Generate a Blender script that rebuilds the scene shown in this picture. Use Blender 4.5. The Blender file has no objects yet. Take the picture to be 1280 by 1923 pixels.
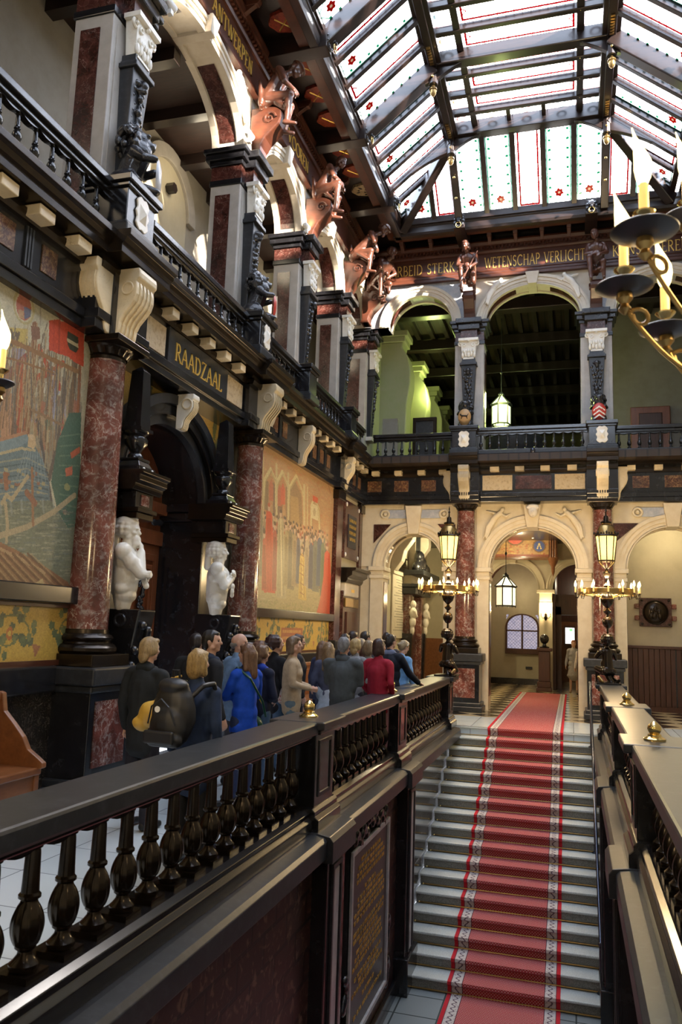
import bpy, bmesh, math, random
import numpy as np
from mathutils import Vector, Matrix, Euler
random.seed(7)
S = bpy.context.scene
C = S.collection
PI = math.pi
R = math.radians
V = Vector

# ------------------------------------------------------------------ materials
MATS = {}
def mat(name, color=(.5,.5,.5), rough=.5, metal=0., spec=.5, noise=None, bump=None, emit=None, coat=0., alpha=None):
    """noise=(scale, color2, lo, hi[, stretch]) mixes a second colour; bump=(scale, strength)"""
    m = bpy.data.materials.new(name); m.use_nodes = True; nt = m.node_tree; N = nt.nodes; L = nt.links
    b = N['Principled BSDF']
    b.inputs['Base Color'].default_value = (*color, 1); b.inputs['Roughness'].default_value = rough
    b.inputs['Metallic'].default_value = metal; b.inputs['Specular IOR Level'].default_value = spec
    if coat: b.inputs['Coat Weight'].default_value = coat; b.inputs['Coat Roughness'].default_value = .12
    tc = N.new('ShaderNodeTexCoord')
    if noise:
        mp = N.new('ShaderNodeMapping'); L.new(tc.outputs['Object'], mp.inputs[0])
        if len(noise) > 4: mp.inputs['Scale'].default_value = noise[4]
        n = N.new('ShaderNodeTexNoise'); n.inputs['Scale'].default_value = noise[0]; n.inputs['Detail'].default_value = 6
        n.inputs['Roughness'].default_value = .65
        L.new(mp.outputs[0], n.inputs['Vector'])
        r = N.new('ShaderNodeValToRGB'); r.color_ramp.elements[0].position = noise[2]; r.color_ramp.elements[1].position = noise[3]
        r.color_ramp.elements[0].color = (*color, 1); r.color_ramp.elements[1].color = (*noise[1], 1)
        L.new(n.outputs['Fac'], r.inputs[0]); L.new(r.outputs[0], b.inputs['Base Color'])
    if bump:
        n2 = N.new('ShaderNodeTexNoise'); n2.inputs['Scale'].default_value = bump[0]; n2.inputs['Detail'].default_value = 4
        L.new(tc.outputs['Object'], n2.inputs['Vector'])
        bp = N.new('ShaderNodeBump'); bp.inputs['Strength'].default_value = bump[1]; bp.inputs['Distance'].default_value = .02
        L.new(n2.outputs['Fac'], bp.inputs['Height']); L.new(bp.outputs[0], b.inputs['Normal'])
    if emit:
        b.inputs['Emission Color'].default_value = (*emit[0], 1); b.inputs['Emission Strength'].default_value = emit[1]
    MATS[name] = m
    return m

def marble(name, base, patch, vein, rough=.14, scale=7., vscale=3.2, pw=(.46,.62), vw=.022, coat=.3):
    """polished marble: cloudy patches plus thin wandering veins"""
    m = mat(name, base, rough, coat=coat); nt = m.node_tree; N = nt.nodes; L = nt.links; b = N['Principled BSDF']
    tc = N.new('ShaderNodeTexCoord')
    n = N.new('ShaderNodeTexNoise'); n.inputs['Scale'].default_value = scale; n.inputs['Detail'].default_value = 9; n.inputs['Roughness'].default_value = .72; n.inputs['Distortion'].default_value = .8
    L.new(tc.outputs['Object'], n.inputs['Vector'])
    r = N.new('ShaderNodeValToRGB'); e = r.color_ramp.elements
    e[0].position = pw[0]; e[0].color = (*base, 1); e[1].position = pw[1]; e[1].color = (*patch, 1)
    L.new(n.outputs['Fac'], r.inputs[0])
    n2 = N.new('ShaderNodeTexNoise'); n2.inputs['Scale'].default_value = vscale; n2.inputs['Detail'].default_value = 5; n2.inputs['Distortion'].default_value = 1.4
    L.new(tc.outputs['Object'], n2.inputs['Vector'])
    mm = N.new('ShaderNodeMath'); mm.operation = 'SUBTRACT'; mm.inputs[1].default_value = .5; L.new(n2.outputs['Fac'], mm.inputs[0])
    ma = N.new('ShaderNodeMath'); ma.operation = 'ABSOLUTE'; L.new(mm.outputs[0], ma.inputs[0])
    ml = N.new('ShaderNodeMath'); ml.operation = 'LESS_THAN'; ml.inputs[1].default_value = vw * .4; L.new(ma.outputs[0], ml.inputs[0])
    mf = N.new('ShaderNodeMath'); mf.operation = 'MULTIPLY'; mf.inputs[1].default_value = .75; L.new(ml.outputs[0], mf.inputs[0])
    mx = N.new('ShaderNodeMix'); mx.data_type = 'RGBA'; L.new(mf.outputs[0], mx.inputs[0]); L.new(r.outputs[0], mx.inputs[6]); mx.inputs[7].default_value = (*vein, 1)
    n3 = N.new('ShaderNodeTexNoise'); n3.inputs['Scale'].default_value = scale*.22; n3.inputs['Detail'].default_value = 4; n3.inputs['Distortion'].default_value = .6
    L.new(tc.outputs['Object'], n3.inputs['Vector'])
    r3 = N.new('ShaderNodeMapRange'); r3.inputs[1].default_value = .38; r3.inputs[2].default_value = .62; r3.inputs[3].default_value = .55; r3.inputs[4].default_value = 1.25; L.new(n3.outputs['Fac'], r3.inputs[0])
    sc = N.new('ShaderNodeVectorMath'); sc.operation = 'SCALE'; L.new(mx.outputs[2], sc.inputs[0]); L.new(r3.outputs[0], sc.inputs[3])
    L.new(sc.outputs[0], b.inputs['Base Color'])
    return m

def attr_mat(name, rough=.55, noise=.0):
    m = mat(name, rough=rough); nt = m.node_tree; N = nt.nodes; L = nt.links; b = N['Principled BSDF']
    a = N.new('ShaderNodeAttribute'); a.attribute_name = 'Col'
    tc = N.new('ShaderNodeTexCoord'); n = N.new('ShaderNodeTexNoise'); n.inputs['Scale'].default_value = 30; n.inputs['Detail'].default_value = 5
    L.new(tc.outputs['Object'], n.inputs['Vector'])
    mr = N.new('ShaderNodeMapRange'); mr.inputs[1].default_value = .3; mr.inputs[2].default_value = .7; mr.inputs[3].default_value = 1 - noise; mr.inputs[4].default_value = 1 + noise * .5
    L.new(n.outputs['Fac'], mr.inputs[0])
    mu = N.new('ShaderNodeVectorMath'); mu.operation = 'SCALE'; L.new(a.outputs['Color'], mu.inputs[0]); L.new(mr.outputs[0], mu.inputs[3])
    L.new(mu.outputs[0], b.inputs['Base Color'])
    return m

BLACK = mat('polished_black_stone', (.010,.010,.012), .2, noise=(9,(.030,.031,.035),.5,.8), coat=.25)
BLACKM = mat('black_stone_honed', (.020,.022,.026), .34, noise=(14,(.048,.052,.060),.5,.8))
BRONZE = mat('dark_bronze', (.030,.020,.012), .22, .55, noise=(12,(.012,.010,.010),.45,.7))
IRONW = mat('dark_carved_stone', (.018,.018,.022), .24, coat=.3, bump=(26,.5))
REDM = marble('red_griotte_marble', (.165,.050,.036), (.38,.29,.26), (.55,.44,.37), vscale=2.4, vw=.010, scale=15, pw=(.50,.64))
DREDM = marble('dark_red_marble', (.052,.016,.012), (.105,.038,.030), (.26,.18,.15), scale=14, vscale=5, vw=.010, rough=.2, coat=.15)
CREAMM = marble('cream_yellow_marble', (.68,.56,.36), (.74,.63,.44), (.50,.38,.22), scale=3, vw=.006, rough=.4, coat=0)
WHITEM = mat('white_statuary_marble', (.80,.77,.69), .35, bump=(30,.05), noise=(7,(.60,.53,.42),.5,.8))
PALE = mat('pale_arch_stone', (.66,.60,.50), .5, noise=(5,(.58,.51,.40),.4,.7))
CREAMS = mat('warm_cream_stone', (.70,.60,.42), .5, noise=(5,(.62,.51,.33),.4,.7))
PALEG = mat('pale_grey_marble', (.36,.38,.42), .3, noise=(6,(.52,.52,.52),.45,.65))
GREYP = mat('grey_pier_stone', (.44,.41,.37), .45, noise=(4,(.36,.33,.29),.4,.7))
PLASTER = mat('cream_plaster', (.50,.45,.33), .8, noise=(2,(.44,.39,.28),.4,.7))
GREENLIT = mat('green_lit_plaster', (.44,.44,.30), .8, noise=(3,(.40,.42,.24),.4,.7))  # cream plaster with the far room's green light put into its colour
TAUPE = mat('taupe_plaster', (.34,.31,.26), .85, noise=(3,(.29,.26,.21),.4,.7))
CARVED = mat('carved_cream_relief', (.55,.44,.28), .5, bump=(24,1.), noise=(16,(.34,.24,.13),.5,.7))
WOODR = mat('red_brown_carved_wood', (.085,.025,.012), .38, noise=(5,(.048,.015,.009),.35,.7,(1,1,6)), coat=.15)
WOODD = mat('dark_roof_timber', (.022,.013,.011), .3, noise=(5,(.013,.009,.009),.35,.7,(1,1,5)), coat=.2)
WOODS = mat('dark_sculpted_wood', (.085,.032,.019), .3, noise=(9,(.07,.026,.016),.4,.7), coat=.25)
WOODM = mat('mahogany_door_wood', (.27,.080,.028), .3, noise=(4,(.17,.045,.016),.35,.7,(3,3,.6)), coat=.3)
WOODB = mat('oak_bench_wood', (.23,.085,.027), .38, noise=(5,(.15,.05,.015),.35,.7,(3,1,3)), coat=.2)
WAINS = mat('dark_wainscot_wood', (.085,.030,.016), .4, noise=(4,(.05,.018,.011),.35,.7,(8,8,.6)))
GOLD = mat('gilding', (.85,.58,.15), .32, .9)
GILT = mat('gilt_lettering', (.90,.60,.14), .35, .45)
BRASS = mat('polished_brass', (.80,.60,.24), .18, 1.)
AGED = mat('aged_brass', (.36,.24,.09), .3, .9, noise=(8,(.16,.10,.05),.5,.8))
STEEL = mat('black_steel', (.07,.08,.11), .22, .8)
WHITE = mat('white_paint', (.8,.8,.78), .4)
CREAMC = mat('cream_candle', (.85,.58,.22), .4, emit=((1,.55,.15),.5))
FLAME = mat('flame_bulb', (1,.9,.6), .3, emit=((1.,.80,.34),2.2))
PAN = mat('dark_drip_pan', (.02,.022,.03), .35, .3)
LAMPG = mat('lit_amber_glass', (1,.85,.4), .3, emit=((1.,.66,.16),1.0))
LAMPW = mat('lit_white_glass', (1,.95,.7), .3, emit=((1.,.90,.52),1.25))
LAMPT = mat('lit_tinted_glass', (1,.6,.3), .3, emit=((1.,.62,.30),1.0))
LAMPGR = mat('lit_green_glass', (.9,1,.5), .3, emit=((.86,1.,.42),1.2))
PORPH = marble('dark_speckled_stone', (.022,.018,.015), (.065,.05,.04), (.22,.19,.15), scale=16, vscale=14, vw=.012, rough=.25, pw=(.5,.7))
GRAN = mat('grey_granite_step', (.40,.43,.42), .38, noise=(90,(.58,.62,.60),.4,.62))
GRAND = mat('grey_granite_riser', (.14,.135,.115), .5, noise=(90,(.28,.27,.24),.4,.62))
TILEW = mat('white_marble_tile', (.62,.68,.70), .16, noise=(2,(.52,.58,.61),.4,.7))
SKIN = mat('skin', (.56,.33,.24), .5)
SHIELDR = mat('painted_red_shield', (.45,.035,.02), .4)
TERRA = mat('terracotta_boss', (.48,.09,.03), .5, noise=(6,(.62,.33,.08),.5,.6))

def checker_mat(name, c1, c2, size, rot=45, rough=.16, grout=None):
    m = mat(name, rough=rough); nt = m.node_tree; N = nt.nodes; L = nt.links; b = N['Principled BSDF']
    tc = N.new('ShaderNodeTexCoord'); mp = N.new('ShaderNodeMapping'); mp.inputs['Rotation'].default_value = (0,0,R(rot)); mp.inputs['Location'].default_value = (.03,.02,.35)
    L.new(tc.outputs['Object'], mp.inputs[0])
    ck = N.new('ShaderNodeTexChecker'); ck.inputs['Scale'].default_value = 1/size; ck.inputs[1].default_value = (*c1,1); ck.inputs[2].default_value = (*c2,1)
    L.new(mp.outputs[0], ck.inputs[0]); L.new(ck.outputs[0], b.inputs['Base Color'])
    return m
CHECK = checker_mat('checkered_marble_floor', (.62,.50,.30), (.030,.022,.016), .48)

def brick_mat(name, c1, c2, mortar, bw, bh, ms=.01, rough=.3, axes='yz', off=.5, coat=0., bumpy=.35, noise=None):
    m = mat(name, rough=rough, coat=coat); nt = m.node_tree; N = nt.nodes; L = nt.links; b = N['Principled BSDF']
    tc = N.new('ShaderNodeTexCoord'); sp = N.new('ShaderNodeSeparateXYZ'); cb = N.new('ShaderNodeCombineXYZ'); L.new(tc.outputs['Object'], sp.inputs[0])
    ix = {'x':0,'y':1,'z':2}
    L.new(sp.outputs[ix[axes[0]]], cb.inputs[0]); L.new(sp.outputs[ix[axes[1]]], cb.inputs[1])
    br = N.new('ShaderNodeTexBrick'); L.new(cb.outputs[0], br.inputs['Vector'])
    br.inputs['Scale'].default_value = 1.; br.inputs['Brick Width'].default_value = bw; br.inputs['Row Height'].default_value = bh
    br.inputs['Mortar Size'].default_value = ms; br.offset = off; br.inputs['Mortar Smooth'].default_value = .1
    br.inputs['Color1'].default_value = (*c1,1); br.inputs['Color2'].default_value = (*c2,1); br.inputs['Mortar'].default_value = (*mortar,1)
    src = br.outputs['Color']
    if noise:
        n = N.new('ShaderNodeTexNoise'); n.inputs['Scale'].default_value = noise[0]; n.inputs['Detail'].default_value = 8; n.inputs['Distortion'].default_value = 1.2
        L.new(tc.outputs['Object'], n.inputs['Vector'])
        r = N.new('ShaderNodeValToRGB'); r.color_ramp.elements[0].position = noise[2]; r.color_ramp.elements[1].position = noise[3]
        r.color_ramp.elements[0].color = (0,0,0,1); r.color_ramp.elements[1].color = (1,1,1,1); L.new(n.outputs['Fac'], r.inputs[0])
        mx = N.new('ShaderNodeMix'); mx.data_type = 'RGBA'; L.new(r.outputs[0], mx.inputs[0]); L.new(src, mx.inputs[6]); mx.inputs[7].default_value = (*noise[1],1); src = mx.outputs[2]
    L.new(src, b.inputs['Base Color'])
    if bumpy:
        bp = N.new('ShaderNodeBump'); bp.inputs['Strength'].default_value = bumpy; bp.inputs['Distance'].default_value = .02; bp.invert = True
        L.new(br.outputs['Fac'], bp.inputs['Height']); L.new(bp.outputs[0], b.inputs['Normal'])
    return m
BRICKM = brick_mat('coursed_red_marble_blocks', (.040,.014,.010), (.022,.009,.007), (.002,.002,.002), .46, .225, .016, .42, 'yz', coat=0, noise=(11,(.15,.09,.065),.55,.66), bumpy=1.)
BRICKD = brick_mat('polished_dark_wall_tiles', (.035,.026,.025), (.026,.020,.020), (.13,.10,.07), .5, .30, .004, .10, 'yz', coat=.6, bumpy=.1)
TILEF = brick_mat('white_floor_slabs', (.60,.67,.70), (.54,.61,.65), (.20,.22,.24), .6, .6, .005, .14, 'xy', off=0, bumpy=.05)
LOWF = brick_mat('grey_lower_floor', (.24,.27,.28), (.19,.22,.23), (.05,.06,.06), .5, .5, .01, .2, 'xy', off=0, bumpy=.05)
PLANK = brick_mat('dark_plank_ceiling', (.036,.022,.014), (.026,.016,.010), (.01,.008,.006), .22, 3.5, .02, .5, 'xy', off=0)

# ------------------------------------------------------------------ mesh builder
class MB:
    def __init__(s, f=None):
        s.v = []; s.fc = []; s.f = f; s.uv = None; s.mi = None
    def add(s, vs, fs):
        o = len(s.v); s.v.extend(vs); s.fc.extend([tuple(i + o for i in f) for f in fs]); return s
    def box(s, a0, a1, b0, b1, c0, c1):
        vs = [(a,b,c) for a in (a0,a1) for b in (b0,b1) for c in (c0,c1)]
        return s.add(vs, [(0,1,3,2),(4,6,7,5),(0,4,5,1),(2,3,7,6),(0,2,6,4),(1,5,7,3)])
    def taper(s, a0,a1,b0,b1,c0, A0,A1,B0,B1,c1):
        vs = [(a0,b0,c0),(a1,b0,c0),(a1,b1,c0),(a0,b1,c0),(A0,B0,c1),(A1,B0,c1),(A1,B1,c1),(A0,B1,c1)]
        return s.add(vs, [(0,1,2,3),(4,5,6,7),(0,1,5,4),(1,2,6,5),(2,3,7,6),(3,0,4,7)])
    def prism(s, poly, t0, t1, ax=0):
        """poly = [(p,q)] extruded along axis ax from t0 to t1 (other axes in order)"""
        n = len(poly)
        def mk(t, p, q): l = [p, q]; l.insert(ax, t); return tuple(l)
        vs = [mk(t0,p,q) for p,q in poly] + [mk(t1,p,q) for p,q in poly]
        fs = [tuple(range(n)), tuple(range(2*n-1, n-1, -1))] + [(i,(i+1)%n,n+(i+1)%n,n+i) for i in range(n)]
        return s.add(vs, fs)
    def ring(s, inner, outer, t0, t1, ax=0):
        """strip between two open polylines, extruded"""
        n = len(inner)
        def mk(t, p): l = list(p); l.insert(ax, t); return tuple(l)
        vs = [mk(t0,p) for p in inner] + [mk(t0,p) for p in outer] + [mk(t1,p) for p in inner] + [mk(t1,p) for p in outer]
        fs = []
        for i in range(n-1):
            fs += [(i,i+1,n+i+1,n+i),(2*n+i,3*n+i,3*n+i+1,2*n+i+1),(i,2*n+i,2*n+i+1,i+1),(n+i,n+i+1,3*n+i+1,3*n+i)]
        fs += [(0,n,3*n,2*n),(n-1,3*n-1,4*n-1,2*n-1)]
        return s.add(vs, fs)
    def lathe(s, prof, c=(0,0,0), seg=20, ax=2, scale=(1,1), flute=0, fr=(0,0), fd=0.):
        k = len(prof); vs = []
        for i in range(seg):
            a = 2*PI*i/seg
            for r, z in prof:
                rr = r
                if flute and fr[0] <= z <= fr[1]: rr = r*(1 - fd*(.5+.5*math.cos(flute*a)))
                l = [rr*math.cos(a)*scale[0], rr*math.sin(a)*scale[1]]; l.insert(ax, z)
                vs.append((l[0]+c[0], l[1]+c[1], l[2]+c[2]))
        fs = [(i*k+j, ((i+1)%seg)*k+j, ((i+1)%seg)*k+j+1, i*k+j+1) for i in range(seg) for j in range(k-1)]
        fs += [tuple(i*k for i in range(seg)), tuple(i*k+k-1 for i in range(seg-1,-1,-1))]
        return s.add(vs, fs)
    def tube(s, pts, r, seg=8, closed=False):
        pts = [V(p) for p in pts]; n = len(pts); vs = []; up = None
        rs = r if isinstance(r, (list,tuple)) else [r]*n
        for i, p in enumerate(pts):
            a = pts[i-1] if (i > 0 or closed) else p; b = pts[(i+1)%n] if (i < n-1 or closed) else p
            t = (b-a).normalized()
            if up is None: up = t.orthogonal().normalized()
            up = (up - t*up.dot(t)).normalized(); w = t.cross(up)
            for j in range(seg):
                an = 2*PI*j/seg; vs.append(tuple(p + (up*math.cos(an) + w*math.sin(an))*rs[i]))
        m = n if closed else n-1
        fs = [(i*seg+j, ((i+1)%n)*seg+j, ((i+1)%n)*seg+(j+1)%seg, i*seg+(j+1)%seg) for i in range(m) for j in range(seg)]
        if not closed: fs += [tuple(range(seg)), tuple(range((n-1)*seg+seg-1, (n-1)*seg-1, -1))]
        return s.add(vs, fs)
    def ell(s, c, r, seg=12, rings=8):
        vs = [(c[0],c[1],c[2]+r[2])]
        for i in range(1, rings):
            th = PI*i/rings
            for j in range(seg):
                a = 2*PI*j/seg; vs.append((c[0]+r[0]*math.sin(th)*math.cos(a), c[1]+r[1]*math.sin(th)*math.sin(a), c[2]+r[2]*math.cos(th)))
        vs.append((c[0],c[1],c[2]-r[2])); fs = [(0,1+j,1+(j+1)%seg) for j in range(seg)]
        for i in range(rings-2):
            for j in range(seg):
                a = 1+i*seg; fs.append((a+j, a+seg+j, a+seg+(j+1)%seg, a+(j+1)%seg))
        l = len(vs)-1; a = 1+(rings-2)*seg; fs += [(l, a+(j+1)%seg, a+j) for j in range(seg)]
        return s.add(vs, fs)
    def torus(s, c, Rr, r, ax=2, seg=20, k=8):
        pts = []
        for i in range(seg):
            a = 2*PI*i/seg; l = [Rr*math.cos(a), Rr*math.sin(a)]; l.insert(ax, 0); pts.append((l[0]+c[0], l[1]+c[1], l[2]+c[2]))
        return s.tube(pts, r, k, closed=True)
    def xf(s, M, start=0):
        for i in range(start, len(s.v)): s.v[i] = tuple(M @ V(s.v[i]))
        return s
    def build(s, name, m, parent=None, smooth=False, bevel=0., W=True, kind=None):
        vs = [s.f(*v) for v in s.v] if s.f else s.v
        if parent is not None and W:
            o = parent.matrix_basis.translation if parent.parent is None else parent.parent.matrix_basis.translation
            vs = [(v[0]-o[0], v[1]-o[1], v[2]-o[2]) for v in vs]
        me = bpy.data.meshes.new(name); me.from_pydata(vs, [], s.fc)
        bm = bmesh.new(); bm.from_mesh(me)
        bmesh.ops.recalc_face_normals(bm, faces=bm.faces)
        if smooth:
            for f in bm.faces: f.smooth = True
            for e in bm.edges:
                if len(e.link_faces) == 2 and e.calc_face_angle(0) > R(38): e.smooth = False
        bm.to_mesh(me); bm.free()
        me.materials.append(m)
        ob = bpy.data.objects.new(name, me); C.objects.link(ob)
        if parent is not None: ob.parent = parent
        if bevel:
            bv = ob.modifiers.new('bevel', 'BEVEL'); bv.width = bevel; bv.segments = 2; bv.limit_method = 'ANGLE'; bv.angle_limit = R(40)
        if kind: ob['kind'] = kind
        return ob

def thing(name, label, cat, loc=(0,0,0), group=None, rz=0.):
    o = bpy.data.objects.new(name, None); C.objects.link(o); o.empty_display_size = .1
    o.location = loc; o.rotation_euler = (0,0,rz)
    o['label'] = label; o['category'] = cat
    if group: o['group'] = group
    return o
def tag(o, label, cat, group=None, kind=None):
    if label: o['label'] = label
    if cat: o['category'] = cat
    if group: o['group'] = group
    if kind: o['kind'] = kind
    return o
def dup(root, loc, label, group=None, rz=None):
    r = root.copy(); C.objects.link(r); r.location = loc; r['label'] = label
    if rz is not None: r.rotation_euler = (0,0,rz)
    if group: r['group'] = group
    for ch in list(root.children):
        c = ch.copy(); C.objects.link(c); c.parent = r
        for g in ch.children:
            d = g.copy(); C.objects.link(d); d.parent = c
    return r
def struct(name, mb, m, bevel=0., smooth=False): return mb.build(name, m, None, smooth, bevel, kind='structure')

# ------------------------------------------------------------------ organic forms: blobs fused by a voxel remesh
def cap(p, q, r1, r2=None): return ('c', V(p), V(q), r1, r1 if r2 is None else r2)
def el(c, r, rot=None): return ('e', V(c), r, rot)
def _blobs_mesh(blobs):
    mb = MB()
    for b in blobs:
        st = len(mb.v)
        if b[0] == 'c':
            _, p, q, r1, r2 = b; d = q-p; L = d.length
            if L < 1e-5: mb.ell(p, (r1,)*3, 10, 7); continue
            prof = []
            for i in range(5): a = -PI/2 + i*PI/8; prof.append((max(r1*math.cos(a),1e-4), r1*math.sin(a)))
            for i in range(5): a = i*PI/8; prof.append((max(r2*math.cos(a),1e-4), L + r2*math.sin(a)))
            mb.lathe(prof, seg=10)
            M = Matrix.Translation(p) @ V((0,0,1)).rotation_difference(d).to_matrix().to_4x4(); mb.xf(M, st)
        else:
            _, c, r, rot = b
            mb.ell((0,0,0), r, 14, 9)
            M = Matrix.Translation(c) @ (Euler(rot).to_matrix().to_4x4() if rot else Matrix.Identity(4)); mb.xf(M, st)
    return mb
def organic(name, blobs, m, parent=None, voxel=.012, it=3, M=None, noise=None, cut=None):
    mb = _blobs_mesh(blobs)
    me = bpy.data.meshes.new('tmp'); me.from_pydata(mb.v, [], mb.fc)
    bm = bmesh.new(); bm.from_mesh(me); bmesh.ops.recalc_face_normals(bm, faces=bm.faces); bm.to_mesh(me); bm.free()
    o = bpy.data.objects.new('tmp', me); C.objects.link(o)
    a = o.modifiers.new('r','REMESH'); a.mode = 'VOXEL'; a.voxel_size = voxel
    if it: b = o.modifiers.new('s','SMOOTH'); b.factor = .5; b.iterations = it
    dg = bpy.context.evaluated_depsgraph_get(); dg.update()
    r = bpy.data.meshes.new_from_object(o.evaluated_get(dg)); C.objects.unlink(o); bpy.data.objects.remove(o); bpy.data.meshes.remove(me)
    n = len(r.vertices); co = np.empty(n*3, np.float32); r.vertices.foreach_get('co', co); co = co.reshape(-1,3)
    if noise:
        amp, fx, fy, fz, seed = noise; nr = np.empty(n*3, np.float32); r.vertices.foreach_get('normal', nr); nr = nr.reshape(-1,3)
        x, y, z = co[:,0], co[:,1], co[:,2]
        w = np.sin(x*fx + 2.1*np.sin(z*fz*.6+seed) + seed*1.7) * np.sin(y*fy + 1.3*np.sin(z*fz+seed*2.)) + .6*np.sin(z*fz*1.3 + x*fx*.8 + y*fy*.7 + seed)
        co = co + nr*(w*amp)[:,None]
    r.vertices.foreach_set('co', co.astype(np.float32).ravel())
    if M is not None: r.transform(M)
    for p in r.polygons: p.use_smooth = True
    r.name = name; r.materials.clear(); r.materials.append(m)
    ob = bpy.data.objects.new(name, r); C.objects.link(ob)
    if parent is not None: ob.parent = parent
    return ob

# ------------------------------------------------------------------ painted surfaces: colours on a fine grid
class Paint:
    def __init__(s, w, h, bg): s.a = np.ones((h,w,3), np.float32)*np.array(bg, np.float32); s.w = w; s.h = h; s.Y, s.X = np.mgrid[0:h,0:w].astype(np.float32); s.X = (s.X+.5)/w; s.Y = (s.Y+.5)/h
    def put(s, m, c, al=1.): s.a[m] = s.a[m]*(1-al) + np.array(c, np.float32)*al
    def poly(s, pts, c, al=1.):
        m = np.zeros((s.h,s.w), bool); n = len(pts)
        for i in range(n):
            x1,y1 = pts[i]; x2,y2 = pts[(i+1)%n]
            if y1 == y2: continue
            cr = ((s.Y < y1) != (s.Y < y2)) & (s.X < (x2-x1)*(s.Y-y1)/(y2-y1)+x1); m ^= cr
        s.put(m, c, al)
    def oval(s, x, y, rx, ry, c, al=1.): s.put(((s.X-x)/rx)**2+((s.Y-y)/ry)**2 < 1, c, al)
    def rect(s, x0,x1,y0,y1,c,al=1.): s.put((s.X>=x0)&(s.X<=x1)&(s.Y>=y0)&(s.Y<=y1), c, al)
    def line(s, pts, t, c, al=1., asp=1.):
        for (x1,y1),(x2,y2) in zip(pts, pts[1:]):
            dx, dy = x2-x1, (y2-y1)*asp; L = dx*dx+dy*dy+1e-9
            u = np.clip(((s.X-x1)*dx+(s.Y-y1)*asp*dy)/L, 0, 1)
            d = (s.X-x1-u*dx)**2 + ((s.Y-y1)*asp-u*dy)**2; s.put(d < t*t, c, al)
    def grain(s, k, seed=0, px=1):
        r = np.random.RandomState(seed); n = r.rand((s.h+px-1)//px, (s.w+px-1)//px, 1).astype(np.float32); n = np.repeat(np.repeat(n, px, 0), px, 1)[:s.h,:s.w]
        s.a *= 1 + (n-.5)*k
    def build(s, name, fn, m, parent=None, keep=None):
        """fn(x in 0..1, y in 0..1) -> world point"""
        h, w = s.h, s.w; vs = [fn(i/w, j/h) for j in range(h+1) for i in range(w+1)]
        if parent is not None: o = parent.location; vs = [(v[0]-o[0], v[1]-o[1], v[2]-o[2]) for v in vs]
        fs = [(j*(w+1)+i, j*(w+1)+i+1, (j+1)*(w+1)+i+1, (j+1)*(w+1)+i) for j in range(h) for i in range(w)]
        kp = np.array([True if keep is None else bool(keep((i+.5)/w,(j+.5)/h)) for j in range(h) for i in range(w)])
        fs = [f_ for f_,k_ in zip(fs,kp) if k_]
        me = bpy.data.meshes.new(name); me.from_pydata(vs, [], fs)
        ca = me.color_attributes.new('Col', 'FLOAT_COLOR', 'CORNER')
        c = np.ones((h*w, 4, 4), np.float32); c[:,:,:3] = np.clip(s.a, 0, 1).reshape(-1,1,3); c = c[kp]; ca.data.foreach_set('color', c.ravel())
        me.materials.append(m); ob = bpy.data.objects.new(name, me); C.objects.link(ob)
        if parent is not None: ob.parent = parent
        return ob

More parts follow.
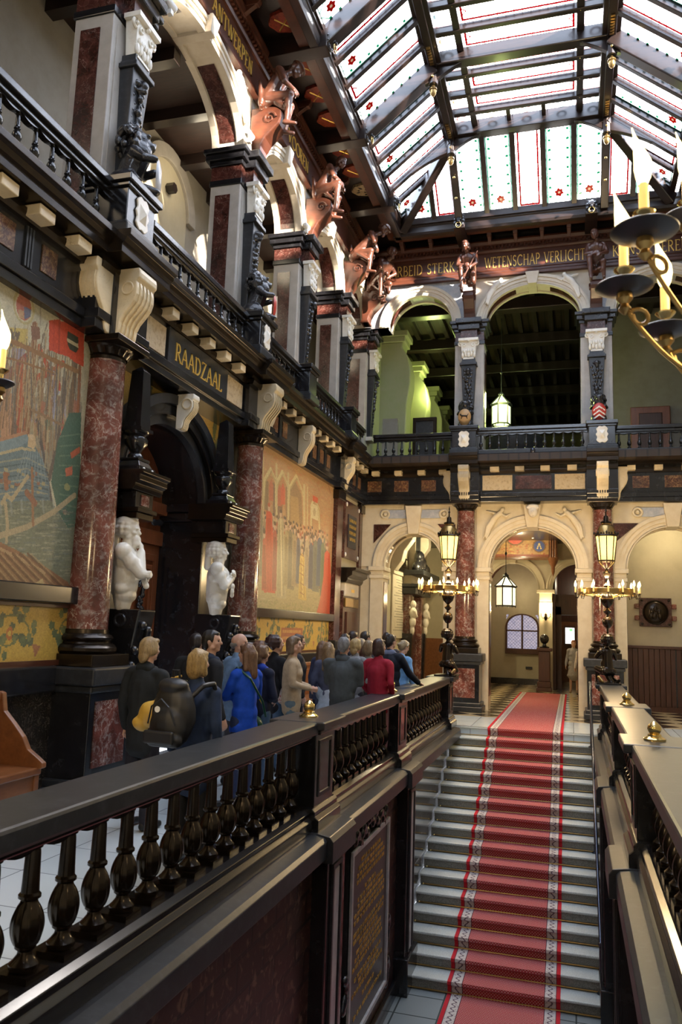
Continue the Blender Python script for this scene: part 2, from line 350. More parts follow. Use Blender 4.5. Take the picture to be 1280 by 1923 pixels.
# ------------------------------------------------------------------ roman capitals from strokes
_O = [(.5+.46*math.cos(t*PI/8), .5+.5*math.sin(t*PI/8)) for t in range(17)]
def _arc(cx, cy, rx, ry, a0, a1, n=8): return [(cx+rx*math.cos(R(a0+(a1-a0)*i/n)), cy+ry*math.sin(R(a0+(a1-a0)*i/n))) for i in range(n+1)]
GL = {  # letter: (width, [(thick?, points)])
'A':(.78,[(0,[(.05,0),(.39,1)]),(1,[(.39,1),(.73,0)]),(0,[(.18,.35),(.62,.35)])]),
'B':(.62,[(1,[(.12,0),(.12,1)]),(0,_arc(.28,.75,.24,.25,90,-90)),(1,_arc(.3,.26,.3,.26,90,-90)),(0,[(.12,1),(.28,1)]),(0,[(.12,0),(.3,0)]),(0,[(.12,.5),(.3,.5)])]),
'C':(.78,[(1,_arc(.45,.5,.4,.5,45,315))]),
'D':(.78,[(1,[(.12,0),(.12,1)]),(1,_arc(.3,.5,.42,.5,90,-90)),(0,[(.12,1),(.3,1)]),(0,[(.12,0),(.3,0)])]),
'E':(.56,[(1,[(.12,0),(.12,1)]),(0,[(.12,1),(.52,1),(.52,.88)]),(0,[(.12,.52),(.42,.52)]),(0,[(.12,0),(.55,0),(.55,.14)])]),
'G':(.8,[(1,_arc(.45,.5,.4,.5,45,320)),(1,[(.74,.42),(.74,.1)])]),
'H':(.8,[(1,[(.12,0),(.12,1)]),(1,[(.68,0),(.68,1)]),(0,[(.12,.52),(.68,.52)])]),
'I':(.26,[(1,[(.13,0),(.13,1)])]),
'K':(.72,[(1,[(.12,0),(.12,1)]),(0,[(.6,1),(.14,.48)]),(1,[(.25,.58),(.66,0)])]),
'L':(.56,[(1,[(.12,0),(.12,1)]),(0,[(.12,0),(.54,0),(.54,.16)])]),
'N':(.8,[(0,[(.12,0),(.12,1)]),(1,[(.12,1),(.68,0)]),(0,[(.68,0),(.68,1)])]),
'O':(.86,[(1,_O)]),
'P':(.6,[(1,[(.12,0),(.12,1)]),(1,_arc(.3,.74,.26,.26,90,-90)),(0,[(.12,1),(.3,1)]),(0,[(.12,.48),(.3,.48)])]),
'R':(.68,[(1,[(.12,0),(.12,1)]),(1,_arc(.3,.75,.24,.25,90,-90)),(0,[(.12,1),(.3,1)]),(0,[(.12,.5),(.3,.5)]),(1,[(.3,.5),(.66,-.02)])]),
'S':(.54,[(1,_arc(.27,.75,.2,.24,30,260)+_arc(.25,.26,.23,.26,80,-150))]),
'T':(.66,[(1,[(.33,0),(.33,1)]),(0,[(.04,.86),(.04,1),(.62,1),(.62,.86)])]),
'V':(.74,[(1,[(.05,1),(.37,0)]),(0,[(.37,0),(.69,1)])]),
'W':(1.06,[(1,[(.04,1),(.3,0)]),(0,[(.3,0),(.52,.95)]),(1,[(.52,.95),(.76,0)]),(0,[(.76,0),(1.02,1)])]),
'U':(.78,[(1,[(.12,1),(.12,.3)]+_arc(.39,.3,.27,.3,180,360)+[(.66,1)])]),
'Z':(.68,[(0,[(.08,.86),(.08,1),(.6,1)]),(1,[(.6,1),(.06,0)]),(0,[(.06,0),(.64,0),(.64,.14)])]),
' ':(.4,[])}
def letters(text, h, fn, m, parent, gap=.13, width=None, depth=.012):
    """fn(s, t, d): along, up, out -> world point"""
    tot = sum(GL[c][0] + gap for c in text) - gap; sc = (width/(tot*h)) if width else 1.
    mb = MB(); x = 0.
    def quad(p, q, t):
        dx, dy = q[0]-p[0], q[1]-p[1]; L = math.hypot(dx, dy) or 1; nx, ny = -dy/L*t/2, dx/L*t/2
        b = [(p[0]+nx,p[1]+ny),(q[0]+nx,q[1]+ny),(q[0]-nx,q[1]-ny),(p[0]-nx,p[1]-ny)]
        vs = [fn(u*h*sc, v*h, d) for d in (0, depth) for u, v in b]
        mb.add(vs, [(0,1,2,3),(4,5,6,7),(0,1,5,4),(1,2,6,5),(2,3,7,6),(3,0,4,7)])
    for c in text:
        w, st = GL[c]
        for th, pts in st:
            pts = [(x+a, b) for a, b in pts]
            for p, q in zip(pts, pts[1:]): quad(p, q, .105 if th else .05)
            if len(pts) == 2 and abs(pts[0][1]-pts[1][1]) > .6:
                for p in pts:
                    if p[1] in (0, 1): quad((p[0]-.1, p[1]), (p[0]+.1, p[1]), .045)
        x += w + gap
    return mb.build('lettering', m, parent)
# ------------------------------------------------------------------ camera
H = 1.70; YAW, PIT, ROL = R(16.568), R(8.395), R(1.946)
_f = V((-math.sin(YAW)*math.cos(PIT), math.cos(YAW)*math.cos(PIT), math.sin(PIT)))
_rt = V((math.cos(YAW), math.sin(YAW), 0)); _up = _rt.cross(_f)
_r2 = _rt*math.cos(ROL) + _up*math.sin(ROL); _u2 = -_rt*math.sin(ROL) + _up*math.cos(ROL)
cd = bpy.data.cameras.new('camera'); cam = bpy.data.objects.new('camera', cd); C.objects.link(cam); S.camera = cam
Mx = Matrix((_r2, _u2, -_f)).transposed().to_4x4(); Mx.translation = (0,0,H); cam.matrix_world = Mx
cd.sensor_fit = 'VERTICAL'; cd.sensor_height = 36; cd.lens = 36*1471.4/1923; cd.clip_start = .05; cd.clip_end = 200
cd.dof.use_dof = True; cd.dof.focus_distance = 9.; cd.dof.aperture_fstop = 5.4
def ray(u, v): return _f + _r2*((u-640)/1471.4) - _u2*((v-961.5)/1471.4)
def at_y(u, v, y): d = ray(u, v); t = y/d.y; return V((d.x*t, y, H + d.z*t))

XC = -.83                        # centre line of the hall
WX = -5.05                       # face of the left wall
LF = lambda u, n, z: (WX+n, u, z)        # left wall frame: along, out, up
FY = 18.0
FF = lambda u, n, z: (u, FY-n, z)        # far wall frame
YB = -2.2                        # wall behind the camera
RX = 2*XC - WX
GZ = 5.62                        # gallery floor
NB = 17; TR = .2853; RI = .154; Y0 = 14.75; ZL = -.155-16*.154  # stairs

# ------------------------------------------------------------------ floors
f = MB()
for x0,x1,y0,y1 in ((WX-.2,-2.42,YB,16.6),(.76,RX,YB,16.6),(-2.42,.76,YB,.9)): f.box(x0,x1,y0,y1,-.25,0)
f.box(-2.42,.76,14.74,16.6,-.25,0)
fl = struct('floor', f, TILEF)
struct('floor', MB().box(-8,RX+2,16.6,35,-.25,0), CHECK)
struct('floor', MB().box(-2.2,.56,-.2,10.6,ZL-.2,ZL), LOWF)
struct('floor', MB().box(WX-3,WX+.1,YB,19.6,GZ-.15,GZ).box(WX-3,RX,17.2,34,GZ-.15,GZ).box(RX-.1,RX+3,YB,17.3,GZ-.15,GZ), PLANK)

# ------------------------------------------------------------------ stairs between the two parapets
t = thing('staircase', 'broad flight of grey granite steps climbing to the checkered floor beyond the arch', 'stairs', (XC,12.4,ZL))
for k in range(17):
    z1 = -k*RI; y1 = Y0 - k*TR
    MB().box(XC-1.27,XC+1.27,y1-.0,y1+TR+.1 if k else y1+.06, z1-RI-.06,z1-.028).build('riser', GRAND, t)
    st = MB(); ya = y1-.03
    st.box(XC-1.28,XC+1.28,ya,y1+TR+.005 if k else y1+.07,z1-.034,z1)
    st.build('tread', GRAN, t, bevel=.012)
# stair rods
ORD = ['top','second','third','fourth','fifth','sixth','seventh','eighth','ninth','tenth','eleventh','twelfth','thirteenth','fourteenth','fifteenth','sixteenth','lowest']
rod0 = None
for k in range(17):
    loc = (XC, Y0-k*TR-.012, -.155-k*RI+.02)
    lab = 'thin brass rod across the red runner at the %s riser counted from above' % (ORD[k])
    if rod0 is None:
        rod0 = thing('stair_rod', lab, 'rod', loc, 'brass rods across the stair carpet')
        MB().tube([(-1.22,0,0),(1.22,0,0)], .0085, 8).build('rod', AGED, rod0, True, W=False)
        for sx in (-1,1): MB().ell((sx*1.225,0,0),(.018,.014,.014),8,6).build('end_knob', BRASS, rod0, True, W=False)
    else: dup(rod0, loc, lab)

# carpet runner with woven dots and scroll borders
m = mat('red_stair_runner', rough=.92); nt = m.node_tree; N = nt.nodes; L = nt.links; b = N['Principled BSDF']; b.inputs['Specular IOR Level'].default_value = .1
uv = N.new('ShaderNodeUVMap'); sp = N.new('ShaderNodeSeparateXYZ'); L.new(uv.outputs[0], sp.inputs[0])
def mth(op, a, c=None, N=N, L=L):
    n = N.new('ShaderNodeMath'); n.operation = op
    for i, x in enumerate((a, c)):
        if x is None: continue
        if isinstance(x, (int, float)): n.inputs[i].default_value = x
        else: L.new(x, n.inputs[i])
    return n.outputs[0]
def mixc(fac, c1, c2, N=N, L=L):
    n = N.new('ShaderNodeMix'); n.data_type = 'RGBA'; L.new(fac, n.inputs[0])
    for i, x in ((6,c1),(7,c2)):
        if isinstance(x, tuple): n.inputs[i].default_value = (*x,1)
        else: L.new(x, n.inputs[i])
    return n.outputs[2]
U, W_ = sp.outputs[0], sp.outputs[1]
ed = mth('SUBTRACT', .655, mth('ABSOLUTE', U))              # distance from the nearer edge
p = .036
s1 = mth('SINE', mth('MULTIPLY', U, 2*PI/p)); s2 = mth('SINE', mth('MULTIPLY', W_, 2*PI/p))
dots = mth('GREATER_THAN', mth('MULTIPLY', s1, s2), .22)
field = mixc(dots, (.33,.034,.042), (.50,.27,.25))
s3 = mth('SINE', mth('MULTIPLY', W_, 2*PI/.11)); cur = mth('ADD', .115, mth('MULTIPLY', s3, .022))
scr = mth('LESS_THAN', mth('ABSOLUTE', mth('SUBTRACT', ed, cur)), .010)
nz = N.new('ShaderNodeTexVoronoi'); nz.inputs['Scale'].default_value = 34; L.new(uv.outputs[0], nz.inputs[0])
leaf = mth('LESS_THAN', nz.outputs['Distance'], .30)
band = mixc(mth('MAXIMUM', scr, mth('MULTIPLY', leaf, .55)), (.52,.47,.44), (.13,.09,.11))
c = mixc(mth('LESS_THAN', ed, .182), field, (.07,.035,.05))
c = mixc(mth('LESS_THAN', ed, .174), c, band)
c = mixc(mth('LESS_THAN', ed, .052), c, (.10,.05,.06))
c = mixc(mth('LESS_THAN', ed, .044), c, (.46,.025,.035))
L.new(c, b.inputs['Base Color'])
path = [(24.1,.012),(Y0-.03,.014)]
for k in range(17):
    y1 = Y0-k*TR; z1 = -k*RI
    path += [(y1-.052,z1+.004),(y1-.056,z1-.03),(y1-.012,z1-.06),(y1-.010,z1-RI+.02),(y1-.03,z1-RI+.012)]
path += [(1.5,ZL+.012)]
vs = []; uvs = []; d = 0
for i,(y,z) in enumerate(path):
    if i: d += math.hypot(y-path[i-1][0], z-path[i-1][1])
    for s_ in (-1,1): vs.append((XC+s_*.655, y, z)); uvs.append((s_*.655, d))
me = bpy.data.meshes.new('stair_carpet'); me.from_pydata(vs, [], [(2*i,2*i+1,2*i+3,2*i+2) for i in range(len(path)-1)])
ul = me.uv_layers.new(name='UVMap')
for lp in me.loops: ul.data[lp.index].uv = uvs[lp.vertex_index]
me.materials.append(m); o = bpy.data.objects.new('stair_carpet', me); C.objects.link(o)
sd = o.modifiers.new('thick','SOLIDIFY'); sd.thickness = .011; sd.offset = 1
tag(o, 'long red patterned runner with pale scroll borders laid down the granite stairs', 'carpet')

# slim steel handrail on the right side of the stairs
t = thing('stair_handrail', 'slim black steel handrail on posts along the right side of the stairs', 'handrail', (.28,12.4,-1.2))
MB().tube([(.285,10.45,-1.93),(.283,11.4,-1.25),(.280,14.45,.90),(.280,14.56,.90)], .021, 10).build('rail', STEEL, t, True)
for y,z,zt in ((10.45,-2.46,-1.9),(12.45,-1.386,-.52),(14.3,-.155,.80)):
    MB().lathe([(.05,z),(.05,z+.012),(.017,z+.03),(.017,zt-.04),(.027,zt-.03),(.027,zt)],(.283,y,0),12).build('post', STEEL, t, True)

# ------------------------------------------------------------------ parapets of the stairwell
BALP = [(.075,0),(.075,.045)]
def bal_mb(h=.63, k=1., seg=48, flute=True):
    mb = MB(); w = .074*k
    mb.box(-w,w,-w,w,0,.045*h/.63)
    pr = [(.056,.045),(.064,.06),(.064,.075),(.05,.088),(.033,.11),(.031,.125),(.045,.137),(.045,.147),*[(.036+.036*math.sin(PI*(.12+.80*i/12))**.8,.152+.153*i/12) for i in range(13)],(.038,.32),(.036,.33),(.048,.34),(.048,.352),(.039,.362),(.037,.40),(.033,.52),(.031,.54),(.040,.548),(.040,.56),(.030,.568),(.033,.585),(.048,.60)]
    mb.lathe([(r*k, z*h/.63) for r,z in pr], seg=seg, flute=12 if flute else 0, fr=(.17*h/.63,.30*h/.63), fd=.07)
    mb.box(-w*.8,w*.8,-w*.8,w*.8,.60*h/.63,h)
    return mb
BM_ = bal_mb().build('tmpb', BRONZE, None, True); BALMESH = BM_.data; bpy.data.objects.remove(BM_)
def parapet(s, label):
    X = lambda d: XC + s*d
    def F(d, y, z): return (XC+s*d, y, z)
    t = thing('stairwell_parapet', label, 'balustrade', (X(1.44),7.5,0))
    ys = [6.85,10.2,14.42]
    def B(*a): m_ = MB(F); return m_.box(*a)
    B(1.25,1.62,1.6,14.72,.79,.895).build('handrail', BLACKM, t, bevel=.018)
    B(1.30,1.58,1.6,14.72,.755,.79).build('rail_moulding', BLACK, t, bevel=.01)
    # moulded plinth
    MB(F).prism([(1.27,0),(1.27,.09),(1.30,.12),(1.30,.15),(1.34,.175),(1.60,.175),(1.60,0)],1.6,14.72,1).build('plinth', BLACK, t, bevel=.006)
    MB(F).prism([(1.12,-.18),(1.12,-.045),(1.15,-.015),(1.24,0),(1.60,0),(1.60,-.18)],1.6,14.6,1).build('ledge', BLACKM, t, bevel=.006)
    for i,y in enumerate(ys):
        p = B(1.28,1.60,y-.27,y+.27,.175,.79).build('pier', BLACK, t, bevel=.008)
        MB(F).prism([(1.215,0),(1.215,.10),(1.25,.13),(1.25,.165),(1.275,.19),(1.60,.19),(1.60,0)],y-.33,y+.33,1).build('pier_base', BLACK, t, bevel=.006)
        B(1.19,1.69,y-.34,y+.34,.83,.90).build('pier_cap', BLACKM, t, bevel=.012)
        B(1.23,1.65,y-.30,y+.30,.79,.83).build('cap_moulding', BLACK, t, bevel=.01)
        if i < 2:
            MB(F).prism([(1.07,-.22),(1.07,-.05),(1.10,-.01),(1.2,.005),(1.3,.005),(1.3,-.22)],y-.36,y+.36,1).build('ledge_block', BLACKM, t, bevel=.006)
        # sunk panel on the stair side of each pier
        MB(F).ring([(y-.15,.29),(y+.15,.29),(y+.15,.70),(y-.15,.70),(y-.15,.29)],[(y-.18,.26),(y+.18,.26),(y+.18,.73),(y-.18,.73),(y-.18,.26)],1.27,1.282,0).build('panel_frame', BLACKM, p)
        if s < 0: MB(F).ring([(y-.15,.29),(y+.15,.29),(y+.15,.70),(y-.15,.70),(y-.15,.29)],[(y-.18,.26),(y+.18,.26),(y+.18,.73),(y-.18,.73),(y-.18,.26)],1.60,1.612,0).build('panel_frame', BLACKM, p)
        if i < 2:
            kn = MB().lathe([(.085,.90),(.085,.915),(.07,.925),(.052,.935),(.052,.945),(.038,.955),(.048,.97),(.054,.99),(.048,1.015),(.03,1.03),(.022,1.04),(.001,1.05)],(X(1.445),y,0),24).build('brass_knob', BRASS, t, True)
    # arched lining under the rail between balusters
    n = 0
    segs = [(2.2,6.55),(7.16,9.9),(10.5,14.1)]
    for a,b_ in segs:
        k = round((b_-a)/.25); st = (b_-a)/k
        MB(F).ring(*_scallop(a,b_,k,.725,.757),1.40,1.48,0).build('arch_strip', BLACK, t)
        for i in range(k):
            o = bpy.data.objects.new('baluster', BALMESH); C.objects.link(o); o.parent = t
            o.location = (0, a+(i+.5)*st-7.5, .16); n += 1
    return t
def _scallop(a, b, k, z0, z1):
    lo, hi = [], []; st = (b-a)/k
    for i in range(k):
        for j in range(6):
            y = a+i*st + st*j/6; lo.append((y, z0 - .03*abs(math.cos(PI*j/6)))); hi.append((y, z1))
    lo.append((b,z0-.03)); hi.append((b,z1)); return lo, hi
parapet(-1, 'black stone parapet with bronze balusters between the visitors and the stairwell')
parapet(1, 'black stone parapet with bronze balusters on the side of the steel handrail')

# stairwell walls
def well(s, side):
    F = lambda d, y, z: (XC+s*d, y, z)
    struct('wall_'+side+'_well', MB(F).box(1.27,1.6,-.2,10.0,ZL-.2,-.02), BRICKM)
    struct('wall_'+side+'_well', MB(F).box(1.29,1.6,10.0,14.8,ZL-.2,-.02), BRICKD)
well(-1,'left'); well(1,'right')
struct('wall_near_well', MB().box(-2.2,.5,.6,.9,ZL-.2,-.02), BRICKM)
def well_pilaster(s, y, label):
    F = lambda d, yy, z: (XC+s*d, yy, z)
    t = thing('stairwell_pilaster', label, 'pilaster', (XC+s*1.2,y,ZL))
    MB(F).box(1.14,1.285,y-.27,y+.27,ZL,-.2).build('shaft', BLACK, t, bevel=.008)
    MB(F).box(1.09,1.285,y-.32,y+.32,ZL,ZL+.42).build('base', BLACK, t, bevel=.012)
    MB(F).box(1.128,1.145,y-.10,y+.06,ZL+.45,-.34).build('white_inlay', PALEG, t)
    MB(F).ring([(y-.12,ZL+.45),(y-.12,-.32),(y+.08,-.32),(y+.08,ZL+.45)],[(y-.16,ZL+.45),(y-.16,-.28),(y+.12,-.28),(y+.12,ZL+.45)],1.115,1.14,0).build('inlay_frame', BLACKM, t, bevel=.004)
well_pilaster(-1,6.85,'black pilaster with a white strip beside the near edge of the gilt memorial tablet')
well_pilaster(-1,10.2,'black pilaster with a white strip where the left stair wall begins')
well_pilaster(1,10.2,'glossy black pilaster on the right of the lowest steps')
well_pilaster(1,6.85,'glossy black pilaster of the right stairwell wall nearest the camera')
struct('baseboard_left', MB().box(XC-1.27,XC-1.22,-.2,10,ZL,ZL+.18), BLACK, .01)
struct('baseboard_right', MB().box(XC+1.22,XC+1.27,-.2,10,ZL,ZL+.18), BLACK, .01)
# tablet with gilt lines
t = thing('memorial_tablet', 'tall black tablet with rows of gilt lines in a pale frame and bronze scrolls', 'tablet', (-2.05,8.4,-1.3))
y0,y1,z0,z1 = 7.60,9.20,-2.20,-.42
MB().box(-2.1,-2.045,y0,y1,z0,z1).build('slab', BLACKM, t)
MB().ring([(y0+.05,z0+.05),(y1-.05,z0+.05),(y1-.05,z1-.05),(y0+.05,z1-.05),(y0+.05,z0+.05)],[(y0,z0),(y1,z0),(y1,z1),(y0,z1),(y0,z0)],-2.06,-2.02,0).build('frame', PALEG, t, bevel=.006)
gl = MB(); rr = random.Random(3); z = z1-.18
while z > z0+.14:
    L_ = rr.choice([.45,.8,1.1,1.25,1.0]); y = (y0+y1)/2 - L_/2
    while y < (y0+y1)/2 + L_/2:
        w = rr.uniform(.03,.10); x_ = y
        while x_ < y+w: gl.box(-2.045,-2.041,x_,x_+.008,z,z+.035); gl.box(-2.045,-2.041,x_,x_+.016,z+rr.choice([0,.015,.03]),z+rr.choice([0,.015,.03])+.006); x_ += .022
        y += w+.04
    z -= rr.choice([.062,.062,.062,.11])
gl.build('gilt_lines', GILT, t)
rb = random.Random(5); blobs = []
for i in range(26): blobs.append(el((-2.05, y0+.15+(y1-y0-.3)*i/25, z1+.06+.07*math.sin(i*1.3)+.05*math.exp(-((i-12.5)/4)**2)*2), (.035,.06,.05)))
organic('crest', [el((b_[1].x+2.05, b_[1].y-8.4, b_[1].z+1.3), b_[2]) for b_ in blobs], IRONW, t, .014, 2)
for yy in (y0-.08, y1+.08):
    for zz in (z0+.1, z0+.55):
        bl = [el((.0, yy-8.4+.05*math.sin(a*1.5), zz+1.3+.12*math.cos(a)), (.035,.05,.05)) for a in range(7)]
        organic('scroll', bl, IRONW, t, .014, 2)

# ------------------------------------------------------------------ main left wall
def wallbox(name, m, *bx):
    mb = MB()
    for b_ in bx: mb.box(*b_)
    return struct(name, mb, m)
wallbox('wall_left', PLASTER, (WX-.4,WX,YB,7.6,0,GZ-.1),(WX-.4,WX,10.1,18.4,0,GZ-.1),(WX-.4,WX,7.6,10.1,4.35,GZ-.1),(WX-.95,WX-.4,7.0,7.4,0,4.7),(WX-.95,WX-.4,10.3,10.7,0,4.7),(WX-1.1,WX-.9,7.4,10.3,0,4.7))
wallbox('wall_right', PLASTER, (RX,RX+.4,YB,18.4,0,GZ-.1),(RX,RX+.3,YB,18.2,GZ,10.2),(5,5.3,18,34.5,0,10.6),(RX,5.2,18.0,18.3,0,10.6),(-8.3,-8,YB,34.5,0,10.6),(-8.2,5.2,34.2,34.5,0,10.6),(-8.2,-5.2,19.5,19.8,0,10.6))
wallbox('wall_back', PLASTER, (WX-3,RX+3,YB-.3,YB,0,11))
struct('wall_left_infill', MB(LF).box(YB,6.95,0,.21,0,4.62).box(11.05,15.66,0,.21,0,4.62), PLASTER)
wallbox('wall_left_pier', PLASTER, (WX-.01,WX+.2,15.85,18.0,0,4.7))
struct('wall_left_dado', MB(LF).box(0,1,0,1,0,1) if 0 else MB(LF).box(YB,6.9,0,.235,0,1.0).box(11.2,15.62,0,.235,0,1.0).box(16.2,18,.2,.25,0,1.0), PORPH)
struct('trim_1', MB(LF).box(YB,6.6,0,.31,1.0,1.25).box(11.3,15.6,0,.31,1.0,1.22), BLACK, .02)
struct('trim_2', MB(LF).box(YB,6.9,.2,.26,1.25,1.30).box(YB,6.9,.2,.26,1.80,1.84).box(11.2,15.6,.2,.25,1.22,1.26), WOODR)
struct('trim_3', MB(LF).box(YB,6.85,.1,.34,1.84,2.01).box(11.2,15.65,.1,.32,1.82,1.97), BLACK, .012)

def column(F, u, side_label, zt=4.40):
    """column standing before the wall; F frame, axis at n=.30"""
    n0 = .30; c = F(u, n0, 0)
    t = thing('column', side_label, 'column', (c[0],c[1],0))
    pb = MB(F); w = .36
    pb.box(u-w,u+w,-.0,n0+w,.18,1.08).build('pedestal', BLACK, t, bevel=.008)
    MB(F).box(u-w-.07,u+w+.07,0,n0+w+.07,0,.12).box(u-w-.04,u+w+.04,0,n0+w+.04,.12,.2).build('pedestal_foot', BLACKM, t, bevel=.015)
    MB(F).box(u-w-.07,u+w+.07,0,n0+w+.07,1.07,1.24).box(u-w-.03,u+w+.03,0,n0+w+.03,1.0,1.07).build('pedestal_cap', BLACKM, t, bevel=.02)
    MB(F).box(u-w+.09,u+w-.09,n0+w-.005,n0+w+.012,.3,.92).build('marble_panel', REDM, t)
    MB(F).box(u-w+.09,u+w-.09,0.2,0.205,.3,.92).build('marble_panel', REDM, t)
    MB(F).box(u-.33,u+.33,n0-.3,n0+.33,1.24,1.36).build('plinth', BRONZE, t, bevel=.01)
    MB().lathe([(.30,1.36),(.325,1.39),(.325,1.42),(.30,1.45),(.265,1.46),(.255,1.48),(.28,1.50),(.285,1.52),(.265,1.545),(.235,1.56),(.232,1.60),(.2,1.61)],(c[0],c[1],0),36).build('base', BRONZE, t, True)
    MB().lathe([(.222,1.60),(.226,1.9),(.222,2.5),(.210,3.4),(.198,zt-.03),(.206,zt-.02),(.206,zt)],(c[0],c[1],0),40).build('shaft', REDM, t, True)
    MB().lathe([(.20,zt),(.20,zt+.04),(.215,zt+.045),(.215,zt+.06),(.225,zt+.075),(.25,zt+.11),(.27,zt+.13),(.27,zt+.15)],(c[0],c[1],0),40,flute=20,fr=(zt+.06,zt+.14),fd=.07).build('capital', BRONZE, t, True)
    MB(F).box(u-.31,u+.31,n0-.2,n0+.33,zt+.145,zt+.215).build('abacus', BRONZE, t, bevel=.008)
    return t
CY1, CY2 = 7.0, 10.95
column(LF, CY1, 'red marble column standing between the ship mural and the carved doorway')
column(LF, CY2, 'red marble column standing between the carved doorway and the procession mural')
CX1, CX2 = -2.30, .64

def pilaster(u, n, w, label, zt=4.6, z0=1.22):
    t = thing('pilaster', label, 'pilaster', LF(u,n,0))
    MB(LF).box(u-w,u+w,n-.12,n,z0+.2,zt-.2).build('shaft', DREDM, t)
    MB(LF).box(u-w-.06,u+w+.06,n-.12,n+.06,z0+.02,z0+.22).box(u-w-.1,u+w+.1,n-.12,n+.1,0,z0+.02).build('base', BLACK, t, bevel=.015)
    MB(LF).box(u-w-.05,u+w+.05,n-.12,n+.05,zt-.2,zt).build('capital', BRONZE, t, bevel=.015)
pilaster(15.85,.32,.20,'slim dark red marble pilaster at the far edge of the procession mural')
pilaster(17.82,.26,.12,'slim dark red marble pilaster in the far corner beside the left arch')

# ------------------------------------------------------------------ gallery entablature (both walls)
def console(F, u, n0, n1, z0, z1, w, parent, side=0):
    """scrolled bracket: profile in (n,z), extruded along u; side=-1/1 turns it to spring sideways"""
    h = z1-z0; d = n1-n0
    P = [(0,1.0),(.97,1.0),(1.0,.93),(1.0,.86),(.93,.83),(.90,.80),(.93,.72),(.93,.62),(.86,.52),(.70,.42),(.52,.32),(.42,.22),(.40,.12),(.34,.03),(.22,0),(0,0)]
    mb = MB(F); pts = [(n0+p*d, z0+q*h) for p,q in P]
    if not side:
        mb.prism(pts, u-w/2, u+w/2, 0)
        o = mb.build('console', CREAMM, parent, bevel=.012)
        g = MB(F)
        for k in (-.3,-.1,.1,.3):
            g.ring([(a+.002,b_) for a,b_ in pts[5:15]],[(a+.014,b_-.004) for a,b_ in pts[5:15]],u+k*w-.012,u+k*w+.012,0)
        g.build('fluting', CREAMM, o)
        for q in (u-w/2-.006, u+w/2+.006): MB(F).torus((q,n0+.62*d,z0+.70*h), .065, .012, 0, 18, 6).build('volute', CREAMM, o)
    else:
        mb.prism([(u+side*(p*d), z0+q*h) for p,q in P], n0, n0+w, 1)
        o = mb.build('console', CREAMM, parent, bevel=.012)
        g = MB(F)
        for k in (.15,.38,.62,.85):
            a0 = [(u+side*(p*d+.002), z0+q*h) for p,q in P[5:15]]; a1 = [(u+side*(p*d+.014), z0+q*h) for p,q in P[5:15]]
            g.ring(a0,a1,n0+k*w-.012,n0+k*w+.012,1)
        g.build('fluting', CREAMM, o)
    return o
ZA = 4.62
BREC = marble('red_gold_breccia', (.075,.022,.012), (.30,.17,.07), (.4,.28,.14), scale=22, vscale=6, vw=.02, rough=.3, coat=0)
def entab(F, spans, t):
    """spans: (u0,u1,n_face) pieces of the entablature"""
    for u0,u1,n in spans:
        MB(F).box(u0,u1,0,n,ZA,ZA+.10).box(u0,u1,0,n+.03,ZA+.10,ZA+.20).build('architrave', BLACK, t, bevel=.008)
        MB(F).box(u0,u1,0,n-.02,ZA+.20,ZA+.66).build('frieze', BLACK, t)
        MB(F).prism([(0,ZA+.64),(n+.03,ZA+.64),(n+.05,ZA+.70),(n+.05,ZA+.74),(0,ZA+.74)],u0,u1,0).build('bed_moulding', BRONZE, t)
        MB(F).prism([(0,ZA+.78),(n+.24,ZA+.78),(n+.24,ZA+.86),(n+.27,ZA+.88),(n+.29,ZA+.93),(n+.33,ZA+.95),(n+.33,ZA+1.02),(0,ZA+1.02)],u0,u1,0).build('cornice', BRONZE, t, bevel=.004)
        MB(F).box(u0,u1,0,n+.02,ZA+.72,ZA+.79).build('corona_soffit', BLACK, t)
def modil(F, us, n, t, w=.17):
    for u in us:
        MB(F).box(u-w/2,u+w/2,n-.02,n+.19,ZA+.665,ZA+.77).build('modillion', CREAMM, t, bevel=.008)
tL = thing('gallery_entablature', 'black cornice with cream blocks and gilt RAADZAAL lettering carrying the left gallery', 'cornice', (WX,8,ZA))
NF, NR = .37, .31
entab(LF, [(YB,6.50,NR),(6.50,7.50,NF+.10),(7.50,10.45,NF),(10.45,11.45,NF+.10),(11.45,15.45,NR),(15.45,16.25,NF+.06),(16.25,17.9,NR)], tL)
modil(LF, [2.6,3.1,3.6,4.1,4.6,5.12,5.62,6.2], NR, tL, .22); modil(LF, [7.95+.5*i for i in range(5)], NF, tL)
modil(LF, [11.85,12.32,12.8,13.75,14.2,14.65,15.1,16.5,16.95,17.35], NR, tL)
console(LF, CY1-.02, NF+.03, NF+.38, ZA, ZA+.74, .36, tL);
# the outer side bracket of the first column springs sideways
console(LF, CY1-.24, NF-.12, NF+.22, ZA+.0, ZA+.72, .24, tL, -1)
console(LF, CY2, NF+.03, NF+.38, ZA, ZA+.74, .34, tL); console(LF, CY2+.24, NF-.12, NF+.22, ZA, ZA+.72, .24, tL, 1)
MB(LF).box(CY1-.28,CY1-.18,NF,NF+.14,ZA,ZA+.72).build('pier_block', BLACK, tL)
console(LF, 13.2, NR-.02, NR+.26, ZA-.02, ZA+.70, .19, tL); console(LF, 15.85, NR+.02, NR+.30, ZA, ZA+.70, .19, tL)
for u0,u1 in ((7.55,8.08),(9.85,10.4)): 
    MB(LF).box(u0,u1,NF-.03,NF-.005,ZA+.24,ZA+.60).build('carved_panel', CARVED, tL)
pl = MB(LF).box(8.12,9.82,NF-.03,NF+.02,ZA+.12,ZA+.64).build('name_plaque', BLACKM, tL, bevel=.01)
letters('RAADZAAL', .215, lambda s,t_,d: LF(8.28+s, NF+.02+d, ZA+.27+t_), GILT, pl, width=1.34)
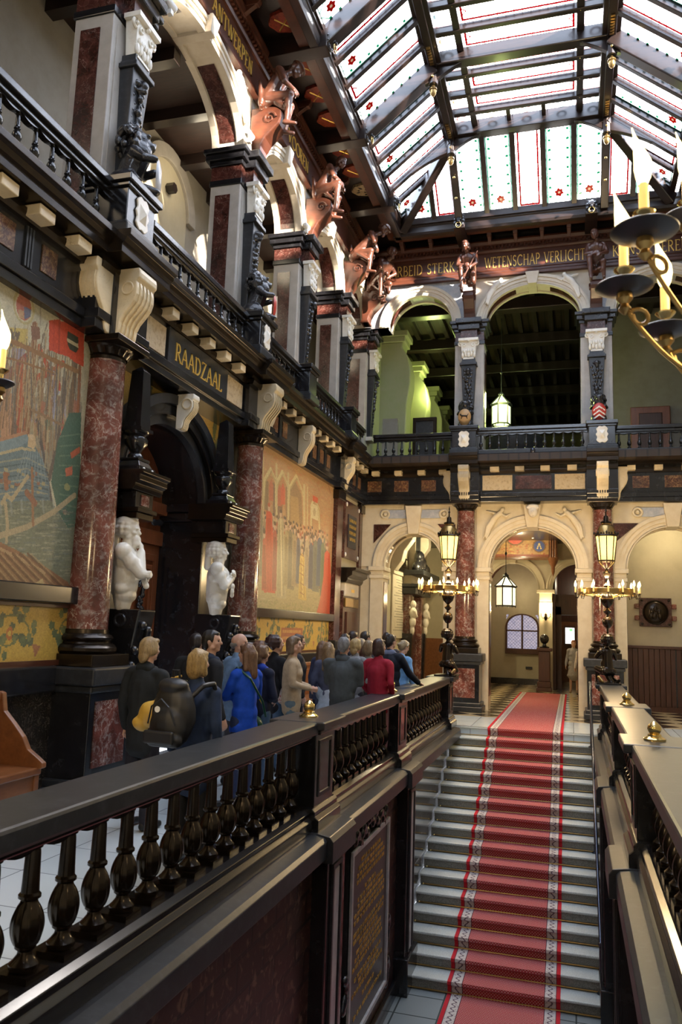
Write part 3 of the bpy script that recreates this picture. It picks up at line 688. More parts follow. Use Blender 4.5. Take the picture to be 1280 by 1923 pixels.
for u in [2.35+.6*i for i in range(7)]+[11.95,12.4,13.6,14.05,14.5,14.95,16.5,16.95,17.4]: MB(LF).box(u-.11,u+.11,NR-.03,NR-.008,ZA+.30,ZA+.56).build('marble_panel', BREC, tL)
for u in [2.05+.6*i for i in range(7)]+[12.17,13.82,14.27,14.72,16.72,17.17]:
    g = MB(LF)
    for k in (-.04,0,.04): g.box(u+k-.012,u+k+.012,NR-.03,NR,ZA+.24,ZA+.62)
    g.build('triglyph', BLACKM, tL)

tF = thing('gallery_entablature', 'black cornice with cream blocks and carved garland panels above the far arches', 'cornice', (XC,FY,ZA))
NG = .05; NGF = .30
entab(FF, [(-4.8,-2.62,NG+.1),(-2.62,-1.98,NGF+.34),(-1.98,.32,NGF+.05),(.32,.96,NGF+.34),(.96,RX,NG+.1)], tF)
modil(FF, [-4.45,-3.9,-3.35,-2.85,1.25,1.8,2.35,2.9], NG+.1, tF); modil(FF, [-1.65,-1.1,-.55,0.02], NGF+.05, tF, .2)
console(FF, CX1, NGF+.2, NGF+.60, ZA, ZA+.76, .24, tF); console(FF, CX2, NGF+.2, NGF+.60, ZA, ZA+.76, .24, tF)
console(FF, CX1-.24, .05, .35, ZA, ZA+.74, .3, tF, -1); console(FF, CX2+.24, .05, .35, ZA, ZA+.74, .3, tF, 1)
for u0,u1 in ((-1.93,-1.27),(-.35,.29)): MB(FF).box(u0,u1,NGF+.02,NGF+.06,ZA+.26,ZA+.60).build('carved_panel', CARVED, tF)
MB(FF).box(-1.2,-.42,NGF+.02,NGF+.06,ZA+.28,ZA+.58).build('marble_panel', DREDM, tF)
for u in (-4.5,-3.85,-3.2,1.45,2.1,2.75): MB(FF).box(u-.17,u+.17,NG+.06,NG+.1,ZA+.30,ZA+.56).build('marble_panel', BREC, tF)

# ------------------------------------------------------------------ gallery balustrades
B2 = bal_mb(.40,.62,10,False).build('tmpb', BLACK, None, True); B2M = B2.data; bpy.data.objects.remove(B2)
def gal_rail(F, segs, label, loc, step=.21):
    """segs: (u0,u1,n)"""
    t = thing('gallery_balustrade', label, 'balustrade', loc)
    for u0,u1,n in segs:
        MB(F).box(u0,u1,n-.2,n,ZA+1.02,ZA+1.12).build('base_rail', BLACKM, t, bevel=.01)
        MB(F).box(u0,u1,n-.20,n+.01,6.17,6.25).box(u0,u1,n-.16,n-.03,6.11,6.17).build('top_rail', BLACK, t, bevel=.012)
        k = max(1, round((u1-u0)/step)); st = (u1-u0)/k
        lo, hi = _scallop(u0,u1,k,6.10,6.12); MB(F).ring(lo,hi,n-.13,n-.06,1).build('arch_strip', BLACK, t)
        for i in range(k):
            o = bpy.data.objects.new('baluster', B2M); C.objects.link(o); o.parent = t
            p = F(u0+(i+.5)*st, n-.1, 5.73); o.location = (p[0]-loc[0], p[1]-loc[1], p[2]-loc[2])
    return t
def pedestal(F, u, n, label, w=.24, plaque=True, n2=None):
    c = F(u, n-.12, 5.64); t = thing('balustrade_pedestal', label, 'pedestal', c)
    nb = n-.5
    MB(F).box(u-w,u+w,nb,n+.04,5.72,6.18).build('block', BLACK, t, bevel=.008)
    MB(F).box(u-w-.05,u+w+.05,nb,n+.09,5.62,5.74).box(u-w-.02,u+w+.02,nb,n+.06,5.74,5.78).build('foot', BLACKM, t, bevel=.012)
    MB(F).box(u-w-.06,u+w+.06,nb,n+.10,6.2,6.28).box(u-w-.03,u+w+.03,nb,n+.07,6.15,6.2).build('cap', BLACK, t, bevel=.012)
    if plaque:
        q = [(-.09,-.17),(-.05,-.20),(0,-.18),(.05,-.20),(.09,-.17),(.12,-.13),(.10,-.06),(.13,0),(.10,.06),(.12,.13),(.09,.17),(.05,.20),(0,.18),(-.05,.20),(-.09,.17),(-.12,.13),(-.10,.06),(-.13,0),(-.10,-.06),(-.12,-.13)]
        o = MB(F).prism([(u+a,5.97+b_*.95) for a,b_ in q], n+.04,n+.065,1).build('cartouche', WHITEM, t, bevel=.01)
        MB(F).taper(u-.07,u+.07,n+.06,n+.062,5.86,u-.07,u+.07,n+.06,n+.062,6.08).build('boss', WHITEM, o) if 0 else MB(F).add([(u-.065,n+.065,5.87),(u+.065,n+.065,5.87),(u+.065,n+.065,6.07),(u-.065,n+.065,6.07),(u,n+.11,5.97)],[(0,1,2,3),(0,1,4),(1,2,4),(2,3,4),(3,0,4)]).build('boss', WHITEM, o)
    return t
NP = .62
P = [7.1, 10.6, 13.05, 15.55]
gal_rail(LF, [(2.0,6.8,NP-.12),(7.4,10.3,NP-.12),(10.9,12.8,NP-.12),(13.3,15.3,NP-.12),(15.8,17.1,NP-.12)], 'black carved balustrade running along the left gallery above the RAADZAAL cornice', (WX+.5,8,5.7), .235)
gal_rail(FF, [(-4.5,-2.56,.42),(-2.04,.34,.72),(.9,3.0,.42)], 'black carved balustrade of the far gallery above the garland panels', (XC,17.4,5.7), .20)
pedestal(LF, 6.85, NP+.02, 'black pedestal with white cartouche under the large lion nearest the camera', .27)
pedestal(LF, 10.45, NP+.02, 'black pedestal with white cartouche under the lion holding the red shield', .24)
pedestal(LF, 12.75, NP+.0, 'third black pedestal along the left gallery rail, with a narrow panel', .2, False)
pedestal(LF, 15.5, NP+.0, 'last black pedestal along the left gallery rail, before the corner', .2, False)
pedestal(FF, CX1, .78, 'black pedestal with white cartouche under the far pier bearing the tan shield', .27)
pedestal(FF, CX2, .78, 'black pedestal with white cartouche under the far pier bearing the chevron shield', .27)

# ------------------------------------------------------------------ upper piers
def capital_mb(F, u, n, z0, z1, w):
    mb = MB(F); h = z1-z0
    mb.taper(u-w*.62,u+w*.62,n-.1,n+.02,z0,u-w*.8,u+w*.8,n-.1,n+.06,z1-.06)
    mb.box(u-w,u+w,n-.1,n+.11,z1-.06,z1)
    for s_ in (-1,1):
        mb.torus((u+s_*w*.82,n+.03,z1-.12),.045,.02,1,14,6); mb.ell((u+s_*w*.82,n+.05,z1-.12),(.025,.03,.025),8,6)
        mb.torus((u+s_*w*.45,n+.06,z1-.16),.03,.014,1,12,6)
    for k in range(5):
        a = (k-2)*w*.3; mb.ell((u+a,n+.04,z0+.07+.03*(k%2)),(.032,.035,.07),8,6)
        mb.ell((u+a*.8,n+.05,z0+.17),(.026,.03,.05),8,6)
    mb.ell((u,n+.08,z1-.07),(.03,.03,.035),8,6); mb.box(u-w*.55,u+w*.55,n-.1,n+.05,z0-.03,z0)
    return mb
def herm(F, u, n, z0, z1, parent, w=.15):
    """tapering carved term in dark stone"""
    o = MB(F).taper(u-w*.55,u+w*.55,n-.06,n+.06,z0,u-w,u+w,n-.06,n+.15,z1-.10).build('term', BLACKM, parent, bevel=.008)
    MB(F).box(u-w-.03,u+w+.03,n-.06,n+.20,z1-.10,z1-.04).box(u-w,u+w,n-.06,n+.17,z1-.04,z1).build('term_cap', BLACKM, o, bevel=.01)
    h = z1-z0; bl = []; rg = random.Random(int(u*100))
    def Q(a,b_,c_): p = F(u+a, n+b_, c_); return (p[0],p[1],p[2])
    of = parent.location
    def E(a,b_,c_,r): p = Q(a,b_,c_); bl.append(el((p[0]-of[0],p[1]-of[1],p[2]-of[2]), (r,r,r*1.15)))
    for k in range(9):
        zz = z1-.22-k*h*.052; wd = w*(.8-.02*k)
        for s_ in (-1,1): E(s_*wd*rg.uniform(.4,.85), .13-.006*k, zz, rg.uniform(.025,.045))
        E(rg.uniform(-.03,.03), .16-.006*k, zz, rg.uniform(.03,.05))
    E(0,.19,z1-.24,.055); E(0,.20,z1-.30,.035)
    for k in range(6): E(rg.uniform(-.06,.06), .10, z0+h*(.42-k*.05), rg.uniform(.02,.034))
    organic('carving', bl, IRONW, o, .012, 1)
    return o
def shield_mb(w, h, n=10, dome=.03):
    mb = MB(); vs = []; out = []
    for i in range(n*2):
        a = PI*2*i/(n*2); x = math.cos(a); y = math.sin(a)
        if y < 0: x *= (1-abs(y)**2.2*.35)
        out.append((x*w, y*h*(1 if y > 0 else 1.1)))
    k = len(out)
    vs = [(p,0,q) for p,q in out]+[(p*.92,-.02,q*.92) for p,q in out]+[(p*.5,-.02-dome,q*.5) for p,q in out]+[(0,-.025-dome,0)]
    fs = [tuple(range(k))]+[(i,(i+1)%k,k+(i+1)%k,k+i) for i in range(k)]+[(k+i,k+(i+1)%k,2*k+(i+1)%k,2*k+i) for i in range(k)]+[(2*k+i,2*k+(i+1)%k,3*k) for i in range(k)]
    return mb.add(vs, fs)
ZI0, ZI1 = 8.42, 9.0       # impost block
def upier(F, u, n, w, label, cat='pier', cloc=None, z0=6.25, depth=.5, hw=.17, dterm=True, capn=None):
    t = thing('arcade_pier', label, cat, F(u, n-.2, GZ))
    MB(F).box(u-w,u+w,n-depth,n,GZ,ZI0).build('shaft', GREYP, t, bevel=.01)
    MB(F).box(u-w+.07,u-w+.085,n-.02,n+.012,6.35,ZI0-.1).box(u+w-.085,u+w-.07,n-.02,n+.012,6.35,ZI0-.1).build('edge_moulding', GREYP, t)
    # marble panels sunk in the two sides of the pier
    for s_ in (-1,1):
        a = u+s_*w; MB(F).box(min(a,a+s_*.012),max(a,a+s_*.012),n-depth+.09,n-.16,6.2,ZI0-.16).build('marble_panel', DREDM, t)
    # impost: black band, marble band, black moulded cap
    MB(F).box(u-w-.02,u+w+.02,n-depth-.02,n+.02,ZI0,ZI0+.09).build('lower_band', BLACK, t, bevel=.008)
    MB(F).box(u-w,u+w,n-depth,n,ZI0+.09,ZI0+.32).box(u-hw-.02,u+hw+.02,n,n+.14,ZI0+.09,ZI0+.32).build('marble_band', DREDM, t)
    MB(F).box(u-w-.03,u+w+.03,n-depth-.03,n+.03,ZI0+.32,ZI0+.40).box(u-w-.08,u+w+.08,n-depth-.08,n+.08,ZI0+.40,ZI0+.50).box(u-w-.12,u+w+.12,n-depth-.1,n+.12,ZI0+.50,ZI1).box(u-hw-.08,u+hw+.08,n,n+.2,ZI0+.32,ZI0+.46).box(u-hw-.13,u+hw+.13,n,n+.27,ZI0+.46,ZI1).build('impost_cap', BLACK, t, bevel=.012)
    capital_mb(F,u,n+.14,ZI0-.38,ZI0+.09,hw+.06).build('capital', WHITEM, t, True)
    MB(F).box(u-hw+.02,u+hw-.02,n-.02,n+.18,ZI0-.46,ZI0-.38).build('capital_neck', BLACKM, t)
    if dterm: herm(F, u, n+.03, z0+.08, ZI0-.46, t, hw)
    MB(F).box(u-hw,u+hw,n-.03,n+.16,z0-.02,z0+.08).build('term_base', PALE, t, bevel=.01)
    return t
UN = .20
LP = [7.12, 10.62, 13.32, 15.95]
upier(LF, LP[0], UN, .36, 'tall grey stone pier of the left gallery above the column by the ship mural')
upier(LF, LP[1], UN, .36, 'grey stone pier of the left gallery, behind the lion with the red shield')
upier(LF, LP[2], UN, .34, 'grey stone pier of the left gallery, third from the camera')
upier(LF, LP[3], UN, .34, 'grey stone pier of the left gallery, last before the corner pier')
upier(LF, 18.2, UN+.05, .34, 'grey stone corner pier where the left and far galleries meet', depth=.7)
UF = .15
upier(FF, CX1+.02, UF, .34, 'grey stone pier of the far gallery bearing a tan oval shield')
upier(FF, CX2-.07, UF, .34, 'grey stone pier of the far gallery bearing a red and white chevron shield')
upier(FF, 3.3, UF, .5, 'grey stone pier of the far gallery behind the near chandelier', dterm=False)

# ------------------------------------------------------------------ arches
def half_ell(c, a, b, z, n=22, lo=0, hi=PI): return [(c - a*math.cos(lo+(hi-lo)*i/n), z + b*math.sin(lo+(hi-lo)*i/n)) for i in range(n+1)]
def arch_wall(F, name, c, a, b, z0, z1, u0, u1, n0, n1, m):
    """wall panel with an elliptical opening springing at z0"""
    inner = half_ell(c,a,b,z0); outer = []
    for (x, z) in inner:
        outer.append((u0 + (u1-u0)*0,0))
    k = len(inner); outer = [(u0 + (u1-u0)*i/(k-1), z1) for i in range(k)]
    mb = MB(F); ax = 1
    mb.ring(inner, outer, n0, n1, ax)
    mb.box(u0,c-a,n0,n1,z0,z0+.001); 
    mb.prism([(u0,z0),(c-a,z0),(u0,z1)],n0,n1,1).prism([(u1,z0),(u1,z1),(c+a,z0)],n0,n1,1)
    return struct(name, mb, m)
def archivolt(F, c, a, b, z0, n, label, loc, m=PALE, w=.2, key=True, depth=.5, spand=True, zt=None, name='stone_arch', rough=False, keyz=None, keyw=.1, keym=None):
    t = thing(name, label, 'arch', loc)
    for k,(i0,i1,nn) in enumerate(((0,w*.32,.03),(w*.32,w*.68,.055),(w*.68,w,.085))):
        MB(F).ring(half_ell(c,a+i0,b+i0,z0), half_ell(c,a+i1,b+i1,z0), n-.02, n+nn, 1).build('archivolt_band', m, t)
    MB(F).ring(half_ell(c,a-.03,b-.03,z0), half_ell(c,a+.01,b+.01,z0), n-.08, n+.03, 1).build('front_rib', m, t)
    MB(F).ring(half_ell(c,a-.03,b-.03,z0), half_ell(c,a+.01,b+.01,z0), n-depth, n-depth+.1, 1).build('rear_rib', m, t)
    MB(F).ring(half_ell(c,a-.008,b-.008,z0,10,.15,1.2), half_ell(c,a+.01,b+.01,z0,10,.15,1.2), n-depth+.12, n-.11, 1).build('soffit_panel', DREDM, t)
    MB(F).ring(half_ell(c,a-.008,b-.008,z0,10,PI-1.2,PI-.15), half_ell(c,a+.01,b+.01,z0,10,PI-1.2,PI-.15), n-depth+.12, n-.11, 1).build('soffit_panel', DREDM, t)
    if key:
        kz = keyz or z0+b+w+.06
        MB(F).add([(c-keyw*.75,n-depth,z0+b-.04),(c+keyw*.75,n-depth,z0+b-.04),(c+keyw*.75,n+.12,z0+b-.04),(c-keyw*.75,n+.12,z0+b-.04),(c-keyw*1.2,n-depth,kz),(c+keyw*1.2,n-depth,kz),(c+keyw*1.2,n+.16,kz),(c-keyw*1.2,n+.16,kz)],[(0,1,2,3),(4,5,6,7),(0,1,5,4),(1,2,6,5),(2,3,7,6),(3,0,4,7)]).build('keystone', keym or m, t, bevel=.01)
    return t
ZF0 = 10.06     # underside of the wooden frieze
# upper left arcade
bays = [(3.2,LP[0]),(LP[0],LP[1]),(LP[1],LP[2]),(LP[2],LP[3]),(LP[3],18.2)]
nm = ['first','second','third','fourth','fifth']
LBL = ['pale stone arch of the left gallery nearest the camera, mostly out of frame','widest pale stone arch of the left gallery, lit by sun beside the first carved figure','pale stone arch of the left gallery between the first and second carved figures','pale stone arch of the left gallery between the second and third carved figures','pale stone arch of the left gallery beside the corner pier']
for i,(a,b_) in enumerate(bays):
    c = (a+b_)/2; hw = (b_-a)/2-.36; rise = .80 if i != 1 else .86
    arch_wall(LF,'wall_left_upper_%d'%(i+1),c,hw,rise,ZI1,ZF0+.1,a,b_,UN-.5,UN,PALE)
    archivolt(LF,c,hw,rise,ZI1,UN,LBL[i],LF(c,UN,ZI1),key=(i!=0),depth=.5,w=.17,keyz=ZF0)
fb = [(-4.85,CX1,-3.47,.80,.78),(CX1,CX2-.05,XC,1.09,.82),(CX2-.05,3.3,1.95,.98,.82)]
FL = ['pale stone arch of the far gallery in the left corner, half in sunlight','central pale stone arch of the far gallery under the WETENSCHAP VERLICHT frieze','pale stone arch of the far gallery behind the near chandelier']
for i,(a,b_,c,hw,rise) in enumerate(fb):
    arch_wall(FF,'wall_far_upper_%d'%(i+1),c,hw,rise,ZI1,ZF0+.1,a,b_,UF-.5,UF,PALEG if i != 1 else PALE)
    archivolt(FF,c,hw,rise,ZI1,UF,FL[i],FF(c,UF,ZI1),key=(i==1),w=.2,keyz=ZF0,keyw=.13)
# lower far arcade
ZS = 3.16
fl_ = [(-4.85,CX1,-3.55,.72,.80),(CX1,CX2,-.85,.96,.95),(CX2,RX,2.08,.96,.95)]
FL = ['cream stone arch to the left of the red columns, opening on the tablet passage','large central cream stone arch with reclining relief figures over the carpet','cream stone arch at right in front of the bronze roundel']
for i,(a,b_,c,hw,rise) in enumerate(fl_):
    arch_wall(FF,'wall_far_%d'%(i+1),c,hw,rise,ZS,ZA,a,b_,-.55,0,CREAMS)
    tt = archivolt(FF,c,hw,rise,ZS,.0,FL[i],FF(c,0,ZS),m=CREAMS,w=.24,depth=.55,keyz=ZA-.04,keyw=.16,keym=CREAMS)
    for s_ in (-1,1):
        x0 = c+s_*hw; x1 = c+s_*(hw+.30)
        lo,hi = min(x0,x1),max(x0,x1)
        MB(FF).box(lo,hi,-.55,.02,0,ZS-.28).build('pier', CREAMS, tt)
        MB(FF).box(lo-.03,hi+.03,-.58,.06,ZS-.28,ZS-.2).box(lo-.01,hi+.01,-.56,.04,ZS-.2,ZS-.1).box(lo-.05,hi+.05,-.6,.08,ZS-.1,ZS).build('impost', CREAMS, tt, bevel=.012)
        MB(FF).box(x0-.012 if s_>0 else x0,x0 if s_>0 else x0+.012,-.45,-.10,.3,ZS-.35).build('marble_panel', DREDM, tt)
    if i != 1:
        for s_ in (-1,1): MB(FF).prism([(c+s_*(hw+.25),ZS+.55),(c+s_*(hw+.25),ZS+1.0),(c+s_*(hw*.55+.16),ZS+1.0)],.0,.02,1).build('spandrel_panel', DREDM, tt)
        MB(FF).box(c-.62,c+.62,0,.035,ZA-.32,ZA-.12).build('grey_strip', PALEG, tt)
        for s_ in (-1,1): MB(FF).torus((c+s_*.7,.03,ZA-.22),.09,.03,1,20,8).ell((c+s_*.7,.03,ZA-.22),(.05,.04,.05),10,8).build('rosette', CREAMS, tt, True)
# solid infill behind the columns
wallbox('wall_far_piers', CREAMS, (CX1-.25,CX1+.25,FY+.03,FY+.5,0,ZA-.02),(CX2-.25,CX2+.25,FY+.03,FY+.5,0,ZA-.02),(-4.9,-4.55,FY+.03,FY+.5,0,ZA-.02))
FCF = lambda u, n, z: (u, FY+.0-n, z)
column(FCF, CX1, 'red marble column of the far wall on the left of the central arch')
column(FCF, CX2, 'red marble column of the far wall on the right of the central arch')
# ------------------------------------------------------------------ wooden frieze with gilt inscriptions
EX, EY, EZ = -3.78, 16.9, 11.0           # inner eaves line
def frieze(F, u0, u1, n, label, loc, texts):
    t = thing('inscribed_frieze', label, 'frieze', loc)
    MB(F).box(u0,u1,n-.2,n,ZF0,10.72).build('board', WOODR, t)
    MB(F).prism([(n-.05,ZF0-.02),(n+.05,ZF0-.02),(n+.05,ZF0+.04),(n+.025,ZF0+.07),(n+.025,ZF0+.12),(n,ZF0+.16)],u0,u1,0).build('lower_moulding', WOODR, t)
    MB(F).prism([(n-.05,10.64),(n+.04,10.64),(n+.06,10.68),(n+.06,10.72),(n+.02,10.72),(n+.02,10.80),(n+.13,10.80),(n+.16,10.86),(n+.16,10.90),(n-.05,10.90)],u0,u1,0).build('upper_moulding', WOODR, t)
    cm = [(u0,10.80)]; u = u0
    while u < u1-.09: cm += [(u,10.725),(u+.045,10.725),(u+.045,10.785),(u+.085,10.785)]; u += .085
    cm += [(u1,10.785),(u1,10.80)]; MB(F).prism(cm,n+.02,n+.10,1).build('dentil_strip', WOODR, t)
    for s, u, h, w in texts: letters(s, h, (lambda uu: (lambda a,b_,dd: F(uu+a, n+dd, 10.27+b_)))(u), GILT, t, width=w)
    return t
frieze(LF, YB, 18.0, UN+.06, 'long red brown frieze with gilt capitals along the left wall under the eaves', LF(8,UN,ZF0),
       [('ANTWERPEN',8.90,.24,1.42),('VOOREN',12.0,.24,1.1)])
frieze(FF, -4.85, 3.3, UF+.06, 'red brown frieze with gilt words WETENSCHAP VERLICHT across the far wall', FF(XC,UF,ZF0),
       [('ARBEID STERKT',-4.22,.25,1.72),('WETENSCHAP VERLICHT',-1.93,.26,2.28),('KUNST VEREDELT',.95,.25,2.0)])
struct('wall_left_top', MB(LF).box(YB,18.4,-.3,.05,ZF0,11.18), WOODD); struct('wall_far_top', MB(FF).box(-5.3,4,-.35,0,ZF0,11.18), WOODD)
struct('wall_right_top', MB().box(RX-.2,RX+.2,YB,18.4,9.9,11.18), WOODD)

# ------------------------------------------------------------------ coved eaves: beams, painted shields
SHY = attr_mat('painted_shield_panel', .45, .1)
def ring_handle(mb, c, ax): mb.torus(c, .062, .012, ax, 20, 8)
def eaves(F, us, u0, u1, n0, n1, side, loc, lab, shields=True, skip=()):
    t = thing('eaves_beam', lab, 'beam', loc)
    MB(F).prism([(n1-.16,EZ-.16),(n1-.02,EZ-.16),(n1,EZ-.10),(n1,EZ+.02),(n1+.03,EZ+.05),(n1+.03,EZ+.16),(n1-.06,EZ+.20),(n1-.16,EZ+.20)],u0,u1,0).build('beam', WOODD, t, bevel=.006)
    MB(F).box(u0,u1,n1-.34,n1-.16,EZ-.12,EZ+.02).build('inner_plank', WOODR, t)
    MB(F).box(u0,u1,n0,n1-.1,EZ+.12,EZ+.18).build('soffit_board', WOODD, t)
    for u in us:
        b_ = MB(F).prism([(n0,EZ-.20),(n1-.2,EZ-.17),(n1+.09,EZ-.17),(n1+.12,EZ-.16),(n1+.12,EZ+.16),(n0,EZ+.16)],u-.13,u+.13,0).build('cross_beam', WOODD, t, bevel=.01)
        o = F(u,n1+.16,EZ-.0); l = loc
        bl = [el((o[0]-l[0],o[1]-l[1],o[2]-l[2]+.02),(.075,.075,.085))]
        for k in range(9):
            a = k*2*PI/9; q = F(u+.10*math.cos(a), n1+.13, EZ-.01+.12*math.sin(a)); bl.append(el((q[0]-l[0],q[1]-l[1],q[2]-l[2]),(.036,.036,.04)))
        q = F(u,n1+.23,EZ-.06); bl.append(el((q[0]-l[0],q[1]-l[1],q[2]-l[2]),(.035,.035,.03)))
        for s_ in (-1,1): q = F(u+s_*.035,n1+.215,EZ+.0); bl.append(el((q[0]-l[0],q[1]-l[1],q[2]-l[2]),(.022,.022,.018)))
        organic('lion_mask', bl, IRONW, b_, .012, 1)
        rg = MB(F); c = (u, n1+.235, EZ-.145)
        pts = [(u+.06*math.cos(2*PI*i/20), n1+.22, EZ-.14+.065*math.sin(2*PI*i/20)) for i in range(20)]
        rg.tube(pts,.012,8,True); rg.build('brass_ring', BRASS, b_, True)
    return t
T_LY = [3.3,5.85,8.3,10.75,13.2,15.65]
n1 = EX - WX
tl = eaves(LF, T_LY, YB, 18.0-.9, UN+.05, n1, 1, LF(8,1,EZ), 'dark eaves beam with lion masks and brass rings above the left frieze')
tf = eaves(FF, [-2.41,.48], EX-.2, 3.2, UF+.05, FY-EY, 1, FF(XC,1,EZ), 'dark eaves beam with lion masks and brass rings above the WETENSCHAP VERLICHT frieze')
# cove panels with shields on the left, facing down into the hall
names = {0:'cream shield with dark leaves',1:'red shield with gold saltire',2:'red shield with gold bar'}
def shield(y, kind, label):
    c = (WX+.78, y, EZ+.10)
    t = thing('painted_shield', label, 'shield', c, None)
    p = Paint(26,26,(.08,.04,.02)); r_ = random.Random(int(y*10))
    bg = {0:(.42,.32,.18),1:(.24,.030,.012),2:(.28,.045,.015)}[kind]
    fx = lambda x, yy: (c[0]-.22+.44*x, c[1]-.24+.48*yy, c[2]-.012)
    mb = MB(); pts = [(.23*math.cos(a)*(1+.08*math.cos(6*a)),.21*math.sin(a)*(1+.06*math.cos(5*a))) for a in [2*PI*i/40 for i in range(40)]]
    for z0_,k_ in ((c[2]-.03,1.),):
        mb.add([(c[0]+x*k_,c[1]+yy*k_,z0_) for x,yy in pts]+[(c[0]+x*1.06,c[1]+yy*1.06,c[2]+.02) for x,yy in pts]+[(c[0],c[1],z0_-.02)],[(i,(i+1)%40,40+(i+1)%40,40+i) for i in range(40)]+[(i,(i+1)%40,80) for i in range(40)])
    m_ = mat('shield_ground_%d'%kind, bg, .5, noise=(18,tuple(x*.45 for x in bg),.5,.62)) if 'shield_ground_%d'%kind not in MATS else MATS['shield_ground_%d'%kind]
    mb.build('field', m_, t, True)
    g = MB()
    if kind == 0:
        for i in range(9): a = r_.uniform(0,6.28); q = r_.uniform(.03,.14); g.ell((c[0]+q*math.cos(a),c[1]+q*math.sin(a),c[2]-.045),(.03,.022,.008),8,4)
        g.build('leaves', WOODD, t)
    else:
        g.tube([(c[0]-.11,c[1]-.12,c[2]-.045),(c[0]+.11,c[1]+.12,c[2]-.045)],.012,6)
        if kind == 1: g.tube([(c[0]-.11,c[1]+.12,c[2]-.045),(c[0]+.11,c[1]-.12,c[2]-.045)],.012,6)
        g.build('gold_charge', GOLD, t)
i = 0; nmb = ['second','third','fourth','corner']
for bi in range(2,5):
    a, b_ = T_LY[bi], T_LY[bi+1] if bi < 5 else 17
    for k in range(3):
        y = a + (b_-a)*(k+.75)/3.4; kind = 0 if (bi == 2 and k == 1) or (bi == 4 and k == 2) else (1+(k+bi)%2)
        shield(y, kind, '%s in the %s bay of the left eaves, %s of three' % (names[kind], {2:'nearest',3:'middle',4:'farthest'}[bi], ['nearest','middle','farthest'][k]))
# wooden brackets between frieze and eaves of the far wall and left wall
def brackets(F, us, n, n1_, lab, loc):
    for k,u in enumerate(us):
        t = thing('wooden_bracket', lab%(['first','second','third','fourth','fifth','sixth','seventh','eighth'][k]), 'bracket', F(u,n,10.9))
        MB(F).prism([(n,10.92),(n+.3,10.92),(n+.34,10.98),(n+.34,11.04),(n,11.04)],u-.05,u+.05,0).build('arm', WOODR, t, bevel=.008)
        MB(F).prism([(n,10.78),(n+.08,10.80),(n+.2,10.88),(n+.28,10.93),(n,10.93)],u-.04,u+.04,0).build('scroll', WOODR, t, bevel=.006)
brackets(FF,[-3.9,-3.2,-1.8,-1.2,-.6,0.0],UF+.1,.5,'red brown wooden bracket above the far frieze, %s from the left corner',None)
brackets(LF,[9.7,12.1,14.6],UN+.1,.5,'red brown wooden bracket above the left frieze, %s from the camera',None)

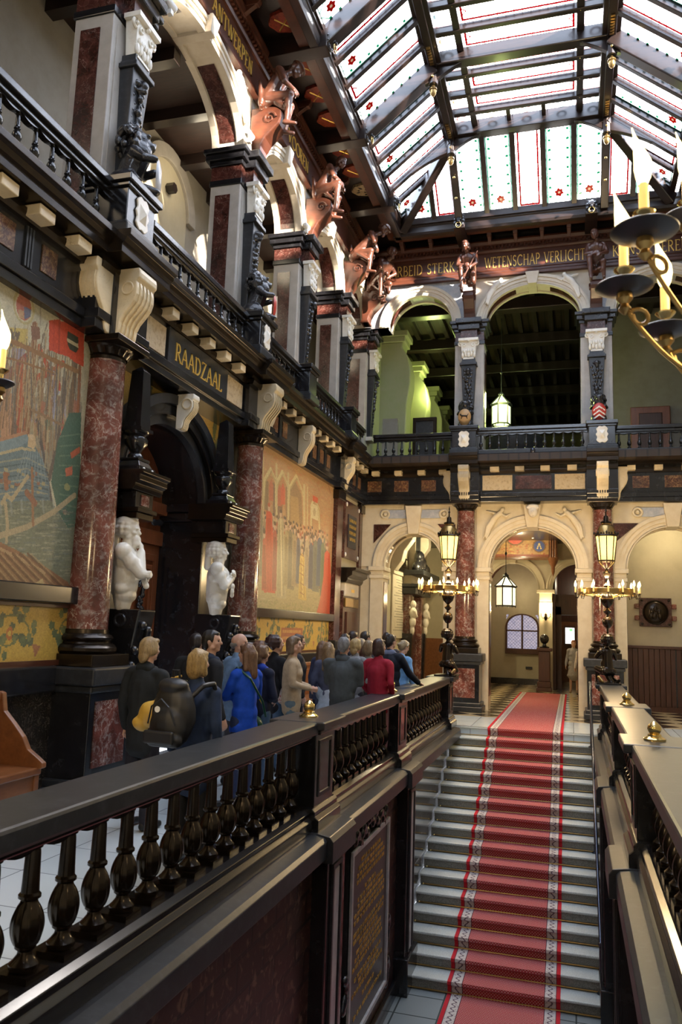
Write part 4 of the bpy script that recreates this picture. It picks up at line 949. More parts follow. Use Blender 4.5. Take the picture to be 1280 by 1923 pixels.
# ------------------------------------------------------------------ glazed roof
PX1, PX2, PZ = -2.41, -2.41+2*(XC+2.41), 12.3       # purlins
EXR = 2*XC - EX; HYP = 15.45                         # hip corner depth
def glass_mat(name, tint, kind):
    m = bpy.data.materials.new(name); m.use_nodes = True; nt = m.node_tree; N = nt.nodes; L = nt.links; N.remove(N['Principled BSDF'])
    out = N['Material Output']; uv = N.new('ShaderNodeUVMap'); sp = N.new('ShaderNodeSeparateXYZ'); L.new(uv.outputs[0], sp.inputs[0])
    M_ = lambda op, a, c=None: mth(op, a, c, N, L)
    X, Y = sp.outputs[0], sp.outputs[1]       # metres across (centred) and along from the lower edge
    hw = N.new('ShaderNodeAttribute'); hw.attribute_name = 'hw'; hw.attribute_type = 'OBJECT'
    lg = N.new('ShaderNodeAttribute'); lg.attribute_name = 'len'; lg.attribute_type = 'OBJECT'
    ex = M_('SUBTRACT', hw.outputs['Fac'], M_('ABSOLUTE', X)); ey = M_('MINIMUM', Y, M_('SUBTRACT', lg.outputs['Fac'], Y))
    white = (.95,.97,1.)
    if kind == 'red':
        e = M_('MINIMUM', ex, ey); ln = M_('LESS_THAN', M_('ABSOLUTE', M_('SUBTRACT', e, .115)), .020)
        dg = M_('LESS_THAN', M_('ABSOLUTE', M_('SUBTRACT', M_('ADD', M_('SUBTRACT', hw.outputs['Fac'], M_('ABSOLUTE', X)), M_('MULTIPLY', ey, -1.)), M_('SUBTRACT', hw.outputs['Fac'], .20))), .013)
        dg = M_('MULTIPLY', dg, M_('GREATER_THAN', M_('MINIMUM', ex, ey), .11))
        dd = M_('MULTIPLY', M_('LESS_THAN', M_('ABSOLUTE', M_('SUBTRACT', ex, .115)), .04), M_('LESS_THAN', M_('FRACT', M_('MULTIPLY', Y, 7.)), .10))
        c = mixc(M_('MAXIMUM', M_('MAXIMUM', ln, dg), dd), white, (.10,.008,.012), N, L)
    elif kind == 'green':
        dd = M_('MULTIPLY', M_('LESS_THAN', M_('ABSOLUTE', M_('SUBTRACT', ex, .13)), .030), M_('LESS_THAN', M_('FRACT', M_('MULTIPLY', Y, 5.)), .26))
        ros = N.new('ShaderNodeVectorMath'); ros.operation = 'DISTANCE'; L.new(uv.outputs[0], ros.inputs[0]); ros.inputs[1].default_value = (0,.30,0)
        wob = M_('MULTIPLY', M_('SINE', M_('MULTIPLY', M_('ARCTAN2', M_('SUBTRACT', Y, .30), X), 6.)), .012)
        ro = M_('LESS_THAN', M_('ADD', ros.outputs['Value'], wob), .085); ri = M_('LESS_THAN', ros.outputs['Value'], .028)
        lf = M_('LESS_THAN', M_('ABSOLUTE', M_('SUBTRACT', M_('ADD', M_('ABSOLUTE', X), .04), Y)), .012); lf = M_('MULTIPLY', lf, M_('LESS_THAN', Y, .24))
        edge = M_('LESS_THAN', M_('MINIMUM', ex, Y), .09)
        c = mixc(dd, white, (.02,.10,.07), N, L); c = mixc(lf, c, (.03,.13,.09), N, L); c = mixc(M_('MULTIPLY', edge, 1.), c, (.08,.135,.12), N, L)
        c = mixc(ro, c, (.10,.012,.010), N, L); c = mixc(ri, c, (.14,.12,.10), N, L)
    else:
        e = M_('MINIMUM', ex, ey); ln = M_('LESS_THAN', M_('ABSOLUTE', M_('SUBTRACT', e, .07)), .006)
        ctr = N.new('ShaderNodeVectorMath'); ctr.operation = 'LENGTH'; cb = N.new('ShaderNodeCombineXYZ'); L.new(X, cb.inputs[0]); L.new(M_('SUBTRACT', Y, M_('MULTIPLY', lg.outputs['Fac'], .5)), cb.inputs[1]); L.new(cb.outputs[0], ctr.inputs[0])
        rg = M_('LESS_THAN', M_('ABSOLUTE', M_('SUBTRACT', ctr.outputs['Value'], .085)), .022)
        c = mixc(ln, white, (.12,.04,.04), N, L); c = mixc(M_('MULTIPLY', rg, .8), c, tint, N, L)
    tr = N.new('ShaderNodeBsdfTransparent'); L.new(c, tr.inputs[0])
    gl = N.new('ShaderNodeBsdfGlossy'); gl.inputs['Roughness'].default_value = .1
    mx = N.new('ShaderNodeMixShader'); mx.inputs[0].default_value = .04; L.new(tr.outputs[0], mx.inputs[1]); L.new(gl.outputs[0], mx.inputs[2]); L.new(mx.outputs[0], out.inputs['Surface'])
    return m
GR = glass_mat('clear_glass_red_border', (1,0,0), 'red'); GG = glass_mat('clear_glass_green_border_rosette', (0,1,0), 'green')
GB = [glass_mat('small_pane_'+n_, c_, 'boss') for n_, c_ in (('red',(.10,.012,.012)),('blue',(.03,.09,.11)),('gold',(.12,.09,.03)))]
sky = thing('glazed_roof', 'stained glass skylight with dark timber ribs over the whole hall', 'skylight', (XC,8,EZ))
nG = [0]
def pane(p00, p10, p11, p01, m, name='pane'):
    """corner order: lower left, lower right, upper right, upper left"""
    o = sky.location; me = bpy.data.meshes.new(name); P_ = [V(p) for p in (p00,p10,p11,p01)]
    w = (P_[1]-P_[0]).length; h = ((P_[3]+P_[2])/2-(P_[0]+P_[1])/2).length; ux = (P_[1]-P_[0]).normalized(); bc = (P_[0]+P_[1])/2
    uy = ((P_[2]+P_[3])/2-bc); uy = (uy-ux*uy.dot(ux)).normalized()
    me.from_pydata([tuple(p-o) for p in P_], [], [(0,1,2,3)]); ul = me.uv_layers.new(name='UVMap')
    for lp in me.loops: q = P_[lp.vertex_index]-bc; ul.data[lp.index].uv = (q.dot(ux), q.dot(uy))
    me.materials.append(m); ob = bpy.data.objects.new(name, me); C.objects.link(ob); ob.parent = sky; ob['hw'] = w/2; ob['len'] = h
    s_ = ob.modifiers.new('t','SOLIDIFY'); s_.thickness = .006
    return ob
def beam(p, q, w, h, name, m=WOODD, bev=.01, par=None):
    p, q = V(p), V(q); d = (q-p).normalized(); up = V((0,0,1)); up = (up-d*up.dot(d)).normalized() if abs(d.z) < .95 else V((1,0,0)); s_ = d.cross(up)
    vs = [tuple(a + s_*sx*w/2 + up*sz*h/2) for a in (p,q) for sx,sz in ((-1,-1),(1,-1),(1,1),(-1,1))]
    return MB().add(vs, [(0,1,2,3),(4,5,6,7),(0,1,5,4),(1,2,6,5),(2,3,7,6),(3,0,4,7)]).build(name, m, par or sky, bevel=bev)
ez = EZ+.16
ys = [-1.6,.9,3.3,5.85,8.3,10.75,13.2,HYP+.2]
def side_glass(sg):
    ex = EX if sg < 0 else EXR; px = PX1 if sg < 0 else PX2
    lo = lambda y: (ex, y, ez); hi = lambda y: (px, y, PZ)
    for a,b_ in zip(ys[:-2], ys[1:-1]):
        for k in range(4):
            y0 = a+(b_-a)*k/4; y1 = a+(b_-a)*(k+1)/4
            pane(lo(y0),lo(y1),hi(y1),hi(y0), GG if k%2 else GR)
            if k: beam(V(lo(y0))-V((0,0,.05)),V(hi(y0))-V((0,0,.05)),.105,.12,'glazing_bar')
    # last bay cut by the hip
    yl = ys[-2]
    for k in range(4):
        y0 = yl+(HYP-yl)*k/4; y1 = yl+(HYP-yl)*(k+1)/4
        pane(lo(y0),lo(y1),hi(y1),hi(y0), GR if k%2 else GG)
        if k: beam(V(lo(y0))-V((0,0,.05)),V(hi(y0))-V((0,0,.05)),.105,.12,'glazing_bar')
    beam(V(lo(HYP))-V((0,0,.05)),V(hi(HYP))-V((0,0,.05)),.105,.12,'glazing_bar')
    for k,(y0,y1) in enumerate(((HYP,HYP+.6),(HYP+.6,HYP+1.2))):
        t0 = (y0-HYP)/(EY-HYP); t1 = (y1-HYP)/(EY-HYP)
        pane(lo(y0),lo(y1),(px+(ex-px)*t1,y1,PZ+(ez-PZ)*t1),(px+(ex-px)*t0,y0,PZ+(ez-PZ)*t0), GG if k else GR)
        beam(lo(y1),(px+(ex-px)*t1,y1,PZ+(ez-PZ)*t1),.105,.12,'glazing_bar')
    for y in ys[1:-1]: beam((ex,y,ez-.17),(px,y,PZ-.17),.24,.30,'rafter',bev=.02)
    beam((ex,EY,ez-.16),(px,HYP,PZ-.16),.20,.26,'hip_rafter',bev=.02)
    beam((px,-1.6,PZ+.05),(px,HYP,PZ+.05),.32,.38,'purlin',bev=.02); beam((px,-1.6,PZ-.14),(px,HYP,PZ-.14),.15,.10,'purlin_moulding',bev=.015)
    beam((ex,-1.6,ez+.02),(ex,EY,ez+.02),.12,.12,'wall_plate')
    # carved spandrel braces and pendants under the purlin
    for y in ys[1:-1]+[HYP]:
        dx = ex-px
        pts = [(px,PZ-.10)] + [(px+dx*t_, PZ-.20+(ez-PZ)*t_-.26*(1-t_/.62)**1.6) for t_ in [.62*i/8 for i in range(9)]] + [(px+dx*.62,PZ-.1+(ez-PZ)*.62)]
        pts2 = [(px,PZ-.1),(px+dx*.62,PZ-.1+(ez-PZ)*.62)] + [(px+dx*t_, PZ-.14+(ez-PZ)*t_-.30*(1-t_/.62)**1.5) for t_ in [.62-.62*i/8 for i in range(9)]]
        MB().prism(pts2,y-.05,y+.05,1).build('spandrel_brace', WOODD, sky, bevel=.01)
        inn = px - math.copysign(.62, dx)
        pts3 = [(px,PZ-.10),(inn,PZ-.10)] + [(inn+(px-inn)*i/8, PZ-.14-.34*(i/8)**1.5) for i in range(9)]
        MB().prism(pts3,y-.05,y+.05,1).build('spandrel_brace', WOODD, sky, bevel=.01)
        pd = MB().lathe([(.09,PZ-.50),(.09,PZ-.05)],(px,y,0),8).build('pendant_post', WOODD, sky, bevel=.01)
        MB().lathe([(.001,PZ-.74),(.03,PZ-.72),(.055,PZ-.68),(.062,PZ-.63),(.058,PZ-.61),(.075,PZ-.60),(.07,PZ-.57),(.04,PZ-.54),(.03,PZ-.5)],(px,y,0),16).build('acorn', AGED, pd, True)
        MB().ell((px,y-.10,PZ-.38),(.025,.025,.025)).build('brass_stud', BRASS, pd, True)
        g = MB(); 
        for i in range(7): g.ell((px,y-.10+.0,PZ-.3),(.001,.001,.001),4,3) if 0 else g.box(px-.035,px+.035,y-.62+.07*i,y-.58+.07*i,PZ-.215,PZ-.19)
        g.build('carved_leaf', AGED, sky)
side_glass(-1); side_glass(1)
# flat centre
b1, b2 = PX1+.52, PX2-.52
ky = []
for a,b_ in zip(ys[:-1], ys[1:-1]+[HYP]):
    for k in range(4): ky.append(a+(b_-a)*k/4)
ky.append(HYP); ky2 = ky[:]; r_ = random.Random(2)
for i,(a,b_) in enumerate(zip(ky,ky[1:])):
    z = PZ+.12
    pane((PX1,a,z),(b1,a,z),(b1,b_,z),(PX1,b_,z), GB[i%3],'small_pane'); pane((b2,a,z),(PX2,a,z),(PX2,b_,z),(b2,b_,z), GB[(i+1)%3],'small_pane')
    if i == len(ky)-2:
        for k in range(3):
            w = (b2-b1)/3; pane((b1+w*k,a,z),(b1+w*(k+1),a,z),(b1+w*(k+1),b_,z),(b1+w*k,b_,z), GB[(k+2)%3],'small_pane')
            if k: beam((b1+w*k,a,z-.02),(b1+w*k,b_,z-.02),.09,.12,'glazing_bar')
    else: pane((b1,a,z),(b1,b_,z),(b2,b_,z),(b2,a,z), GR)
    main = any(abs(b_-q) < .01 for q in ys)
    beam((PX1,b_,z-.15 if main else z-.06),(PX2,b_,z-.15 if main else z-.06),.22 if main else .11,.26 if main else .14,'tie_beam' if main else 'glazing_bar',bev=.015)
    for x in (b1,b2): MB().ell((x,b_,z-.11 if not main else z-.22),(.026,.026,.022),8,6).build('brass_stud', BRASS, sky, True)
for x in (b1,b2): beam((x,-1.6,PZ+.10),(x,HYP,PZ+.10),.13,.18,'long_bar',bev=.015)
# hip end facing the camera
lo = lambda x: (x, EY, ez)
def hi_(x):
    if x < PX1: t_ = (x-EX)/(PX1-EX); return (x, EY+(HYP-EY)*t_, ez+(PZ-ez)*t_)
    if x > PX2: t_ = (EXR-x)/(EXR-PX2); return (x, EY+(HYP-EY)*t_, ez+(PZ-ez)*t_)
    return (x, HYP, PZ)
wc = (PX2-PX1)/5
xs = [PX1+wc*k for k in range(6)]
for k in range(5):
    pane(lo(xs[k]),lo(xs[k+1]),hi_(xs[k+1]),hi_(xs[k]), GR if k == 2 else GG)
    if k: beam(lo(xs[k]),hi_(xs[k]),.115,.14,'glazing_bar')
for sg in (-1,1):
    px = PX1 if sg < 0 else PX2
    q = [px, px+sg*.58, px+sg*1.16, px+sg*1.37]
    for k in range(2):
        a,b_ = (q[k+1],q[k]) if sg < 0 else (q[k],q[k+1])
        pane(lo(a),lo(b_),hi_(b_),hi_(a), GG if k else GR); beam(lo(q[k+1]),hi_(q[k+1]),.115,.14,'glazing_bar')
    pb = beam((px,EY,ez-.13),(px,HYP,PZ-.17),.18,.24,'end_rafter',bev=.02)
    for tt in (.30,.55): MB().ell((px,EY+(HYP-EY)*tt-.19,ez+(PZ-ez)*tt-.22),(.030,.030,.030)).build('brass_stud', BRASS, pb, True)
beam((EX,EY,ez-.02),(EXR,EY,ez-.02),.16,.16,'wall_plate')
beam((PX1,HYP,PZ+.02),(PX2,HYP,PZ+.02),.24,.30,'end_beam')
for tt in (.3,.45): MB().ell((EX+(PX1-EX)*tt+.08,EY+(HYP-EY)*tt-.12,ez+(PZ-ez)*tt-.12),(.028,.028,.028)).build('brass_stud', BRASS, sky, True)
# opaque roof skirts outside the glazing so that daylight only enters through the glass, plus an added sun block
struct('ceiling', MB().box(-8,EX-.14,YB-.3,35,EZ+.18,EZ+.24).box(EXR+.14,8,YB-.3,35,EZ+.18,EZ+.24).box(EX-.14,EXR+.14,EY+.12,35,EZ+.18,EZ+.24).box(-8,8,YB-.3,2.3,PZ+.3,PZ+.4), WOODD)  # last box: unseen slab added over the near panes, keeps sun off the first bay
def at_x(u, v, x): d = ray(u, v); t = x/d.x; return V((x, d.y*t, H + d.z*t))
# ------------------------------------------------------------------ left upper corridor
wallbox('wall_left_gallery', TAUPE, (WX-1.75,WX-1.55,YB,19.6,GZ,9.9),(WX-1.6,WX,19.3,19.6,GZ,8.9))
struct('ceiling_left_gallery', MB().box(WX-1.75,WX-.28,YB,19.6,9.8,9.9), mat('dark_red_gallery_ceiling',(.030,.012,.008),.6,noise=(4,(.018,.008,.006),.4,.6,(1,8,1))))
for k,y in enumerate((4.2,6.0,7.8,9.0,10.2,11.4,12.6,14,15.5,17)):
    tag(MB().box(WX-1.55,WX-.3,y-.09,y+.09,9.6,9.8).build('ceiling_beam', WOODD, None), 'dark timber beam crossing the ceiling of the left gallery walk', 'beam', 'ceiling beams of the left gallery walk')
# pale arched niche on the rear wall of the walk
t = thing('arched_niche','pale arched niche on the rear wall of the left gallery walk','niche',(WX-1.53,11.05,GZ))
MB().prism([(10.35,GZ)]+half_ell(11.05,.70,.75,8.75,18)+[(11.75,GZ)],WX-1.56,WX-1.52,0).build('niche_face', PLASTER, t)
MB().ring(half_ell(11.05,.70,.75,8.75,18),half_ell(11.05,.95,1.0,8.75,18),WX-1.56,WX-1.46,0).build('niche_arch', GREYP, t, bevel=.01)
tag(MB().prism([(11.05+.09*math.cos(PI/3*i),9.02+.09*math.sin(PI/3*i)) for i in range(6)],WX-1.52,WX-1.38,0).build('wall_fitting', WOODD, None), 'small dark hexagonal fitting on the pale niche of the left gallery', 'fitting')
wallbox('wall_right_gallery', TAUPE, (RX+.2,RX+.5,YB,18,GZ,10.6))
# wall strip of the right upper storey with simple openings is out of view: plain wall
# ------------------------------------------------------------------ far upper room
struct('wall_far_room_left', MB().box(-5.6,-4.9,18.0,34,GZ,10.6), GREENLIT)
struct('wall_far_room_back', MB().box(-5.6,6,33.5,34,GZ,10.6), TAUPE)
struct('wall_far_room_low', MB().box(-4.9,1.0,27.5,27.7,GZ,7.75), GREENLIT)
struct('wall_far_room_right', MB().box(.95,5,21.2,21.5,GZ,10.6), TAUPE)
struct('ceiling_far_room', MB().box(-5.6,6,18,34,10.35,10.45), PLANK)
for k in range(6):
    y = 19.6+k*2.5
    tag(MB().box(-4.9,5.6,y-.16,y+.16,9.9,10.2).build('ceiling_girder', WOODD, None, bevel=.02), 'heavy dark girder spanning the room behind the far gallery', 'beam', 'girders of the room behind the far gallery')
for k in range(18):
    x = -4.7+k*.42
    tag(MB().box(x-.06,x+.06,18.5,33.4,10.2,10.35).build('ceiling_joist', WOODB if 0 else WOODD, None), 'narrow dark joist under the ceiling behind the far gallery', 'beam', 'joists of the room behind the far gallery')
OR4 = ['nearest','second','third','farthest']
for k,(y,u) in enumerate(((20,774),(22.5,806),(25,833),(27.3,852))):
    x1 = at_y(u,700,y).x; t = thing('wall_buttress', 'green-lit pale buttress with scrolled top on the far room wall, %s of four'%OR4[k], 'buttress', (-4.6,y,GZ))
    w = x1+4.95
    MB().prism([(-4.95,GZ),(-4.95+w*.86,GZ),(-4.95+w*.9,7.6),(-4.95+w,8.2),(-4.95+w,8.55),(-4.95+w*.9,8.95),(-4.95+w*.72,9.2),(-4.95+w*.75,9.35),(-4.95,9.35)],y-.25,y+.35,1).build('body', GREENLIT, t, bevel=.03)
    MB().box(-4.95,-4.95+w*.82,y-.30,y+.4,9.35,9.5).box(-4.95,-4.95+w*.9,y-.33,y+.43,9.5,9.66).build('cap', GREENLIT, t, bevel=.02)
a = at_y(783,822,19.2); t = thing('framed_picture', 'dark framed picture leaning behind the far gallery rail', 'picture', (a.x,19.2,GZ))
MB().box(a.x-.05,a.x+.45,19.15,19.22,5.9,7.0).build('canvas', BLACKM, t)
MB().ring([(a.x-.02,5.93),(a.x-.02,6.97),(a.x+.42,6.97),(a.x+.42,5.93),(a.x-.02,5.93)],[(a.x-.1,5.85),(a.x-.1,7.05),(a.x+.5,7.05),(a.x+.5,5.85),(a.x-.1,5.85)],19.1,19.2,1).build('frame', BRONZE, t)
tag(MB().box(-4.6,-4.2,18.9,19.0,GZ,7.0).build('folding_screen', TAUPE, None), 'grey board standing in the left corner of the far gallery', 'board')
tag(MB().box(-1.4,.0,24.8,25.6,GZ,7.4).build('display_panel', PALEG, None, bevel=.02), 'large grey panel standing in the room behind the far gallery', 'panel')
tag(MB().lathe([(.01,GZ),(.5,GZ+.05),(.75,GZ+.4),(.78,GZ+.85),(.70,GZ+.9),(.01,GZ+.9)],(-1.35,19.6,0),24).build('dark_bowl', BLACKM, None, True), 'large dark round vessel behind the middle of the far gallery rail', 'vessel')
d0 = at_y(1183,765,21.1); d1 = at_y(1258,765,21.1)
t = thing('panelled_door', 'dark wooden door on the taupe wall behind the right of the far gallery', 'door', ((d0.x+d1.x)/2,21.1,GZ))
MB().box(d0.x,d1.x,21.08,21.2,GZ,d0.z).build('frame', WOODM, t, bevel=.02); MB().box(d0.x+.2,d1.x-.2,21.04,21.1,GZ,d0.z-.18).build('leaf', WAINS, t, bevel=.02)
def hex_lantern(c, r, h, label, tint=LAMPW, rod=None, zt=None):
    t = thing('hanging_lantern', label, 'lantern', c)
    x,y,z = c
    g = t
    for k in range(6):
        a0 = PI/3*k+.26; a1 = a0+PI/3; p = [(x+r*math.cos(a),y+r*math.sin(a)) for a in (a0,a1)]
        MB().add([(p[0][0],p[0][1],z),(p[1][0],p[1][1],z),(p[1][0],p[1][1],z+h*.55),(p[0][0],p[0][1],z+h*.55)],[(0,1,2,3)]).build('glass_pane', tint if k%3 else (LAMPT if tint is LAMPW else tint), t).modifiers.new('t','SOLIDIFY').thickness = .004
        q = [(x+r*.18*math.cos(a),y+r*.18*math.sin(a)) for a in (a0,a1)]; p2 = [(x+r*1.12*math.cos(a),y+r*1.12*math.sin(a)) for a in (a0,a1)]
        MB().add([(p2[0][0],p2[0][1],z+h*.58),(p2[1][0],p2[1][1],z+h*.58),(q[1][0],q[1][1],z+h*.86),(q[0][0],q[0][1],z+h*.86)],[(0,1,2,3)]).build('roof_pane', tint, t).modifiers.new('t','SOLIDIFY').thickness = .004
    f = MB()
    for k in range(6):
        a = PI/3*k+.26; ca,sa = math.cos(a),math.sin(a); a1 = a+PI/3; cb,sb = math.cos(a1),math.sin(a1)
        f.tube([(x+r*ca,y+r*sa,z-.02),(x+r*ca,y+r*sa,z+h*.57),(x+r*1.14*ca,y+r*1.14*sa,z+h*.58),(x+r*.18*ca,y+r*.18*sa,z+h*.87)],.018,6)
        for rr_,zz in ((r,z-.01),(r*1.14,z+h*.575),(r*1.0,z+h*.55)): f.tube([(x+rr_*ca,y+rr_*sa,zz),(x+rr_*cb,y+rr_*sb,zz)],.019,6)
        f.ell((x+r*ca,y+r*sa,z-.035),(.016,.016,.02),6,4)
        f.ell((x+r*.2*ca,y+r*.2*sa,z+h*.90),(.03,.03,.04),6,5)
    f.build('frame', BLACKM, t, True)
    MB().lathe([(.001,z+h*.84),(r*.2,z+h*.86),(r*.25,z+h*.92),(.03,z+h*.97),(.012,z+h)],(x,y,0),10).build('finial', BLACKM, t, True)
    if zt: MB().tube([(x,y,z+h*.98),(x,y,zt)],.010,6).lathe([(.01,z+h+.45),(.035,z+h+.5),(.01,z+h+.55)],(x,y,0),8).build('rod', BLACKM, t, True)
    return t
hex_lantern((-1.72,20,7.03),.24,.88,'lit hexagonal glass lantern hanging behind the far gallery rail', LAMPGR, zt=9.9)
hex_lantern((-1.67,21,2.42),.25,.86,'lit hexagonal glass lantern hanging inside the central arch above the carpet', LAMPW, zt=4.5)
# ------------------------------------------------------------------ ground floor beyond the arches
struct('ceiling_passage', MB().box(-5,4.5,18.5,35,4.55,4.7), WOODD)
struct('wall_passage_right', MB().box(1.0,4.5,20.2,20.4,0,4.6), PLASTER)
struct('wall_passage_side', MB().box(1.0,1.2,20.4,25.5,0,4.6), PLASTER)
struct('wall_passage_left', MB().box(-5.4,-4.85,18.4,30,0,4.6), PLASTER)
struct('wall_passage_end', MB().box(-4.9,-2.9,27.0,27.2,1.3,4.6), PLASTER); struct('wall_passage_end_panel', MB().box(-4.9,-2.9,26.95,27.15,0,1.45), WOODB)
# wainscot
t = thing('wainscot', 'dark brown boarded wainscot under the bronze roundel', 'wainscot', (2.4,20.15,0))
wm = MB(); x = 1.0
while x < 4.4: wm.box(x+.004,x+.116,20.12,20.2,.12,1.45); x += .12
wm.build('boards', WAINS, t, bevel=.006); MB().box(1.0,4.4,20.09,20.2,1.45,1.52).build('top_rail', WAINS, t, bevel=.01); MB().box(1.0,4.4,20.1,20.2,0,.12).build('skirting', WAINS, t)
MB().box(2.30,2.33,20.10,20.13,.12,1.45).box(2.9,2.93,20.10,20.13,.12,1.45).build('door_joint', BLACK, t)
q = at_y(1230,1150,20.15); t = thing('bronze_roundel', 'round bronze relief on a square red marble plaque above the wainscot', 'plaque', (q.x,20.15,q.z))
MB().box(q.x-.36,q.x+.36,20.13,20.2,q.z-.34,q.z+.34).build('backing', DREDM, t, bevel=.01)
MB().box(q.x-.47,q.x-.36,20.12,20.2,q.z-.2,q.z-.08).box(q.x-.47,q.x-.36,20.12,20.2,q.z+.08,q.z+.2).box(q.x+.36,q.x+.47,20.12,20.2,q.z-.2,q.z-.08).box(q.x+.36,q.x+.47,20.12,20.2,q.z+.08,q.z+.2).build('lug', REDM, t, bevel=.02)
MB().lathe([(.001,20.06),(.22,20.07),(.25,20.09),(.27,20.07),(.29,20.10),(.29,20.13)],(q.x,0,q.z),36,ax=1).build('medallion', BRONZE, t, True)
organic('relief_figures', [el((a,-.08,b_),(.05,.03,.08)) for a,b_ in ((-.08,.02),(.0,.08),(.08,0),(-.02,-.1),(.1,-.1),(-.1,-.1))], BRONZE, t, .012, 2)
for a,b_ in ((-.3,-.28),(.3,-.28),(-.3,.28),(.3,.28)): MB().ell((q.x+a,20.12,q.z+b_),(.03,.02,.03)).build('stud', BRONZE, t, True)
# inner arcade
IY = 25.5; IF = lambda u,n,z:(u,IY-n,z)
for i,(c,hw,u0,u1) in enumerate(((-1.82,.82,-2.95,-.8),(.2,.82,-.8,1.0))):
    arch_wall(IF,'wall_inner_arcade_%d'%(i+1),c,hw,.86,3.1,4.6,u0,u1,-.3,0,PLASTER)
    archivolt(IF,c,hw,.86,3.1,0,['cream inner arch around the leaded window','cream inner arch over the dark passage to the wooden door'][i],IF(c,0,3.1),m=PLASTER,w=.18,key=(i==0),depth=.3,keyz=4.2,keyw=.12)
t = thing('inner_pillar','cream square pillar between the two inner arches, carrying a wall sconce','pillar',(-.8,IY,0))
MB().box(-1.0,-.6,IY-.02,IY+.34,0,2.7).build('shaft', PLASTER, t); MB().box(-1.0,-.6,IY-.04,IY+.34,2.72,3.0).box(-1.08,-.52,IY-.1,IY+.36,2.98,3.1).build('capital', PLASTER, t, bevel=.02)
t = thing('inner_pilaster','cream pilaster at the left of the inner arches','pilaster',(-2.8,IY,0))
MB().box(-2.95,-2.64,IY-.03,IY+.3,0,2.7).build('shaft', PLASTER, t); MB().box(-2.98,-2.6,IY-.06,IY+.3,2.72,3.0).box(-3.0,-2.56,IY-.1,IY+.32,2.98,3.1).build('capital', PLASTER, t, bevel=.02)
struct('wall_vestibule', MB().box(-2.95,-2.2,27.9,28.1,0,4.6).box(-1.12,-.65,27.9,28.1,0,4.6).box(-2.2,-1.12,27.9,28.1,0,1.15).box(-2.2,-1.12,27.9,28.1,2.35,4.6), PLASTER)
struct('wall_vestibule_left', MB().box(-3.1,-2.93,25.8,28.1,0,4.6), PLASTER)
# dark red vault with ribs
v = MB()
vp = [(-1.8+1.25*math.cos(PI*i/14), 2.1+2.1*math.sin(PI*i/14)) for i in range(15)]
v.ring(vp,[(x*1.0,z+.06) for x,z in vp],25.85,27.88,1); struct('ceiling_vault', v, mat('dark_red_vault',(.10,.03,.015),.7))
t = thing('vault_ribs','thin pale ribs curving across the dark red vault behind the window arch','ribs',(-1.8,27,3)); 
for sx in (-1,1): MB().tube([(-1.8+sx*(1.2*math.cos(a)), 25.9+1.9*(1-math.sin(a))**.8, 2.05+2.08*math.sin(a)) for a in [PI/2*i/10 for i in range(11)]],.025,6).build('rib', PLASTER, t, True)
t = thing('leaded_window','arched leaded glass window with dark frame at the end of the vestibule','window',(-1.66,27.9,1.15)); wx0,wx1,wz0,wz1 = -2.2,-1.12,1.15,1.95
def warch(r): return [(wx0+(.54-r),wz0)]+half_ell(-1.66,r,r*.78,wz1,14)+[(wx1-(.54-r),wz0)]
MB().ring(warch(.50),warch(.56),27.8,27.92,1).box(-1.69,-1.63,27.8,27.92,wz0,2.36).box(wx0,wx1,27.8,27.92,1.78,1.83).box(wx0-.02,wx1+.02,27.76,27.92,1.02,1.2).build('frame', WAINS, t, bevel=.008)
gm = mat('leaded_glass',(.30,.28,.32),.15,emit=((.46,.42,.55),.42),noise=(7,(.10,.12,.20),.45,.6)); MB().box(wx0,wx1,27.93,27.95,wz0,2.4).build('glass', gm, t)
ld = MB()
for k in range(-12,24):
    for s_ in (-1,1):
        x0 = wx0+k*.11; pts = []
        for j in range(2): pts.append((x0+s_*j*1.25 if s_>0 else x0+j*-1.25+1.25, 27.925, wz0+j*1.25))
        a,b_ = pts
        ld.tube([a,b_],.005,4)
LD = ld.build('lead_lattice', BLACKM, t)
# clip the lattice to the window
bm = bmesh.new(); bm.from_mesh(LD.data)
for pco,pno in (((wx0+1.66,0,0),(-1,0,0)),((wx1+1.66,0,0),(1,0,0)),((0,0,2.35-1.15),(0,0,1))): bmesh.ops.bisect_plane(bm, geom=bm.verts[:]+bm.edges[:]+bm.faces[:], plane_co=pco, plane_no=pno, clear_outer=True)
bm.to_mesh(LD.data); bm.free()
struct('wall_vestibule_arch', MB().ring(warch(.54),[(wx0-.02,wz0)]+half_ell(-1.66,.58,.60,wz1,14)+[(wx1+.02,wz0)],27.86,27.92,1), PLASTER)
tag(MB().box(-1.55,-1.33,27.86,27.9,.52,.60).build('wall_vent', BLACKM, None), 'small dark vent on the cream wall under the leaded window', 'vent')
struct('baseboard_vestibule', MB().box(-2.93,-.65,27.8,27.9,0,.2), BLACK)
